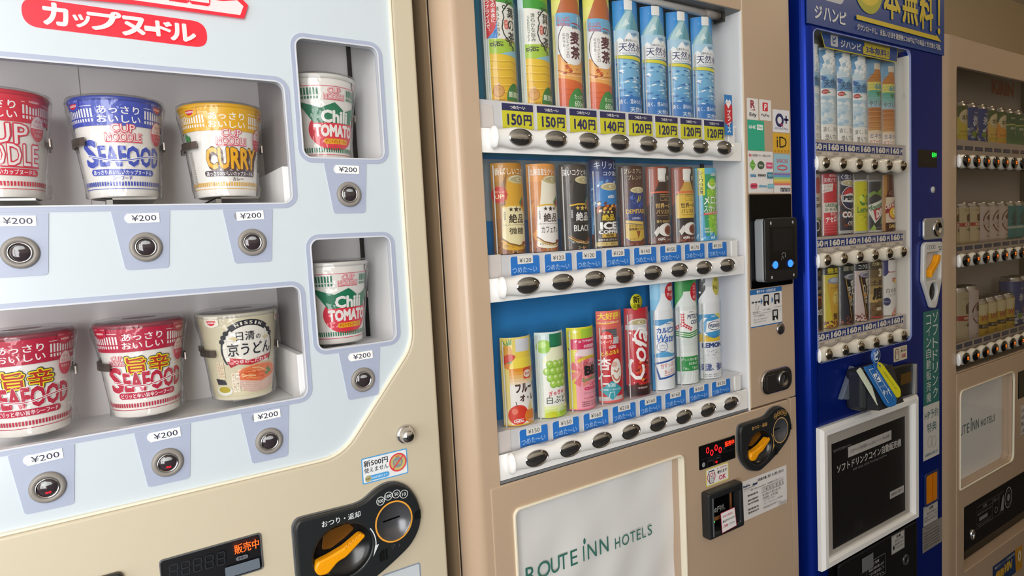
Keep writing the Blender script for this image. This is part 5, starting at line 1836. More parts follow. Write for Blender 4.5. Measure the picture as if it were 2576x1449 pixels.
A.T('マネーの選び方は', 1104, -180, 34, 3.4, '#3a3a40', 0.01).T('使いたいマネーが表示されるまで', 1108, -187, 44, 3, '#5a5a60').T('左右のボタンを押してください', 1106, -192, 40, 3, '#5a5a60')
sticker('how_to_pay_sticker', A, Y - 0.0001, DM)
b = MB()
b.lathe([(0.0122, 0), (0.0122, 0.002), (0.011, 0.0034), (0.004, 0.0036), (0, 0.003)], STEEL, 1.1755, Y, -0.2155, 32, 'y')
b.box(1.1735, 1.178, Y - 0.0042, Y - 0.003, -0.2175, -0.2135, BLACK)
b.build('key_lock', DM)
b = MB()
b.plate(rrect(1.106, -0.3455, 1.2065, -0.2955, 0.02), [], Y - 0.0055, Y, CHROME, 0.003, 3)
b.plate(rrect(1.1095, -0.342, 1.203, -0.299, 0.017), [], Y - 0.0062, Y - 0.005, mat('lock_face', '#54504d', 0.25, 0.7), 0.0005)
b.plate(rrect(1.118, -0.336, 1.152, -0.305, 0.004), [], Y - 0.0072, Y - 0.006, mat('lock_face', '#54504d', 0.25, 0.7), 0.0006)
b.lathe([(0.017, 0.005), (0.017, 0.009), (0.0145, 0.0105), (0.013, 0.0085), (0, 0.0085)], STEEL, 1.1735, Y, -0.32, 32, 'y')
b.plate([(1.1705, -0.327), (1.1735, -0.327), (1.178, -0.313), (1.175, -0.313)], [], Y - 0.0095, Y - 0.008, BLACK)
b.build('lock_plate', DM)

cp2 = [(1.026, -0.4), (1.03, -0.39), (1.042, -0.3885), (1.098, -0.3885), (1.112, -0.387), (1.126, -0.378), (1.145, -0.3735), (1.165, -0.377), (1.183, -0.392), (1.192, -0.412), (1.191, -0.432), (1.178, -0.451), (1.15, -0.468), (1.115, -0.4835), (1.083, -0.4945), (1.055, -0.486), (1.035, -0.466), (1.026, -0.448)]
L = coin_lettering(1085, -444, 1153, -423, 1084, -401, 0.93, '#d2a55c', ((1136, -391, '500'), (1146.5, -386.5, '100'), (1157, -386.5, '50'), (1167.5, -390, '10')))
coin_panel(DM, rpoly(cp2, 0.01, 3), (1.085, -0.4455), (1.153, -0.4235), L, '#c9a06a', 0.93)

A = Art(0.001)
A.rect(917, -452, 1018, -409, '#0a0a0c')
for x, z in ((938, -419.5), (949.5, -426.5), (962, -419.5), (973.5, -426.5)):
    A.ring(x, z, 3.6, 1.7, glow('#ff1c22', 2.4), 5.0, 20)
A.T('販売中', 1001.5, -419, 27, 10.5, glow('#ff3418', 2.6), 0.015).T('円', 984.5, -426, 5.5, 5.5, '#5a5d66', 0.01)
A.rect(917, -433.6, 1018, -433, '#3a3c42').el(924.5, -444, 4.6, '#8f9399').line([(935, -451), (935, -436), (952, -436), (952, -451)], 0.6, '#4a4c54').line([(955, -451), (955, -436), (972, -436), (972, -451)], 0.6, '#4a4c54')
A.T('お札中止', 943.5, -440, 13, 3, '#6a6d76').T('つり銭切れ', 963.5, -440, 13, 3, '#6a6d76').T('切', 960, -447, 6, 4.6, glow('#ff1c22', 1.6), 0.02)
b = MB()
b.plate(rrect(0.9155, -0.4535, 1.0195, -0.4075, 0.002), [], Y - 0.003, Y, BLACKG, 0.0008)
b.flat(A, Y - 0.003)
b.build('money_display', DM)
A = Art(0.001)
A.rr(933, -491, 999, -456.5, 3, '#d9cf52').rr(935, -489, 997, -458.5, 2, '#eeebe8').ring(948.5, -474, 11, 1.8, '#c04058', 10.5).poly([(941, -462), (957, -462), (955, -487), (943, -487)], '#2c3040').poly([(942.4, -464), (955.6, -464), (953.8, -485.5), (944.4, -485.5)], '#ecebe8').ring(949, -470, 3.4, 1.6, '#c04058')
A.T('1000', 949, -477, 9, 2.8, '#3a4a6a', 0.01).T('円', 949, -482, 4.4, 4.2, '#3a4a6a').T('新・旧1000円札', 979, -462, 29, 3.4, '#c85a68', 0.01).T('使えます', 979, -469.5, 29, 6.4, '#3a3034', 0.02).T('OK', 979, -481, 20, 9.4, '#c83050', 0.02)
sticker('accepted_notes_sticker', A, Y - 0.0012, DM)
b = MB()
bo = [(0.918, -0.586), (0.918, -0.4955), (1.0185, -0.4955), (1.021, -0.586)]
b.plate(rpoly(bo, 0.006), [rrect(0.932, -0.575, 1.009, -0.51, 0.003)], Y - 0.020, Y, mat('charcoal_enamel', '#232527', 0.35), 0.004, 3)
b.plate([(0.932, -0.575), (1.009, -0.575), (1.009, -0.51), (0.932, -0.51)], [], Y - 0.0035, Y - 0.0012, BLACKG)
b.box(0.926, 0.932, Y - 0.0205, Y - 0.001, -0.582, -0.505, mat('grey_rim', '#5d6064', 0.3), 0.002)
A = Art(0.001)
A.T('1000円札', 960, -541, 46, 12, '#b9bab8', 0.0).rects([(934, -562, 976, -554), (997, -554, 1003, -517)], '#8a5a34')
A.poly([(936, -566), (939, -563.5), (936, -561)], glow('#28ff50', 1.5)).rect(946, -565, 952, -562, glow('#28ff50', 1.5))
A.T('挿入口', 972, -512.5, 14, 3, '#55585c')
b.flat(A, Y - 0.0035)
no = b.build('note_slot', DM)
A = Art(0.001)
A.poly([(950, -580), (994, -577), (989, -538), (947, -539)], '#b03048').poly([(951.4, -578.6), (992.4, -575.8), (987.8, -539.4), (948.4, -540.4)], '#efecea')
A.T('ぬれたお札は', 968, -547.5, 28, 5, '#c04058', 0.02, rot=2).T('詰まりやすいので', 970, -557, 34, 5, '#3a3438', 0.02, rot=2).T('ご注意', 960, -567, 13, 5, '#c04058', 0.03, rot=2).T('ください', 979, -566.5, 19, 4.6, '#3a3438', 0.01, rot=2)
b = MB()
b.flat(A, Y - 0.0215)
b.build('wet_note_sticker', no)
A = Art(0.001)
A.rect(1040, -590, 1186, -508, '#e4e0dd').T('自動販売機に関するお問い合わせ', 1132, -517, 88, 6.5, '#3a3638', 0.02).T('DyDo', 1053, -520, 22, 5.6, '#2f3b60', 0.06).T('Asahi', 1078, -521, 16, 5.2, '#2f3b60', 0.06, shear=0.2).rect(1042, -525, 1078, -524.3, '#4a4648').T('ダイナーアサヒベンディング', 1059, -528.5, 32, 2.6, '#4a4648')
A.T('故障・お問い合わせの際には、下記管理番号をお知らせください', 1118, -531, 108, 3.2, '#4a4648', 0.01)
for k, (t, z) in enumerate((('管理番号', -540.5), ('連絡先電話番号', -550.5), ('受付時間', -557.5), ('管理者名', -569), ('管理者住所', -576))):
    A.T(t, 1070, z, 34, 3.6, '#3a3638', 0.02)
A.line([(1096, -545), (1172, -545), (1172, -535), (1096, -535)], 0.6, '#4a4648', True).rects([(1096 + 10.86 * i - 0.3, -545, 1096 + 10.86 * i + 0.3, -535) for i in range(1, 7)], '#4a4648')
for i, ch in enumerate('1435333'):
    A.T(ch, 1101.4 + 10.86 * i, -540, None, 7, '#2c282a', 0.01)
A.T('0120-147-519', 1128, -550, 60, 4.6, '#2c282a', 0.0).T('9:00~17:00', 1124, -557, 50, 4.6, '#2c282a', 0.0).T('(土曜・日曜・祝日除く)', 1120, -562.5, 40, 3, '#3a3638').T('ダイナーアサヒベンディング株式会社', 1133, -569, 64, 3.8, '#3a3638', 0.01).T('宮城県黒川郡大和町 7-15-21', 1128, -577, 58, 3.6, '#3a3638', 0.01)
A.line([(1150, -585), (1183, -585), (1183, -581), (1150, -581)], 0.6, '#6a6668', True).T('ご連絡はこちら', 1166, -583, 26, 2.2, '#6a6668')
sticker('contact_sticker', A, Y - 0.0012, DM)

# ================================================================ blue drinks machine
K = 0.98125
UM = thing('vending_machine', 'dark blue drinks vending machine with a framed notice below its window', 'vending machine', (1.56, 0.33, 0))
NAVYB = mat('navy_enamel', '#0d2c92', 0.26, metal=0.55, spec=0.2, coat=0.08)
YF = -0.045
b = MB()
b.box(1.27, 1.85, 0.062, 0.68, F0 + 0.03, 0.50, mat('navy_side', '#0c1a44', 0.5), 0.004)
b.box(1.3, 1.83, 0.1, 0.6, F0, F0 + 0.05, BLACK)
b.build('cabinet', UM)
UX0, UX1, UZ0, UZ1 = 1.2835, 1.6895, -0.306, 0.4035
b = MB()
arc = [(1.2835 - 0.0215 * math.sin(t), -0.025 - 0.02 * math.cos(t)) for t in [PI / 2 * (1 - i / 8) for i in range(9)]]
b.prism([(1.262, 0.06)] + arc + [(UX0, YF), (UX0, 0.06)], F0 + 0.06, 0.5, NAVYB)
b.plate(rrect(UX0 - 0.001, F0 + 0.06, 1.857, 0.5, 0.002), [rrect(UX0 + 0.0002, UZ0, UX1, UZ1, 0.016)], YF, 0.058, NAVYB, 0.0012)
b.build('door', UM)
b = MB()
b.plate(rrect(UX0 + 0.001, UZ0 + 0.001, UX1 + 0.003, UZ1 + 0.001, 0.016), [rrect(UX0 + 0.002, UZ0 + 0.002, UX1, UZ1 - 0.001, 0.015)], YF - 0.002, YF + 0.004, mat('pale_blue_trim', '#8f9fd6', 0.2, coat=0.4), 0.0005)
b.build('window_frame', UM)
b = MB()
YU = -0.004
b.box(UX0, UX1, YU, YU + 0.004, UZ0, UZ1, mat('grey_display_back', '#8d8a86', 0.5))
b.box(UX1 - 0.001, UX1 + 0.002, YF + 0.001, YU, UZ0, UZ1, mat('cream_inner', '#ded9cf', 0.45))
b.box(UX0, UX1, YF + 0.002, YU, UZ1 - 0.001, UZ1 + 0.002, GREYP)
b.box(UX0, UX1, YF + 0.002, YU, UZ0 - 0.002, UZ0 + 0.001, GREYP)
b.build('display_cavity', UM)
MB().plate(rrect(UX0 + 0.0015, UZ0 + 0.0015, UX1 - 0.0015, UZ1 - 0.0015, 0.015), [], YF + 0.005, YF + 0.007, GLASS).build('window_pane', UM)

CREAMR = mat('rail_cream', '#e9e2d3', 0.25, coat=0.2)


def round_rail(root, xa, xb, zc, x0, pitch, n, yb, h0, h1, dep, colr, btn):
    b = MB()
    nx, na = int((xb - xa) / 0.0035), 10
    vs, fs = [], []
    for i in range(nx + 1):
        x = xa + (xb - xa) * i / nx
        hh = h0 + h1 * math.cos(2 * PI * (x - x0) / pitch)
        for k in range(na + 1):
            a = -PI / 2 + PI * k / na
            vs.append((x, yb - dep * (0.8 + 0.2 * math.cos(2 * PI * (x - x0) / pitch)) * (math.cos(a) ** 0.6), zc + hh * math.sin(a)))
    for i in range(nx):
        for k in range(na):
            fs.append([i * (na + 1) + k, (i + 1) * (na + 1) + k, (i + 1) * (na + 1) + k + 1, i * (na + 1) + k + 1])
    b.add(vs, fs, colr, True)
    b.add(vs, [[k for k in range(na + 1)], [nx * (na + 1) + k for k in range(na + 1)][::-1]], colr)
    o = b.build('button_rail', root)
    c = MB()
    c.lathe([(1, 0.0), (0.9, 0.5), (0.6, 0.85), (0, 1)], mat('gloss_white', '#f4f4f4', 0.12, coat=0.4), 0, 0, 0, 24, 'z')
    c.v = [(xa - p[2] * 0.0035, yb - dep * 0.45 + p[0] * dep * 0.5, zc + p[1] * (h0 + h1) * 0.9) for p in c.v]
    c.build('end_cap', o)
    for i in range(n):
        btn(o, x0 + pitch * i, zc, yb - dep)
    return o


def round_btn(o, x, z, y):
    q = MB()
    q.lathe([(0.0132, 0.0), (0.0132, 0.001), (0.0122, 0.0016), (0.0116, 0.001)], mat('beige_ring', '#b9ac94', 0.3), x, y + 0.0008, z, 28, 'y')
    q.lathe([(0.0118, 0.0008), (0.0098, 0.0038), (0.0066, 0.006), (0.0, 0.0072)], mat('brown_lens', '#94897a', 0.07, 0.95), x, y + 0.0008, z, 28, 'y')
    q.build('select_button', o)


UTX, UTP = 1.376 - 0.0657, 0.0657
for zc, z0, z1, zs in ((0.1255, 0.1445, 0.170, 0.178), (-0.0818, -0.0635, -0.0365, -0.031), (-0.287, -0.268, -0.241, -0.2405)):
    round_rail(UM, UX0 + 0.004, 1.671, zc, 1.314, 0.065, 6, YF + 0.004, 0.0145, 0.0025, 0.012, CREAMR, round_btn)
    s = MB()
    s.box(UX0 + 0.0005, UX1 - 0.003, -0.0355, YU - 0.0005, zs - 0.003, zs, CREAMR)
    s.box(UX0 + 0.0005, UX1 - 0.003, -0.0362, -0.0355, zc, zs + 0.0002, mat('warm_grey_strip', '#bdb3aa', 0.4))
    so = s.build('shelf', UM)
    for i in range(6):
        x = UTX + UTP * i
        xl = max(x - 0.0325, UX0 + 0.001)
        A = Art(0.001)
        A.rect((xl - x) * 1000, 9.5, 32, 26.5, '#28408a')
        A.poly([((xl - x) * 1000, 0), (31, 0), (31, 5.5), (29, 7), ((xl - x) * 1000, 7)], '#d8cdbd')
        A.outl('160', -5.5, 18, 42, 14, '#e3ddd0', '#28408a', 0.09, 0.06).outl('円', 24, 16.5, 13, 11, '#e3ddd0', '#28408a', 0.09, 0.05)
        A.T('COLD', 0, 3.8, 24, 4.4, '#2c3050', 0.0)
        m = MB()
        m.flat(A, -0.0363, x, z0)
        m.build('price_card', so)

# sign above, small sign inside
A = Art(0.001 * K)
A.rect(1285, 418, 1896, 640, '#163f86')
A.rr(1338, 474, 1425, 580, 18, '#b9bcc4').poly([(1366, 520), (1395, 520), (1382, 478)], '#8f9bb4')
for ch, x, wd in (('ジ', 1325, 28), ('ハ', 1358, 28), ('ン', 1389, 26), ('ピ', 1418, 27)):
    A.T(ch, x, 445, wd, 28, '#d9d9d6', 0.03)
A.el(1525, 530, 62, '#a9a82c', 60, n=48).el(1525, 540, 56, '#d6bd2e', 52, n=48).T('3', 1525, 545, 50, 76, '#163f86', 0.04)
A.T('本', 1628, 524, 80, 106, '#d3ba35', 0.03).T('無', 1714, 524, 78, 106, '#d3ba35', 0.03).T('料', 1796, 520, 72, 104, '#d3ba35', 0.03)
A.poly([(1855, 572), (1868, 572), (1865, 488), (1858, 488)], '#d3ba35').el(1861, 474, 7, '#d3ba35', 8)
A.poly([(1470, 450), (1874, 449), (1845, 464), (1845, 460), (1470, 460)], '#d3ba35')
A.T('ダウンロードし、支払い方法を連携後に300円以下の商品と引き換え可能。', 1672, 434, 400, 14, '#d5d5d2', 0.015)
b = MB()
b.plate([(1285 * K / 1000, 0.4175 * K), (1.896 * K, 0.4175 * K), (1.880 * K, 0.64 * K), (1285 * K / 1000, 0.64 * K)], [], YF - 0.003, YF, ink('#163f86'), 0.0006)
b.flat(A, YF - 0.003)
b.build('promotion_sign', UM)
k2 = 0.8 / 0.83
A = Art(0.001 * k2)
A.poly([(1377, 424), (1717, 424), (1711, 387), (1394, 387)], '#c9bd3a').poly([(1379.5, 424), (1714.5, 424), (1709, 389.5), (1396, 389.5)], '#1c4a90')
A.rr(1418, 394, 1447, 423, 4, '#c5c8cc').T('ピ', 1432, 408, 14, 16, '#1c4a90', 0.05).T('ジハンピ', 1500, 404, 86, 17, '#d9dad8', 0.03)
A.poly([(1552, 391), (1672, 391), (1676, 421), (1556, 424), (1558, 410), (1550, 406)], '#c9b83a').T('3本無料！', 1616, 403, 104, 17, '#1f3f80', 0.03).T('ダウンロード・インストールで', 1616, 417, 100, 5, '#3f5a80', 0.01)
MB().flat(A, -0.0352).build('inner_sign', UM)
b = MB()
b.box(1.678, 1.6825, -0.036, -0.0335, 0.30, 0.395, CASE).box(1.676, 1.686, -0.0375, -0.033, 0.29, 0.301, CASE)
b.build('sign_clip', UM)


# printed cards of the blue machine
def art_u_water():
    A = Art(0.001)
    A.grad(-SW, 0, SW + 18, 200, '#e8ebe8', '#5f9ac8', 7)
    bottle(A, 3, 27, 0, 150, 186, 10, 200, '#c6d9e2', '#dfe6ea', 12)
    for i in range(24):
        x, z = random.uniform(-18, 22), random.uniform(140, 190)
        A.poly([(x, z), (x + 8, z + 6), (x + 4, z + 12), (x - 3, z + 8)], random.choice(('#eef2f2', '#d3e2ea', '#a9c6d8', '#f6f8f8')))
    A.rect(-24, 100, 30, 147, '#e6ecee').rect(-24, 116, 30, 146, '#9cc4de').poly([(-24, 126), (-12, 143), (-2, 132), (8, 140), (30, 128), (30, 116), (-24, 116)], '#5f97c4').poly([(-24, 146), (-10, 140), (-16, 132), (-24, 136)], '#2c62a8')
    A.T('天然水', 6, 127, 44, 17, '#26344c', 0.01).T('Natural Mineral Water', 8, 114.5, 30, 3, '#7a8a9a')
    A.el(-13, 109, 8.5, '#b8302c', 5).T('550ml', -13, 109, 11, 3, '#e8d4d0', 0.02).el(-4, 107, 3, '#4a8a4a', 1.6)
    A.grad(-24, 40, 30, 100, '#dce5e6', '#b4cfde', 6)
    for i in range(26):
        A.el(random.uniform(-20, 26), random.uniform(40, 98), random.uniform(3, 8), random.choice(('#cfdfe6', '#a5c6da', '#e4ecee', '#bcd4e2')), random.uniform(2, 6), n=12)
    A.rect(-24, 0, 30, 38, '#e9e7e0').T('清く、冷たく', 4, 27, 46, 11, '#2e3238', 0.01).T('澄んでいる', 6, 10, 42, 12, '#2e3238', 0.01)
    return A


def art_u_tea():
    A = Art(0.001)
    A.grad(-SW, 0, SW + 18, 200, '#8fb2c4', '#6f9ab8', 4)
    bottle(A, 4, 27, 0, 148, 176, 9, 190, '#b5783c', '#cfc6b4', 11)
    for z in (152, 158, 164):
        A.line(wavy(-20, 26, z, 1, 30), 1.2, '#9a5f2c')
    A.rect(-23, 128, 31, 147, '#d3cb58').T('600', 12, 137, 34, 14, '#4a8a9a', 0.04).T('たっぷり', -13, 141, 18, 5, '#4a7a8a', 0.01).T('ミネラル', -13, 134, 18, 4.6, '#4a7a8a', 0.01)
    A.grad(-23, 88, 31, 128, '#9ab8c4', '#4fa088', 5).poly([(6, 112), (-2, 121), (2, 126), (6, 122), (10, 126), (14, 121)], '#2f7a50').V('麦茶', 22, 127, 17, '#3a2a26', 0.03)
    A.T('やさしい', 2, 98, 42, 12, '#3a3432', 0.01)
    A.grad(-23, 32, 31, 88, '#c08a50', '#a8642c', 6)
    for z in (40, 52, 64, 76, 84):
        A.rect(-23, z, 31, z + 1, '#96582a').rect(-23, z + 2, 31, z + 3, '#d0a06a')
    A.grad(-23, 0, 31, 34, '#e4ddd2', '#d8c4a8', 4).T('ミネラル', 4, 21, 44, 10, '#3a5a98', 0.02).T('カフェインゼロ', 6, 7, 50, 10, '#b8383c', 0.02)
    return A


def art_u_beige():
    A = Art(0.001)
    A.rect(-SW, 0, SW + 18, 140, '#c2b3a0').el(10, 112, 14, '#a84a4c', 18).T('April', 4, 68, 46, 16, '#2a2524', 0.03).T('BOSS', 0, 82, 30, 8, '#3a3230', 0.03)
    A.rect(-SW, 0, SW + 18, 36, '#22242a').el(4, 24, 12, '#d4cbbd').el(4, 24, 9, '#2a2c32').rect(-SW, 36, SW, 42, '#7a8a5a')
    return A


def art_u_acerola():
    A = Art(0.001)
    A.rect(-SW, 0, SW + 18, 140, '#c8a8a0')
    bottle(A, 4, 24, 0, 96, 112, 14, 120, '#c22c38', '#d84a50', 16)
    A.grad(-20, 0, 28, 34, '#b02430', '#d23c46', 4).rect(-20, 52, 28, 74, '#d6cfc2').rect(-20, 34, 28, 52, '#cc3440')
    A.rect(-SW, 116, SW + 18, 140, '#b0283c').T('果実由来', 8, 134, 30, 6, '#eadcd6', 0.01).T('天然ビタミン', 4, 124, 46, 10, '#efe4de', 0.02)
    A.poly([(-SW, 114), (4, 117), (2, 100), (-22, 96), (-SW, 104)], '#d8cfc6').T('ごくっと', -14, 110, 26, 5, '#b8404c', 0.0, rot=8).T('甘い！', -14, 102, 16, 5, '#b8404c', 0.0, rot=8)
    A.T('GREEN', -4, 68.5, 26, 8, '#3a6a48', 0.02).T('DA・KA・RA', -3, 59, 28, 6, '#3a6a48', 0.02).poly([(18, 56), (10, 66), (14, 71), (18, 67), (22, 71), (26, 66)], '#3a7a4a')
    A.T('やさしい', 8, 48, 26, 8, '#f0e4e0', 0.02).T('アセロラ', 4, 37, 40, 13, '#f0e4e0', 0.04, slope=0.12)
    for z in (8, 14, 20, 26):
        A.rect(-20, z, 28, z + 1, '#e06a6e')
    return A


def art_u_pepsi():
    A = Art(0.001)
    A.rect(-SW, 0, SW + 18, 140, '#7a6f64').rect(-SW, 124, SW, 140, '#20264a').T('〈生〉', -2, 132, 30, 11, '#d8d8dc', 0.02).T('きりかわる', 24, 131, 20, 5, '#c8c8d0')
    can(A, 4, 25, 0, 126, '#1f2336', '#b5b6ba', 0.0)
    A.rect(-21, 3, 29, 10, '#a5a4a4')
    for i in range(60):
        x, z = random.uniform(-21, 24), random.uniform(12, 92)
        A.poly([(x, z), (x + 6, z + 3), (x + 3, z + 8), (x - 2, z + 5)], random.choice(('#a8582a', '#c87a3a', '#5a2a1c', '#3a2024', '#8a4224') if z > 44 else ('#5a2a20', '#7a3a28', '#3a1c1a', '#4a2420')))
    A.el(8, 84, 25, '#d9d9d8', 27, n=40).el(8, 84, 23.5, '#20264a', 25.5, n=40)
    A.poly(ell(8, 84, 22, 24, 20, 20, 160) + [(-8, 90), (8, 93), (24, 90)], '#b8303a').poly([(-14, 90), (8, 95), (30, 90), (30, 76), (8, 73), (-14, 76)], '#d9d9d8')
    A.T('PEPSI', 8, 84, 40, 10.5, '#1c1e2a', 0.06).T('COLA', 6, 46, 42, 15, '#e0dcd8', 0.06).T('〈生〉', 10, 26, 24, 11, '#d8d4d4', 0.03)
    return A


def art_u_lemon():
    A = Art(0.001)
    A.rect(-SW, 0, SW + 18, 126, '#c9c41f').rect(-SW, 0, SW, 6, '#a9a9a8').rect(-SW, 122, SW, 126, '#c4c4bc')
    A.T('C.C.', 8, 78, 34, 26, '#2f7a3c', 0.05).T('Lemon', 6, 56, 42, 15, '#2f7a3c', 0.03).el(-4, 82, 6, '#cfe05a', 7)
    A.T('SUNTORY', 12, 102, 18, 3, '#6a7a2c', 0.01).T('ビタミンC', 6, 44, 30, 4, '#5a6a2c').T('炭酸飲料', 10, 38, 20, 4, '#5a6a2c').ring(-4, 32, 7, 1, '#d9d458', 8).el(12, 24, 4, '#b8a828', 8)
    return A


def art_u_dew():
    A = Art(0.001)
    A.rect(-SW, 0, SW + 18, 126, '#20242e').rect(-SW, 0, SW, 6, '#a9a9a8').rect(-SW, 122, SW, 126, '#8a8c90')
    for p in ([(-30, 90), (-10, 100), (20, 84), (30, 110), (14, 106), (-8, 92), (-30, 78)], [(-34, 40), (-16, 66), (-8, 62), (-28, 30)], [(10, 20), (26, 60), (32, 60), (22, 18)], [(14, 112), (30, 118), (20, 100)]):
        A.poly(p, '#6f8f3a')
    A.poly([(-30, 64), (32, 84), (30, 54), (-8, 22)], '#d3d4c8').poly([(-12, 54), (32, 68), (29, 52), (-6, 28)], '#b02a3a')
    A.T('Mountain', 0, 64, 52, 14, '#2f6a3c', 0.04, slope=0.3, shear=0.2).T('DEW', 12, 48, 32, 19, '#e4e0d8', 0.07, slope=0.3)
    A.poly([(-20, 6), (-10, 20), (-4, 6)], '#8aa83a').T('マウンテンデュー', 4, 12, 34, 4, '#c8c8c8', 0.01)
    return A


def art_u_deka():
    A = Art(0.001)
    A.rect(-SW, 0, SW + 18, 140, '#6a4a30').rect(-SW, 0, -12, 140, '#a8742c')
    A.poly([(-16, 0), (28, 0), (26, 84), (10, 104), (8, 138), (-4, 138), (-6, 104), (-16, 84)], '#4a1c18')
    for i in range(24):
        A.el(random.uniform(-8, 16), random.uniform(88, 100), 0.8, '#c8a08a', n=8)
    A.rect(-16, 22, 28, 84, '#c9b8a0').poly([(-16, 62), (28, 80), (28, 58), (-16, 44)], '#8a2430').outl('DEKAVITA', 6, 64, 46, 12, '#e6dccb', '#8a2430', 0.06, 0.03, slope=0.15)
    A.el(8, 46, 14, '#d8b43a').ring(8, 46, 15, 3, '#a83038').T('C', 12, 48, 12, 14, '#f0e8d8', 0.05).rect(-16, 6, 28, 20, '#3a1a16').T('DAKARA', 10, 13, 34, 9, '#d8b86a', 0.03)
    return A


def art_u_boss(bg, head, hc, body, t1, c1, t2, c2, rot=-78, lid='#8f8f98'):
    A = Art(0.001)
    A.rect(-SW, 0, SW + 18, 140, bg).rect(-SW, 122, SW, 140, '#1c2222')
    A.T(head, 4, 131, 36, 12, hc, 0.02)
    A.poly([(6, 6), (30, 6), (30, 112), (-14, 112)], body).el(10, 112, 22, lid, 7).el(11, 113, 17, '#c3c3c8', 4.6).el(11, 112, 15, '#7a7a82', 3.6)
    A.T(t2, 22, 62, 84, 17, c2, 0.04, rot=rot).T(t1, 5, 66, 46, 8.5, c1, 0.02, rot=rot)
    A.el(6, 64, 4, '#c88a3a').line([(-8, 108), (8, 14)], 1.4, '#c89a3a')
    beans(A, 20, 60)
    return A


def art_u_yellow():
    A = Art(0.001)
    A.rect(-SW, 0, SW + 18, 140, '#cdbb3c').rect(-SW, 122, SW, 140, '#2a2420').T('豊醇', 4, 131, 38, 13, '#d8c83a', 0.03)
    A.poly([(-2, 6), (30, 6), (30, 104), (-16, 104)], '#c9a03a').el(9, 108, 23, '#8f95a0', 8).el(10, 109, 18, '#b9bec6', 5.4)
    A.T('THE BLEND', 10, 92, 34, 6, '#a07a24', 0.02, rot=8).el(12, 68, 13, '#ddc46a', 16).line([(4, 74), (10, 75)], 2, '#9a7424').line([(15, 75), (21, 74)], 2, '#9a7424').line([(12, 72), (11, 64), (15, 63)], 1.4, '#9a7424').line([(6, 58), (13, 55), (19, 58)], 1.8, '#9a7424')
    A.T('贅沢', 14, 26, 30, 16, '#5a3f18', 0.03)
    beans(A, 16, 60)
    return A


def art_u_espresso():
    A = Art(0.001)
    A.rect(-SW, 0, SW + 18, 140, '#2c2624').T('限定', 2, 128, 30, 13, '#8a7a5a', 0.02).el(4, 106, 20, '#6a6a70', 7).T('ESPRESSO', 6, 88, 42, 8, '#b09a6a', 0.02)
    A.el(8, 66, 16, '#b8702c', 12).el(9, 64, 10, '#5a3018', 10).T('BOSS', 4, 42, 46, 14, '#d9d2c4', 0.04)
    beans(A, 10, 30)
    return A


def art_u_soko():
    A = Art(0.001)
    A.rect(-SW, 0, SW + 18, 140, '#6a5430').grad(-SW, 40, SW, 140, '#b89a58', '#4a3a24', 5)
    A.T('力強い味', 4, 134, 40, 9, '#d9c88a', 0.02).T('3', 8, 112, 14, 20, '#e6dcc4', 0.06).T('土居', 0, 88, 38, 13, '#2a1c12', 0.03).T('底', 4, 62, 40, 32, '#1f1510', 0.05).T('焙煎工房', 12, 42, 26, 5, '#2a1c12', 0.01)
    beans(A, 34, 70, ('#6a3a28', '#8a5238', '#4a281c', '#9a6a4a'))
    A.rect(-20, 2, 26, 6, '#a83038').rr(-6, 20, 8, 28, 1, '#c8b89a')
    return A


def art_u_milk():
    A = Art(0.001)
    A.rect(-SW, 0, SW + 18, 140, '#d3cfc8').rect(-SW, 100, 6, 140, '#2c3270')
    bottle(A, 4, 25, 0, 92, 112, 12, 139, '#dcd8d2', '#e6e3de', 14)
    A.rect(-10, 108, 18, 110, '#b03a3c').rr(2, 84, 26, 94, 2, '#b8383a').T('Lipton', 14, 89, 18, 5, '#efe6c8', 0.02).el(14, 84, 8, '#d3c25a', 5)
    A.T('白の贅沢', 8, 63, 46, 12, '#2c2824', 0.01).T('ミルクティー', 6, 52, 38, 8, '#6a6660', -0.005).el(-14, 36, 10, '#2f3560').T('Premium', -14, 36, 14, 3, '#d8d8e0')
    for x, z in ((14, 12), (24, 18), (8, 4)):
        A.el(x, z, 9, '#b86a5a', 7).el(x - 2, z + 2, 5, '#d8a08a', 4)
    return A


UDEEP = 0.9
u1 = make_card(art_u_water(), 0.205, 'pale water bottle card half hidden by the left edge of the blue machine window', 0.15, '#d8e0e4', UDEEP, fl=0.019, shift=-9)
u2 = again(u1, 'pale water bottle card, second in the top row of the blue machine')
u3 = again(u1, 'pale water bottle card, third in the top row of the blue machine')
u4 = again(u1, 'pale water bottle card beside the amber tea cards in the blue machine')
u5 = make_card(art_u_tea(), 0.2, 'amber tea bottle card beside the water cards in the blue machine', 0.15, '#8fb2c4', UDEEP, fl=0.019, shift=-9)
u6 = again(u5, 'amber tea bottle card beside the right wall of the blue machine window')
rowA = [u1, u2, u3, u4, u5, u6]
rowB = [make_card(art_u_beige(), 0.137, 'beige coffee card half hidden at the left of the blue machine middle row', None, '#c2b3a0', UDEEP, fl=0.019, shift=-9),
        make_card(art_u_acerola(), 0.139, 'red acerola drink card with a green heart label', None, '#c8a8a0', UDEEP, fl=0.019, shift=-9),
        make_card(art_u_pepsi(), 0.139, 'dark cola can card with a round red white and blue mark', None, '#7a6f64', UDEEP, fl=0.019, shift=-9),
        make_card(art_u_lemon(), 0.126, 'yellow lemon soda can with green lettering', 0.138, '#c9c41f', UDEEP, fl=0.019, shift=-9),
        make_card(art_u_dew(), 0.126, 'black and green soda can with slanted lettering', 0.138, '#20242e', UDEEP, fl=0.019, shift=-9),
        make_card(art_u_deka(), 0.139, 'tapering brown vitamin drink bottle card', 0, '#6a4a30', UDEEP, fl=0.019, shift=-9, tip=0.2)]
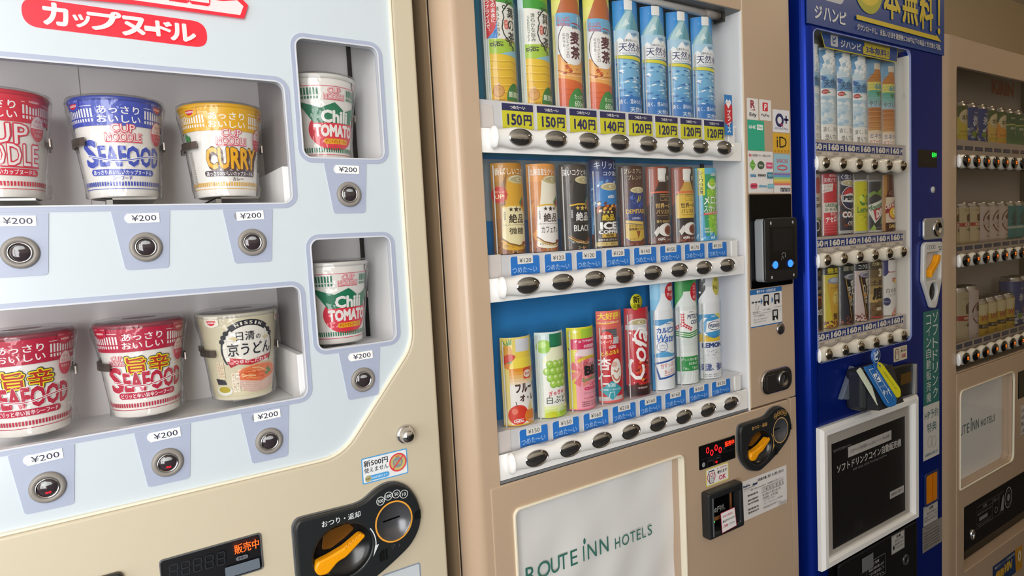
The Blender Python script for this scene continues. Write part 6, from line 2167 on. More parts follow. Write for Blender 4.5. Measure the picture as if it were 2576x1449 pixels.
rowC = [make_card(art_u_espresso(), 0.137, 'black coffee card half hidden at the left of the blue machine bottom row', None, '#2c2624', UDEEP, fl=0.019, shift=-9),
        make_card(art_u_yellow(), 0.137, 'yellow coffee can card with a face drawing', None, '#cdbb3c', UDEEP, fl=0.019, shift=-9),
        make_card(art_u_boss('#2c2c34', '深煎り無糖', '#b9b49a', '#17181c', 'BOSS', '#c9c4b8', 'BLACK', '#d9d6d0'), 0.139, 'black coffee can card with big white vertical lettering', None, '#2c2c34', UDEEP, fl=0.019, shift=-9),
        make_card(art_u_boss('#cbb8b0', 'コク深く', '#d9dcd4', '#3a2a24', 'Cafe', '#d8ccb8', 'BOSS', '#d9cfbe', lid='#9a92ac'), 0.143, 'pinkish white cafe au lait can card', None, '#cbb8b0', UDEEP, fl=0.019, shift=-9),
        make_card(art_u_soko(), 0.15, 'gold and brown coffee card with one huge black character', None, '#6a5430', UDEEP, fl=0.019, shift=-9),
        make_card(art_u_milk(), 0.139, 'white milk tea bottle card with a navy corner', None, '#d3cfc8', UDEEP, fl=0.019, shift=-9)]
for row, zs, gname in ((rowA, 0.178, 'bottle cards in the top row of the blue machine'), (rowB, -0.031, 'cards in the middle row of the blue machine'), (rowC, -0.2405, 'cards in the bottom row of the blue machine')):
    for i, c in enumerate(row):
        put(c, 1.3312 + 0.0647 * i, -0.0075, ZC + zs + 0.0002)
        c['group'] = gname

# right-hand controls
k3 = 0.001 * K
A = Art(k3)
A.rect(1763, 127, 1863, 172, '#08090c').T('販売中', 1848, 160, 25, 13, glow('#20ff50', 2.2), 0.01).rect(1764, 146, 1862, 146.6, '#24262c').T('つり銭切れ', 1806, 141, 34, 4, '#3a3c44').T('お札', 1840, 134, 10, 4, '#6a2a24')
MB().flat(A, YF - 0.0002).build('money_display', UM)
b = MB()
b.lathe([(0.0085, 0), (0.008, 0.003), (0, 0.0045)], mat('pearl_button', '#b8b8b4', 0.3), 1.839 * K, YF, 0.07 * K, 24, 'y')
b.build('call_button', UM)
b = MB()
b.plate(rrect(1.779 * K, -0.059 * K, 1.887 * K, -0.003 * K, 0.012), [], YF - 0.007, YF, mat('silver_plastic', '#b4b4b2', 0.3, 0.5), 0.003, 3)
b.lathe([(0.022, 0.006), (0.021, 0.0095), (0.016, 0.0105), (0.014, 0.008), (0, 0.008)], CHROME, 1.849 * K, YF, -0.031 * K, 28, 'y')
b.box(1.845 * K, 1.853 * K, YF - 0.0095, YF - 0.008, -0.036 * K, -0.026 * K, BLACK)
b.build('lock_plate', UM)
b = MB()
cpo = rpoly([(1.772 * K, -0.072 * K), (1.782 * K, -0.064 * K), (1.868 * K, -0.066 * K), (1.873 * K, -0.075 * K), (1.868 * K, -0.172 * K), (1.842 * K, -0.232 * K), (1.834 * K, -0.24 * K), (1.812 * K, -0.237 * K), (1.768 * K, -0.164 * K)], 0.006, 3)
wh1 = rrect(1.784 * K, -0.165 * K, 1.862 * K, -0.092 * K, 0.008)
wh2 = ell(1.822 * K, -0.195 * K, 0.021, 0.023, 24)
b.plate(cpo, [wh1, wh2], YF - 0.010, YF, mat('pale_grey_plastic', '#d2d1ce', 0.3), 0.003, 3)
A = Art(k3)
for i in range(4):
    A.ring(1792 + 11 * i, -78, 5, 1, '#55565a', n=16)
A.T('おつり', 1856, -80, 18, 5, '#55565a', 0.02).T('返却', 1856, -86, 12, 4.5, '#55565a', 0.02)
b.flat(A, YF - 0.0101)
po = b.build('coin_panel', UM)
b = MB()
b.plate(wh1, [], YF - 0.002, YF - 0.0003, mat('pale_grey_shade', '#b9b7b2', 0.35))
b.plate(wh2, [], YF - 0.003, YF - 0.0003, BLACKG)
b.build('lever_well', po)
b = MB()
lv = rpoly([(1.797 * K, -0.158 * K), (1.806 * K, -0.150 * K), (1.846 * K, -0.118 * K), (1.851 * K, -0.1 * K), (1.837 * K, -0.099 * K), (1.826 * K, -0.117 * K), (1.794 * K, -0.139 * K)], 0.004, 3)
b.plate(lv, [], YF - 0.016, YF - 0.002, ORANGE, 0.003, 3)
b.build('return_lever', po)
A = Art(k3)
A.rect(1786, -497, 1875, -246, '#2f6f6c').rect(1785, -645, 1875, -497, '#d0cdc8')
A.V('ソフトドリンク', 1852, -252, 29, '#d9dcd6', 0.0, 1.17).V('コイン自動販売機', 1815, -256, 27, '#d9dcd6', 0.0, 1.1)
A.T('HP予約', 1831, -524, 76, 24, '#3f6a68', 0.0).T('特典', 1832, -560, 52, 26, '#3f6a68', 0.0)
A.ring(1822, -600, 13, 1.2, '#a5a39e', 15).ring(1842, -602, 13, 1.2, '#a5a39e', 15).T('通常販売も可能です', 1830, -632, 70, 8, '#4a7a98', 0.01)
MB().flat(A, YF - 0.0003).build('coin_machine_sticker', UM)
b = MB()
b.plate(rrect(1.786 * K, -0.77 * K, 1.863 * K, -0.68 * K, 0.008), [rrect(1.791 * K, -0.765 * K, 1.857 * K, -0.686 * K, 0.006)], YF - 0.006, YF, mat('navy_plastic', '#1c2c5c', 0.3), 0.002)
b.plate(rrect(1.79 * K, -0.766 * K, 1.858 * K, -0.685 * K, 0.006), [], YF - 0.003, YF - 0.0003, mat('amber_cup', '#e0860c', 0.2, coat=0.4))
b.box(1.826 * K, 1.829 * K, YF - 0.0045, YF - 0.003, -0.762 * K, -0.69 * K, mat('amber_cup_dark', '#a85c08', 0.3))
b.build('coin_return_cup', UM)
A = Art(k3)
A.rect(1785, -827, 1866, -771, '#b9b6b2').line([(1787, -825), (1864, -825), (1864, -773), (1787, -773)], 0.7, '#4a4846', True).T('注意', 1828, -782, 22, 8, '#3a3836', 0.03)
for i, t in enumerate(('取出口に手や物を入れ', 'ないでください。けがを', 'するおそれがあります。')):
    A.T(t, 1832, -794 - 9 * i, 56, 6, '#4a4846')
A.ring(1797, -808, 6, 1.4, '#4a4846')
MB().flat(A, YF - 0.0003).build('caution_sticker', UM)
A = Art(k3)
A.rect(1780, -897, 1856 / K * 1.0, -826, '#8a8480').T('お問い合わせ先', 1830, -836, 60, 6, '#5a5654')
for i in range(6):
    A.T('管理番号 受付時間 連絡先電話', 1832, -846 - 8 * i, 86, 4, '#5a5654')
MB().flat(A, YF - 0.0003).build('contact_sticker', UM)
A = Art(k3)
A.rr(1635, -356, 1702, -320, 1.5, '#cfc6ae').ring(1652, -338, 10, 1.6, '#a84a50', 13).rr(1644.5, -352, 1659.5, -325, 1, '#3a3a40').rr(1646, -350.5, 1658, -326.5, 1, '#d3ccb8').ring(1652, -334, 3.4, 1.6, '#a84a50').T('新千円札', 1684, -325.5, 28, 3.4, '#a84a50').T('使えます', 1684, -332, 28, 6, '#3a3836', 0.02).T('OK', 1684, -345, 22, 10, '#b03a48', 0.02)
MB().flat(A, YF - 0.0003).build('accepted_notes_sticker', UM)
b = MB()
b.plate(rpoly([(1.575 * K, -0.362 * K), (1.712 * K, -0.366 * K), (1.712 * K, -0.446 * K), (1.6 * K, -0.446 * K)], 0.006), [], YF - 0.014, YF, BLACK, 0.004, 2)
b.plate(rrect(1.64 * K, -0.412 * K, 1.69 * K, -0.385 * K, 0.002), [], YF - 0.0155, YF - 0.0135, mat('amber_glass', '#5a3f14', 0.2), 0.0005)
b.plate([(1.704 * K, -0.368 * K), (1.711 * K, -0.368 * K), (1.711 * K, -0.444 * K), (1.698 * K, -0.444 * K)], [], YF - 0.02, YF - 0.013, mat('silver_plastic', '#b4b4b2', 0.3, 0.5), 0.001)
b.build('note_slot', UM)

# touch-payment box with its phone-shaped plate, yellow tab and round lollipop sign
TD = MB()
TD.box(1.385, 1.505, -0.092, YF, -0.424, -0.33, mat('dark_box', '#26282c', 0.35), 0.012, 3)
TD.prismx([(-0.092, -0.418), (-0.118, -0.414), (-0.094, -0.332), (-0.088, -0.332)], 1.395, 1.5, mat('dark_box', '#26282c', 0.35))
to = TD.build('touch_box', UM)


def tilted(x, z):
    # a point of the plate that leans back at the top (x from 0..1 across, z up along it)
    return (x, -0.123 + 0.029 * (z + 0.419) / 0.098, z)


b = MB()
A = Art(0.001)
o_ = rpoly([(1366, -314), (1412, -316), (1466, -404), (1452, -414), (1434, -410)], 4)
pl = rpoly([(1.376, -0.318), (1.420, -0.318), (1.464, -0.398), (1.456, -0.412), (1.418, -0.412)], [0.003, 0.003, 0.004, 0.014, 0.014], 4)
b.plate(pl, [], -0.003, 0.0, mat('tag_blue', '#1f6ab4', 0.3), 0.0006)
A.line([(1390, -326), (1414, -326), (1448, -392)], 1.4, '#d9e4ee').line([(1390, -326), (1426, -402)], 1.4, '#d9e4ee')
A.poly(rpoly([(1399, -337), (1416, -337), (1425, -356), (1408, -356)], 3), '#e6e9ea').T('ピ', 1412, -346.5, 12, 14, '#1f6ab4', 0.06)
A.T('アプリで', 1421, -366, 20, 5, '#d9e4ee', 0.01).T('タッチ', 1430, -379, 30, 12, '#e6edf2', 0.03)
b.flat(A, -0.003)
b.v = [(p[0], p[1] + tilted(p[0], p[2])[1], p[2]) for p in b.v]
b.build('phone_shaped_plate', to)
b = MB()
b.plate(rpoly([(1.418, -0.316), (1.446, -0.318), (1.492, -0.386), (1.482, -0.4), (1.466, -0.4)], [0.004, 0.012, 0.012, 0.006, 0.003], 4), [], -0.0015, 0.0, mat('tab_yellow', '#d9d321', 0.4), 0.0004)
A = Art(0.001)
A.T('このあたりにタッチ', 1458, -360, 56, 6.4, '#3a4a2a', 0.01, rot=-56).poly([(1432, -322), (1440, -324), (1436, -330)], '#1f6ab4')
b.flat(A, -0.0016)
b.v = [(p[0] + 0.006, p[1] + tilted(p[0], p[2])[1] + 0.0018, p[2]) for p in b.v]
b.build('yellow_tab', to)
b = MB()
b.lathe([(0.0165, 0), (0.0165, 0.003), (0.0, 0.003)], mat('lolly_blue', '#2a62ac', 0.3), 1.412, -0.1, -0.297, 32, 'y')
b.plate([(1.405, -0.31), (1.419, -0.31), (1.416, -0.33), (1.409, -0.33)], [], -0.1025, -0.0995, mat('lolly_blue', '#2a62ac', 0.3))
A = Art(0.001)
A.T('ピ', 1412, -297, 17, 20, '#e3e8ee', 0.07).ring(1412, -297, 15, 1.2, '#c9d4e4')
b.flat(A, -0.1031)
b.build('round_sign', to)
b = MB()
b.plate(rpoly([(1.356, -0.324), (1.374, -0.319), (1.419, -0.412), (1.400, -0.413)], 0.003), [], 0.004, 0.006, mat('pale_green_side', '#d8e0c8', 0.4), 0.0005)
b.v = [(p[0], p[1] + tilted(p[0], p[2])[1], p[2]) for p in b.v]
b.build('side_sticker', to)
b = MB()
b.plate([(1.404, -0.326), (1.434, -0.338), (1.386, -0.400), (1.356, -0.394)], [], YF - 0.012, YF - 0.0005, clear('smoky_acrylic', '#c9d2e0', 1.4, 0.05, 0.28, '#a9b6cc'), 0.003)
b.build('acrylic_holder', UM)

# delivery flap under the notice
b = MB()
b.plate(rrect(1.31, -0.98, 1.70, -0.7665, 0.008), [], YF - 0.008, YF, BLACKG, 0.003)
b.plate(rrect(1.33, -0.97, 1.685, -0.7682, 0.006), [], YF - 0.016, YF - 0.0085, mat('flap_black', '#17181b', 0.15), 0.003)
b.lathe([(0.014, 0.016), (0.013, 0.019), (0.008, 0.019), (0.008, 0.0165)], mat('flap_ring', '#3c3e42', 0.2), 1.625, YF, -0.85, 24, 'y')
A = Art(0.001)
A.rr(1557, -816, 1620, -769.5, 1, '#b4b2ae').line([(1558.5, -814.5), (1618.5, -814.5), (1618.5, -771), (1558.5, -771)], 0.8, '#3a3a3c', True).T('注意', 1590, -777, 22, 7, '#2c2c2e', 0.03).el(1567, -801, 4, '#2c2c2e', 6)
for i, t in enumerate(('取出口を引いたまま無理に', '商品を取り出さない', 'でください')):
    A.T(t, 1594, -786 - 9 * i, 42, 5.6, '#3a3a3c')
A.line([(1440, -800), (1525, -800), (1525, -850), (1440, -850)], 1, '#9a9b9d', True).T('ご注意', 1484, -808, 26, 7, '#b4b5b7', 0.02)
for i, t in enumerate(('商品は1本お買い上げ', 'ごとに取り出して', 'ください。')):
    A.T(t, 1484, -820 - 11 * i, 68, 7.5, '#b9babc', 0.01)
A.poly([(1472, -852), (1496, -852), (1484, -866)], '#9a9b9d').rr(1420, -815, 1470, -780, 1, '#6f7174')
b.flat(A, YF - 0.016)
b.build('delivery_flap', UM)

# snap-frame notice hung on the blue door
PF = thing('framed_poster', 'white snap frame holding a black notice, hung on the blue machine', 'framed notice', (1.4755, -0.05, ZC - 0.765))
WF = mat('frame_white', '#f1f0ee', 0.3)
fo, fi = (1.273, -0.765, 1.6995, -0.4435), (1.296, -0.744, 1.6735, -0.4645)
b = MB()
f1_, f2_, f3_ = -0.0455, -0.061, -0.054
P4 = lambda q, y: [(q[0], y, q[1]), (q[2], y, q[1]), (q[2], y, q[3]), (q[0], y, q[3])]
rings = [P4(fo, f1_), P4((fo[0], fo[1], fo[2], fo[3]), f3_), P4((fo[0] + .006, fo[1] + .006, fo[2] - .006, fo[3] - .006), f2_), P4((fi[0] - .006, fi[1] - .004, fi[2] + .006, fi[3] + .004), f2_), P4(fi, f3_), P4(fi, f1_ - 0.002)]
vs = [p for r_ in rings for p in r_]
fs = [[j * 4 + k, j * 4 + (k + 1) % 4, (j + 1) * 4 + (k + 1) % 4, (j + 1) * 4 + k] for j in range(len(rings) - 1) for k in range(4)]
b.add(vs, fs, WF)
b.build('frame', PF)
b = MB()
b.box(fi[0], fi[2], -0.049, -0.0465, fi[1], fi[3], mat('mount_grey', '#b4aea6', 0.5))
b.build('mount', PF)
A = Art(0.001)
A.rect(1326, -732, 1648, -491, '#1b1a1b')
A.T('ROUTE INN', 1356, -508, 46, 6, '#8a8a88').T('HOTELS', 1392, -508, 24, 4, '#8a8a88')
A.rect(1390, -536, 1582, -512, '#c3bfbb').T('公式サイト予約特典・Eco DE ルートイン申込特典', 1486, -524, 172, 9, '#4a4846', 0.01)
A.T('ソフトドリンクコイン自動販売機', 1486, -552, 284, 20, '#cfccc8', 0.02).T('Soft drink Coin Vending machine', 1484, -569, 150, 7.5, '#8f8d8a')
A.rect(1572, -683, 1640, -665, '#c3bfbb').T('通常販売も可能です', 1606, -674, 56, 7.5, '#3a3836', 0.01)
for i in range(4):
    A.T('当ホテルの会員様は', 1432, -697 - 6 * i, 34, 3, '#5a5a58')
A.rect(1328, -730, 1646, -728, '#2c2c2c')
b = MB()
b.box(1.3255, 1.6485, -0.0496, -0.0491, -0.7325, -0.4905, ink('#1b1a1b'))
b.flat(A, -0.0496)
b.build('poster', PF)
b = MB()
b.box(fi[0] + 0.001, fi[2] - 0.001, -0.0522, -0.0515, fi[1] + 0.001, fi[3] - 0.001, GLASS)
b.build('clear_cover', PF)

# ================================================================ far tan machine with real cans
KM = thing('vending_machine', 'tan beer vending machine at the right end with rows of real cans behind dark glass', 'vending machine', (2.42, 0.33, 0))
b = MB()
b.box(1.925, 3.03, 0.16, 0.68, F0 + 0.03, 0.46, SHEET, 0.004)
b.box(1.95, 2.9, 0.2, 0.6, F0, F0 + 0.05, BLACK)
b.box(1.925, 1.94, 0.06, 0.16, F0 + 0.03, 0.46, SHEET)
b.build('cabinet', KM)
KX0, KX1, KZ0, KZ1 = 1.9775, 2.95, -0.4365, 0.4
Y = -0.03
b = MB()
arc = [(1.945 - 0.04 * math.sin(t), -0.012 - 0.018 * math.cos(t)) for t in [PI / 2 * (1 - i / 8) for i in range(9)]]
b.prism([(1.905, 0.058)] + arc + [(1.9755, -0.03), (1.9755, 0.058)], F0 + 0.06, 0.4775, TAN)
b.plate(rrect(1.9745, -0.4415, 3.03, 0.4775, 0.003), [rrect(KX0 - 0.0015, KZ0, KX1, KZ1, 0.012)], Y, Y + 0.014, TAN, 0.002)
b.plate(rrect(2.036, 0.402, 2.0364, 0.477, 0.0001), [], Y - 0.0003, Y, mat('seam_light', '#a38c70', 0.5))
b.build('door', KM)
b = MB()
lwk = rpoly([(2.0, -0.779), (2.369, -0.779), (2.369, -0.495), (2.0, -0.495)], [0.004, 0.025, 0.025, 0.02], 5)
chk = rrect(2.028, -1.034, 2.78, -0.840, 0.003)
b.plate(rrect(1.98, -1.3, 3.03, -0.4425, 0.004), [lwk, chk], Y, 0.03, TAN, 0.002)
b.plate(rpoly([(1.998, -0.7815), (2.3735, -0.7815), (2.3735, -0.492), (1.998, -0.492)], [0.004, 0.026, 0.026, 0.02], 5), [lwk], Y - 0.003, Y + 0.004, mat('cream_lip', '#efe6cf', 0.35), 0.001)
b.build('lower_panel', KM)
b = MB()
b.box(1.995, 2.38, 0.0, 0.004, -0.785, -0.49, mat('wrinkled_banner', '#eeedec', 0.35))
A = Art(0.001)
GK = '#4f6f6a'
for ch, x, wd in (('R', 2038, 20), ('O', 2062, 20), ('U', 2084, 17), ('T', 2105, 18), ('E', 2127, 15), ('I', 2147, 3), ('N', 2165, 18), ('N', 2190, 18)):
    A.T(ch, x, -632, wd, 29, GK, 0.0)
A.el(2148, -610, 2.6, GK, 5)
for ch, x, wd in (('H', 2220, 13), ('O', 2241, 17), ('T', 2261, 13), ('E', 2278, 11), ('L', 2293, 10), ('S', 2308, 12)):
    A.T(ch, x, -636, wd, 21, GK, 0.0)
b.flat(A, -0.0002)
b.build('banner', KM)
MB().plate(lwk, [], -0.02, -0.0175, GLASS).build('banner_pane', KM)
b = MB()
YK = 0.125
KBK = mat('kirin_back', '#c9c1b8', 0.5)
b.box(KX0 - 0.002, KX1 + 0.002, YK, YK + 0.006, KZ0, 0.468, KBK)
b.box(KX1, KX1 + 0.004, -0.015, YK, KZ0, 0.468, INW).box(KX0 - 0.006, KX0 - 0.002, -0.015, YK, KZ0, 0.468, INW)
b.box(KX0, KX1, -0.015, YK, 0.468, 0.472, GREYP).box(KX0, KX1, -0.015, YK, KZ0 - 0.004, KZ0, GREYP)
b.box(2.868, 2.876, YK - 0.02, YK, KZ0, 0.467, BLACK)
A = Art(0.001)
A.T('KIRIN', 2712, 436, 186, 50, '#c8382c', 0.06)
b.flat(A, YK - 0.0005)
b.build('display_cavity', KM)
MB().plate(rrect(KX0 - 0.0005, KZ0 + 0.001, KX1 - 0.001, KZ1 - 0.001, 0.011), [], -0.0235, -0.0215, clear('tinted_acrylic', '#f2f0ee', 0.6)).build('window_pane', KM)
KR = mat('rail_cream', '#e9e2d3', 0.25, coat=0.2)


def oval_btn(o, x, z, y):
    q = MB()
    q.lathe([(0.0225, 0.0), (0.0215, 0.0015), (0.015, 0.0035), (0.0, 0.0045)], mat('black_oval', '#121214', 0.1, coat=0.5), x, y + 0.0008, z, 28, 'y', ez=0.74)
    A = Art(0.001)
    A.rr(-6.5, -4.5, 6.5, 6, 0.5, '#2a1008').T('準備', 0, 3.4, 11, 4, glow('#ff7a1c', 1.5), 0.02).T('中', 0, -1.6, 9, 4.4, glow('#ff7a1c', 1.5), 0.03)
    q.flat(A, y - 0.0037, x, z)
    q.build('select_button', o)


KCAN_Y = 0.05
for zc, z0, z1, zs in ((0.1475, 0.18, 0.1915, 0.2085), (-0.1255, -0.099, -0.0875, -0.086), (-0.4005, -0.3765, -0.3635, -0.3875)):
    round_rail(KM, KX0 + 0.003, KX1 - 0.01, zc, 2.012, 0.064, 13, Y + 0.003, 0.0175, 0.0022, 0.014, KR, oval_btn)
    s = MB()
    s.box(KX0, KX1 - 0.001, -0.019, YK - 0.0005, zs - 0.003, zs, mat('warm_grey_strip', '#bdb3aa', 0.4))
    s.box(KX0, KX1 - 0.001, -0.0205, -0.019, min(zc + 0.012, zs - 0.01), max(z1 + 0.004, zs), mat('warm_grey_strip', '#bdb3aa', 0.4))
    so = s.build('shelf', KM)
    for i in range(13):
        x = 2.0105 + 0.064 * i
        A = Art(0.001)
        A.rect(-25.5, 0, 25.5, (z1 - z0) * 1000, '#2f3f66' if not (zc > 0 and i > 5) else '#5a3f5a')
        A.T('350円', 0, (z1 - z0) * 500, 34, 6, '#7a86a8', 0.0)
        m = MB()
        m.flat(A, -0.0206, x, z0)
        m.build('price_card', so)

SILV = mat('can_silver', '#bfc0c2', 0.25, 0.9)


def make_can(A, h, label, base, r=0.033):
    t = thing('drink_can', label, 'drink can')
    b = MB()
    c = ink(base)
    b.lathe([(0.0, 0.002), (r * 0.72, 0.001), (r * 0.8, 0.0)], SILV, n=36)
    b.lathe([(r * 0.8, 0.0), (r, 0.008), (r, h - 0.014)], c, n=36)
    m_ = lambda x, z, o: ((r + o) * math.sin(x / r), -(r + o) * math.cos(x / r), z)
    B_ = Art()
    B_.t = [([tr for tr in tris if all(-0.075 < p[0] < 0.075 for p in tr)], m, k) for tris, m, k in A.t]
    b.art(B_, m_, 0.0029, 0.00003, 0.0001)
    b.build('can_body', t, z=False)
    l = MB()
    l.lathe([(r, h - 0.014), (r * 0.985, h - 0.012), (r * 0.84, h - 0.003), (r * 0.85, h), (r * 0.8, h), (r * 0.77, h - 0.004), (0, h - 0.004)], SILV, n=36)
    l.build('can_top', t, z=False)
    return t


def art_honshibori(c1, c2, fruit):
    A = Art(0.001)
    A.rect(-72, 8, 72, 108, c1).rect(-72, 76, 72, 108, c2).el(0, 76, 26, '#d3c9a4', 22)
    A.T('本搾り', 2, 74, 40, 17, '#2a2a20', 0.02).T('チューハイ', 2, 60, 30, 6, '#5a4a2c', 0.01).el(16, 40, 17, fruit).ring(16, 40, 13, 1, '#f0e6c8').T('果汁とお酒だけ', -10, 34, 24, 5, '#3a3a2c', 0.01)
    A.grad(-72, 8, 72, 26, c1, '#b8a838', 3)
    return A


def art_hyoketsu(fruit, h=100):
    A = Art(0.001)
    A.rect(-72, 8, 72, h + 8, '#1f3f86')
    for i in range(30):
        x, z = random.uniform(-60, 56), random.uniform(10, 54)
        A.poly([(x, z), (x + 12, z + 4), (x + 5, z + 12), (x - 3, z + 7)], random.choice(('#c2c7cc', '#9aa4b0', '#e0e4e6', '#7a8898')))
    A.T('氷結', 4, h * 0.72, 42, 26, '#d8dde6', 0.03).T('KIRIN', 0, h * 0.92, 22, 5, '#c8ccd6', 0.02).el(14, h * 0.42, 15, fruit).el(-12, h * 0.3, 9, '#6f8a3a').el(4, 20, 11, '#1c2c56').T('7%', 4, 20, 12, 8, '#d9dce4', 0.02)
    return A


def art_ichiban(h=108):
    A = Art(0.001)
    A.rect(-72, 8, 72, h, '#c4b896').poly([(-10, h * .78), (8, h * .86), (18, h * .72), (8, h * .6), (-8, h * .62)], '#5a4432').line([(10, h * .82), (20, h * .88), (24, h * .78)], 2, '#5a4432').T("KIRIN'S PRIME BREW", 2, h * .92, 40, 5, '#7a6a4c', 0.0)
    A.rect(-72, h * .48, 72, h * .58, '#a83a34').T('KIRIN', 2, h * .53, 34, 8, '#e2d8c0', 0.05).T('一番搾り', 4, h * .39, 34, 11, '#2a2420', 0.02).el(14, h * .22, 5, '#a83a34', 9)
    return A


def art_lager(h=108):
    A = Art(0.001)
    A.rect(-72, 8, 72, h, '#c9bdb8').el(4, h * .58, 27, '#6a3430', 34).el(4, h * .58, 23, '#c9bdb8', 30).poly([(-8, h * .72), (6, h * .8), (18, h * .68), (8, h * .62), (-6, h * .62)], '#5a3a34').line([(-2, h * .76), (-12, h * .66)], 2, '#5a3a34')
    A.rect(-30, h * .49, 38, h * .6, '#c9bdb8').outl('LAGER', 4, h * .545, 50, 11, '#d8cec8', '#5a2a2c', 0.07, 0.03).T('KIRIN', 4, h * .42, 22, 4, '#6a4a44', 0.01).T('BEER', 4, h * .16, 24, 4, '#6a4a44', 0.01)
    return A


def art_white(h=108):
    A = Art(0.001)
    A.rect(-72, 8, 72, h, '#c3a63a').poly([(-40, h), (10, h), (-6, h * .66), (-40, h * .7)], '#d8d0a8').poly([(6, h), (40, h), (40, h * .78), (12, h * .82)], '#8a2c30')
    A.T('White', 0, h * .62, 46, 20, '#a83a40', 0.02, shear=0.25, slope=0.15).rect(-72, h * .3, 72, h * .42, '#3a2e24').T('ホワイトホース', 2, h * .36, 46, 7, '#d8cfa8', 0.02).T('HIGHBALL', 2, h * .2, 30, 5, '#6a5420', 0.02)
    return A


def art_green_can():
    A = Art(0.001)
    A.rect(-72, 8, 72, 108, '#3a6a48').rect(-72, 74, 72, 108, '#2c5a3c').rect(-72, 70, 72, 74, '#b8c06a').poly([(0, 46), (10, 54), (20, 46), (10, 36)], '#d3cfb8').T('KIRIN', -4, 92, 24, 6, '#c8d0b8', 0.03).T('緑茶割り', 0, 60, 36, 9, '#d0d8c0', 0.02)
    A.grad(-72, 8, 72, 30, '#5a8a50', '#3a6a48', 3)
    return A


def art_teal():
    A = Art(0.001)
    A.rect(-72, 8, 72, 108, '#2f7f84').el(4, 70, 24, '#1f5a60', 22).T('KIRIN', 4, 50, 46, 9, '#2a2c2a', 0.04).rect(-72, 34, 72, 42, '#a9bcb4')
    return A


hs = [(make_can(art_honshibori('#c8b84a', '#4a5a2c', '#b8c04a'), 0.122, 'yellow green chuhai can at the left end of the top row', '#c8b84a'), 0),
      (make_can(art_hyoketsu('#e0b83a'), 0.122, 'blue ice chuhai can with a lemon, second in the top row', '#1f3f86'), 1),
      (make_can(art_hyoketsu('#d86a6a'), 0.122, 'blue ice chuhai can with a pink fruit, third in the top row', '#1f3f86'), 2),
      (make_can(art_honshibori('#d2b45a', '#3a5a30', '#c8503c'), 0.122, 'cream chuhai can with a red fruit, fourth in the top row', '#d2b45a'), 3),
      (make_can(art_honshibori('#d89a3c', '#3f5f34', '#e08a2c'), 0.122, 'orange chuhai can, fifth in the top row', '#d89a3c'), 4)]
for c, i in hs:
    put(c, 2.155 + 0.0685 * i, KCAN_Y, ZC + 0.2087)
    c['group'] = 'cans in the top row behind dark glass'
g_ = make_can(art_green_can(), 0.122, 'green can beside the orange chuhai can in the top row', '#3a6a48')
put(g_, 2.155 + 0.0685 * 5, KCAN_Y, ZC + 0.2087)['group'] = 'cans in the top row behind dark glass'
for i, l in ((6, 'green can second from the orange chuhai can, at the right picture edge'),):
    c = again(g_, l)
    c.location.x = 2.155 + 0.0685 * i
i1 = make_can(art_ichiban(), 0.122, 'cream beer can with a red band, mostly hidden at the left of the middle row', '#c4b896')
l1 = make_can(art_lager(), 0.122, 'pale lager can beside the cream beer cans in the middle row', '#c9bdb8')
t1 = make_can(art_teal(), 0.122, 'teal beer can beside the lager cans in the middle row', '#2f7f84')
mid = [i1, again(i1, 'cream beer can with a red band, second in the middle row'), again(i1, 'cream beer can with a red band, beside the lager cans'),
       l1, again(l1, 'pale lager can between two other lager cans'), again(l1, 'pale lager can beside the teal cans'),
       t1, again(t1, 'teal beer can at the right end of the middle row')]
for i, c in enumerate(mid):
    put(c, 2.104 + 0.0685 * i, KCAN_Y, ZC - 0.0858)
    c['group'] = 'cans in the middle row behind dark glass'
b1 = make_can(art_ichiban(150), 0.172, 'tall cream beer can at the left end of the bottom row', '#c4b896')
b2 = make_can(art_lager(150), 0.172, 'tall pale lager can in the bottom row', '#c9bdb8')
y1 = make_can(art_white(), 0.124, 'yellow highball can beside the tall lager can', '#c3a63a')
h1 = make_can(art_hyoketsu('#d86a6a', 146), 0.172, 'tall blue ice chuhai can beside the yellow highball cans', '#1f3f86')
low = [(b1, 2.217), (b2, 2.2865), (y1, 2.3545), (again(y1, 'yellow highball can, second of four'), 2.422), (again(y1, 'yellow highball can, third of four'), 2.4895), (again(y1, 'yellow highball can beside the tall blue can'), 2.557),
       (h1, 2.6245), (again(h1, 'tall blue ice chuhai can at the right picture edge'), 2.692)]
for c, x in low:
    put(c, x - 0.05, KCAN_Y, ZC - 0.3873)
    c['group'] = 'cans in the bottom row behind dark glass'

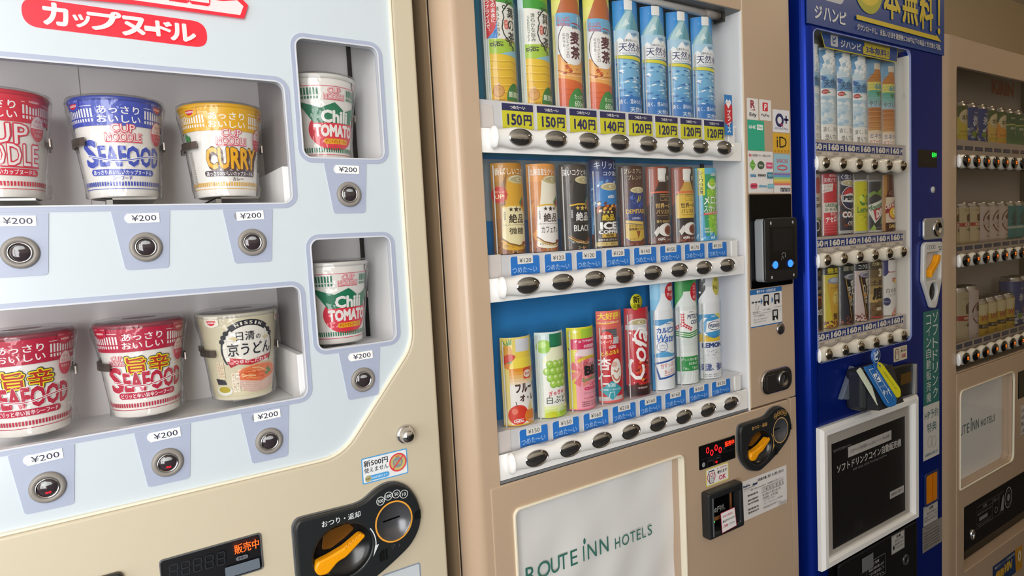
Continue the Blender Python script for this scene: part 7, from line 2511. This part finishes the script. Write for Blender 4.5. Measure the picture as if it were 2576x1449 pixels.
b = MB()
b.plate(rrect(2.404, -0.59, 2.9, -0.503, 0.002), [], Y - 0.002, Y, BLACKG, 0.0008)
b.build('money_display', KM)
A = Art(0.001)
A.rr(2425, -712, 2520, -616, 1.5, '#cfcac4').T('20歳未満の', 2470, -634, 80, 14, '#4a4644', 0.01).T('お酒の販売は', 2472, -656, 84, 14, '#4a4644', 0.01).T('禁止されて', 2470, -678, 80, 14, '#4a4644', 0.01).T('います', 2450, -700, 44, 13, '#4a4644', 0.01)
MB().flat(A, Y - 0.0003).build('age_notice_sticker', KM)
b = MB()
b.box(2.026, 2.782, 0.0, 0.01, -1.036, -0.838, BLACKG)
b.plate(rrect(2.03, -0.985, 2.778, -0.842, 0.003), [], -0.022, -0.006, mat('flap_black', '#17181b', 0.15), 0.003)
b.lathe([(0.012, 0.0), (0.012, 0.004), (0.008, 0.004), (0.008, 0.0)], CHROME, 2.101, -0.022, -0.945, 20, 'y', ez=1.3)
A = Art(0.001)
A.line([(2131, -938), (2325, -938), (2325, -872), (2131, -872)], 0.9, '#7a7b7d', True).line([(2240, -938), (2240, -872)], 0.9, '#7a7b7d').line([(2290, -938), (2290, -872)], 0.9, '#7a7b7d').line([(2131, -886), (2290, -886)], 0.9, '#7a7b7d').line([(2131, -925), (2240, -925)], 0.9, '#7a7b7d')
A.T('注意', 2185, -879, 26, 8, '#8a8b8d', 0.02).T('取出口に手を入れないでください', 2186, -895, 100, 7, '#8a8b8d', 0.01).rr(2145, -918, 2205, -906, 3, '#7a7b7d').T('けがをするおそれがあります', 2186, -931, 90, 6, '#8a8b8d').T('取出し方', 2265, -880, 40, 7, '#8a8b8d', 0.01)
A.ring(2265, -915, 10, 2, '#9a9b9d', 8).poly([(2295, -930), (2320, -930), (2320, -880), (2308, -890)], '#8a8b8d').ring(2355, -900, 26, 4, '#8f9092', 32).ring(2355, -900, 17, 1.2, '#8f9092', 22).el(2355, -900, 10, '#8f9092', 12)
b.flat(A, -0.022)
b.build('delivery_flap', KM)
A = Art(0.001)
A.rect(2223, -1160, 2449, -1082, '#27406e').poly([(2390, -1082), (2449, -1082), (2449, -1160), (2400, -1160)], '#c8902c').T('VIN', 2340, -1118, 60, 30, '#e0b83a', 0.05, shear=0.3).T('爆熱', 2275, -1122, 66, 30, '#d8a83a', 0.05).T('電力カット＋自動学習', 2310, -1092, 150, 9, '#d9d2b8', 0.01).T('0', 2424, -1112, 26, 38, '#e6dcc8', 0.04)
MB().flat(A, Y - 0.0003).build('energy_sticker', KM)
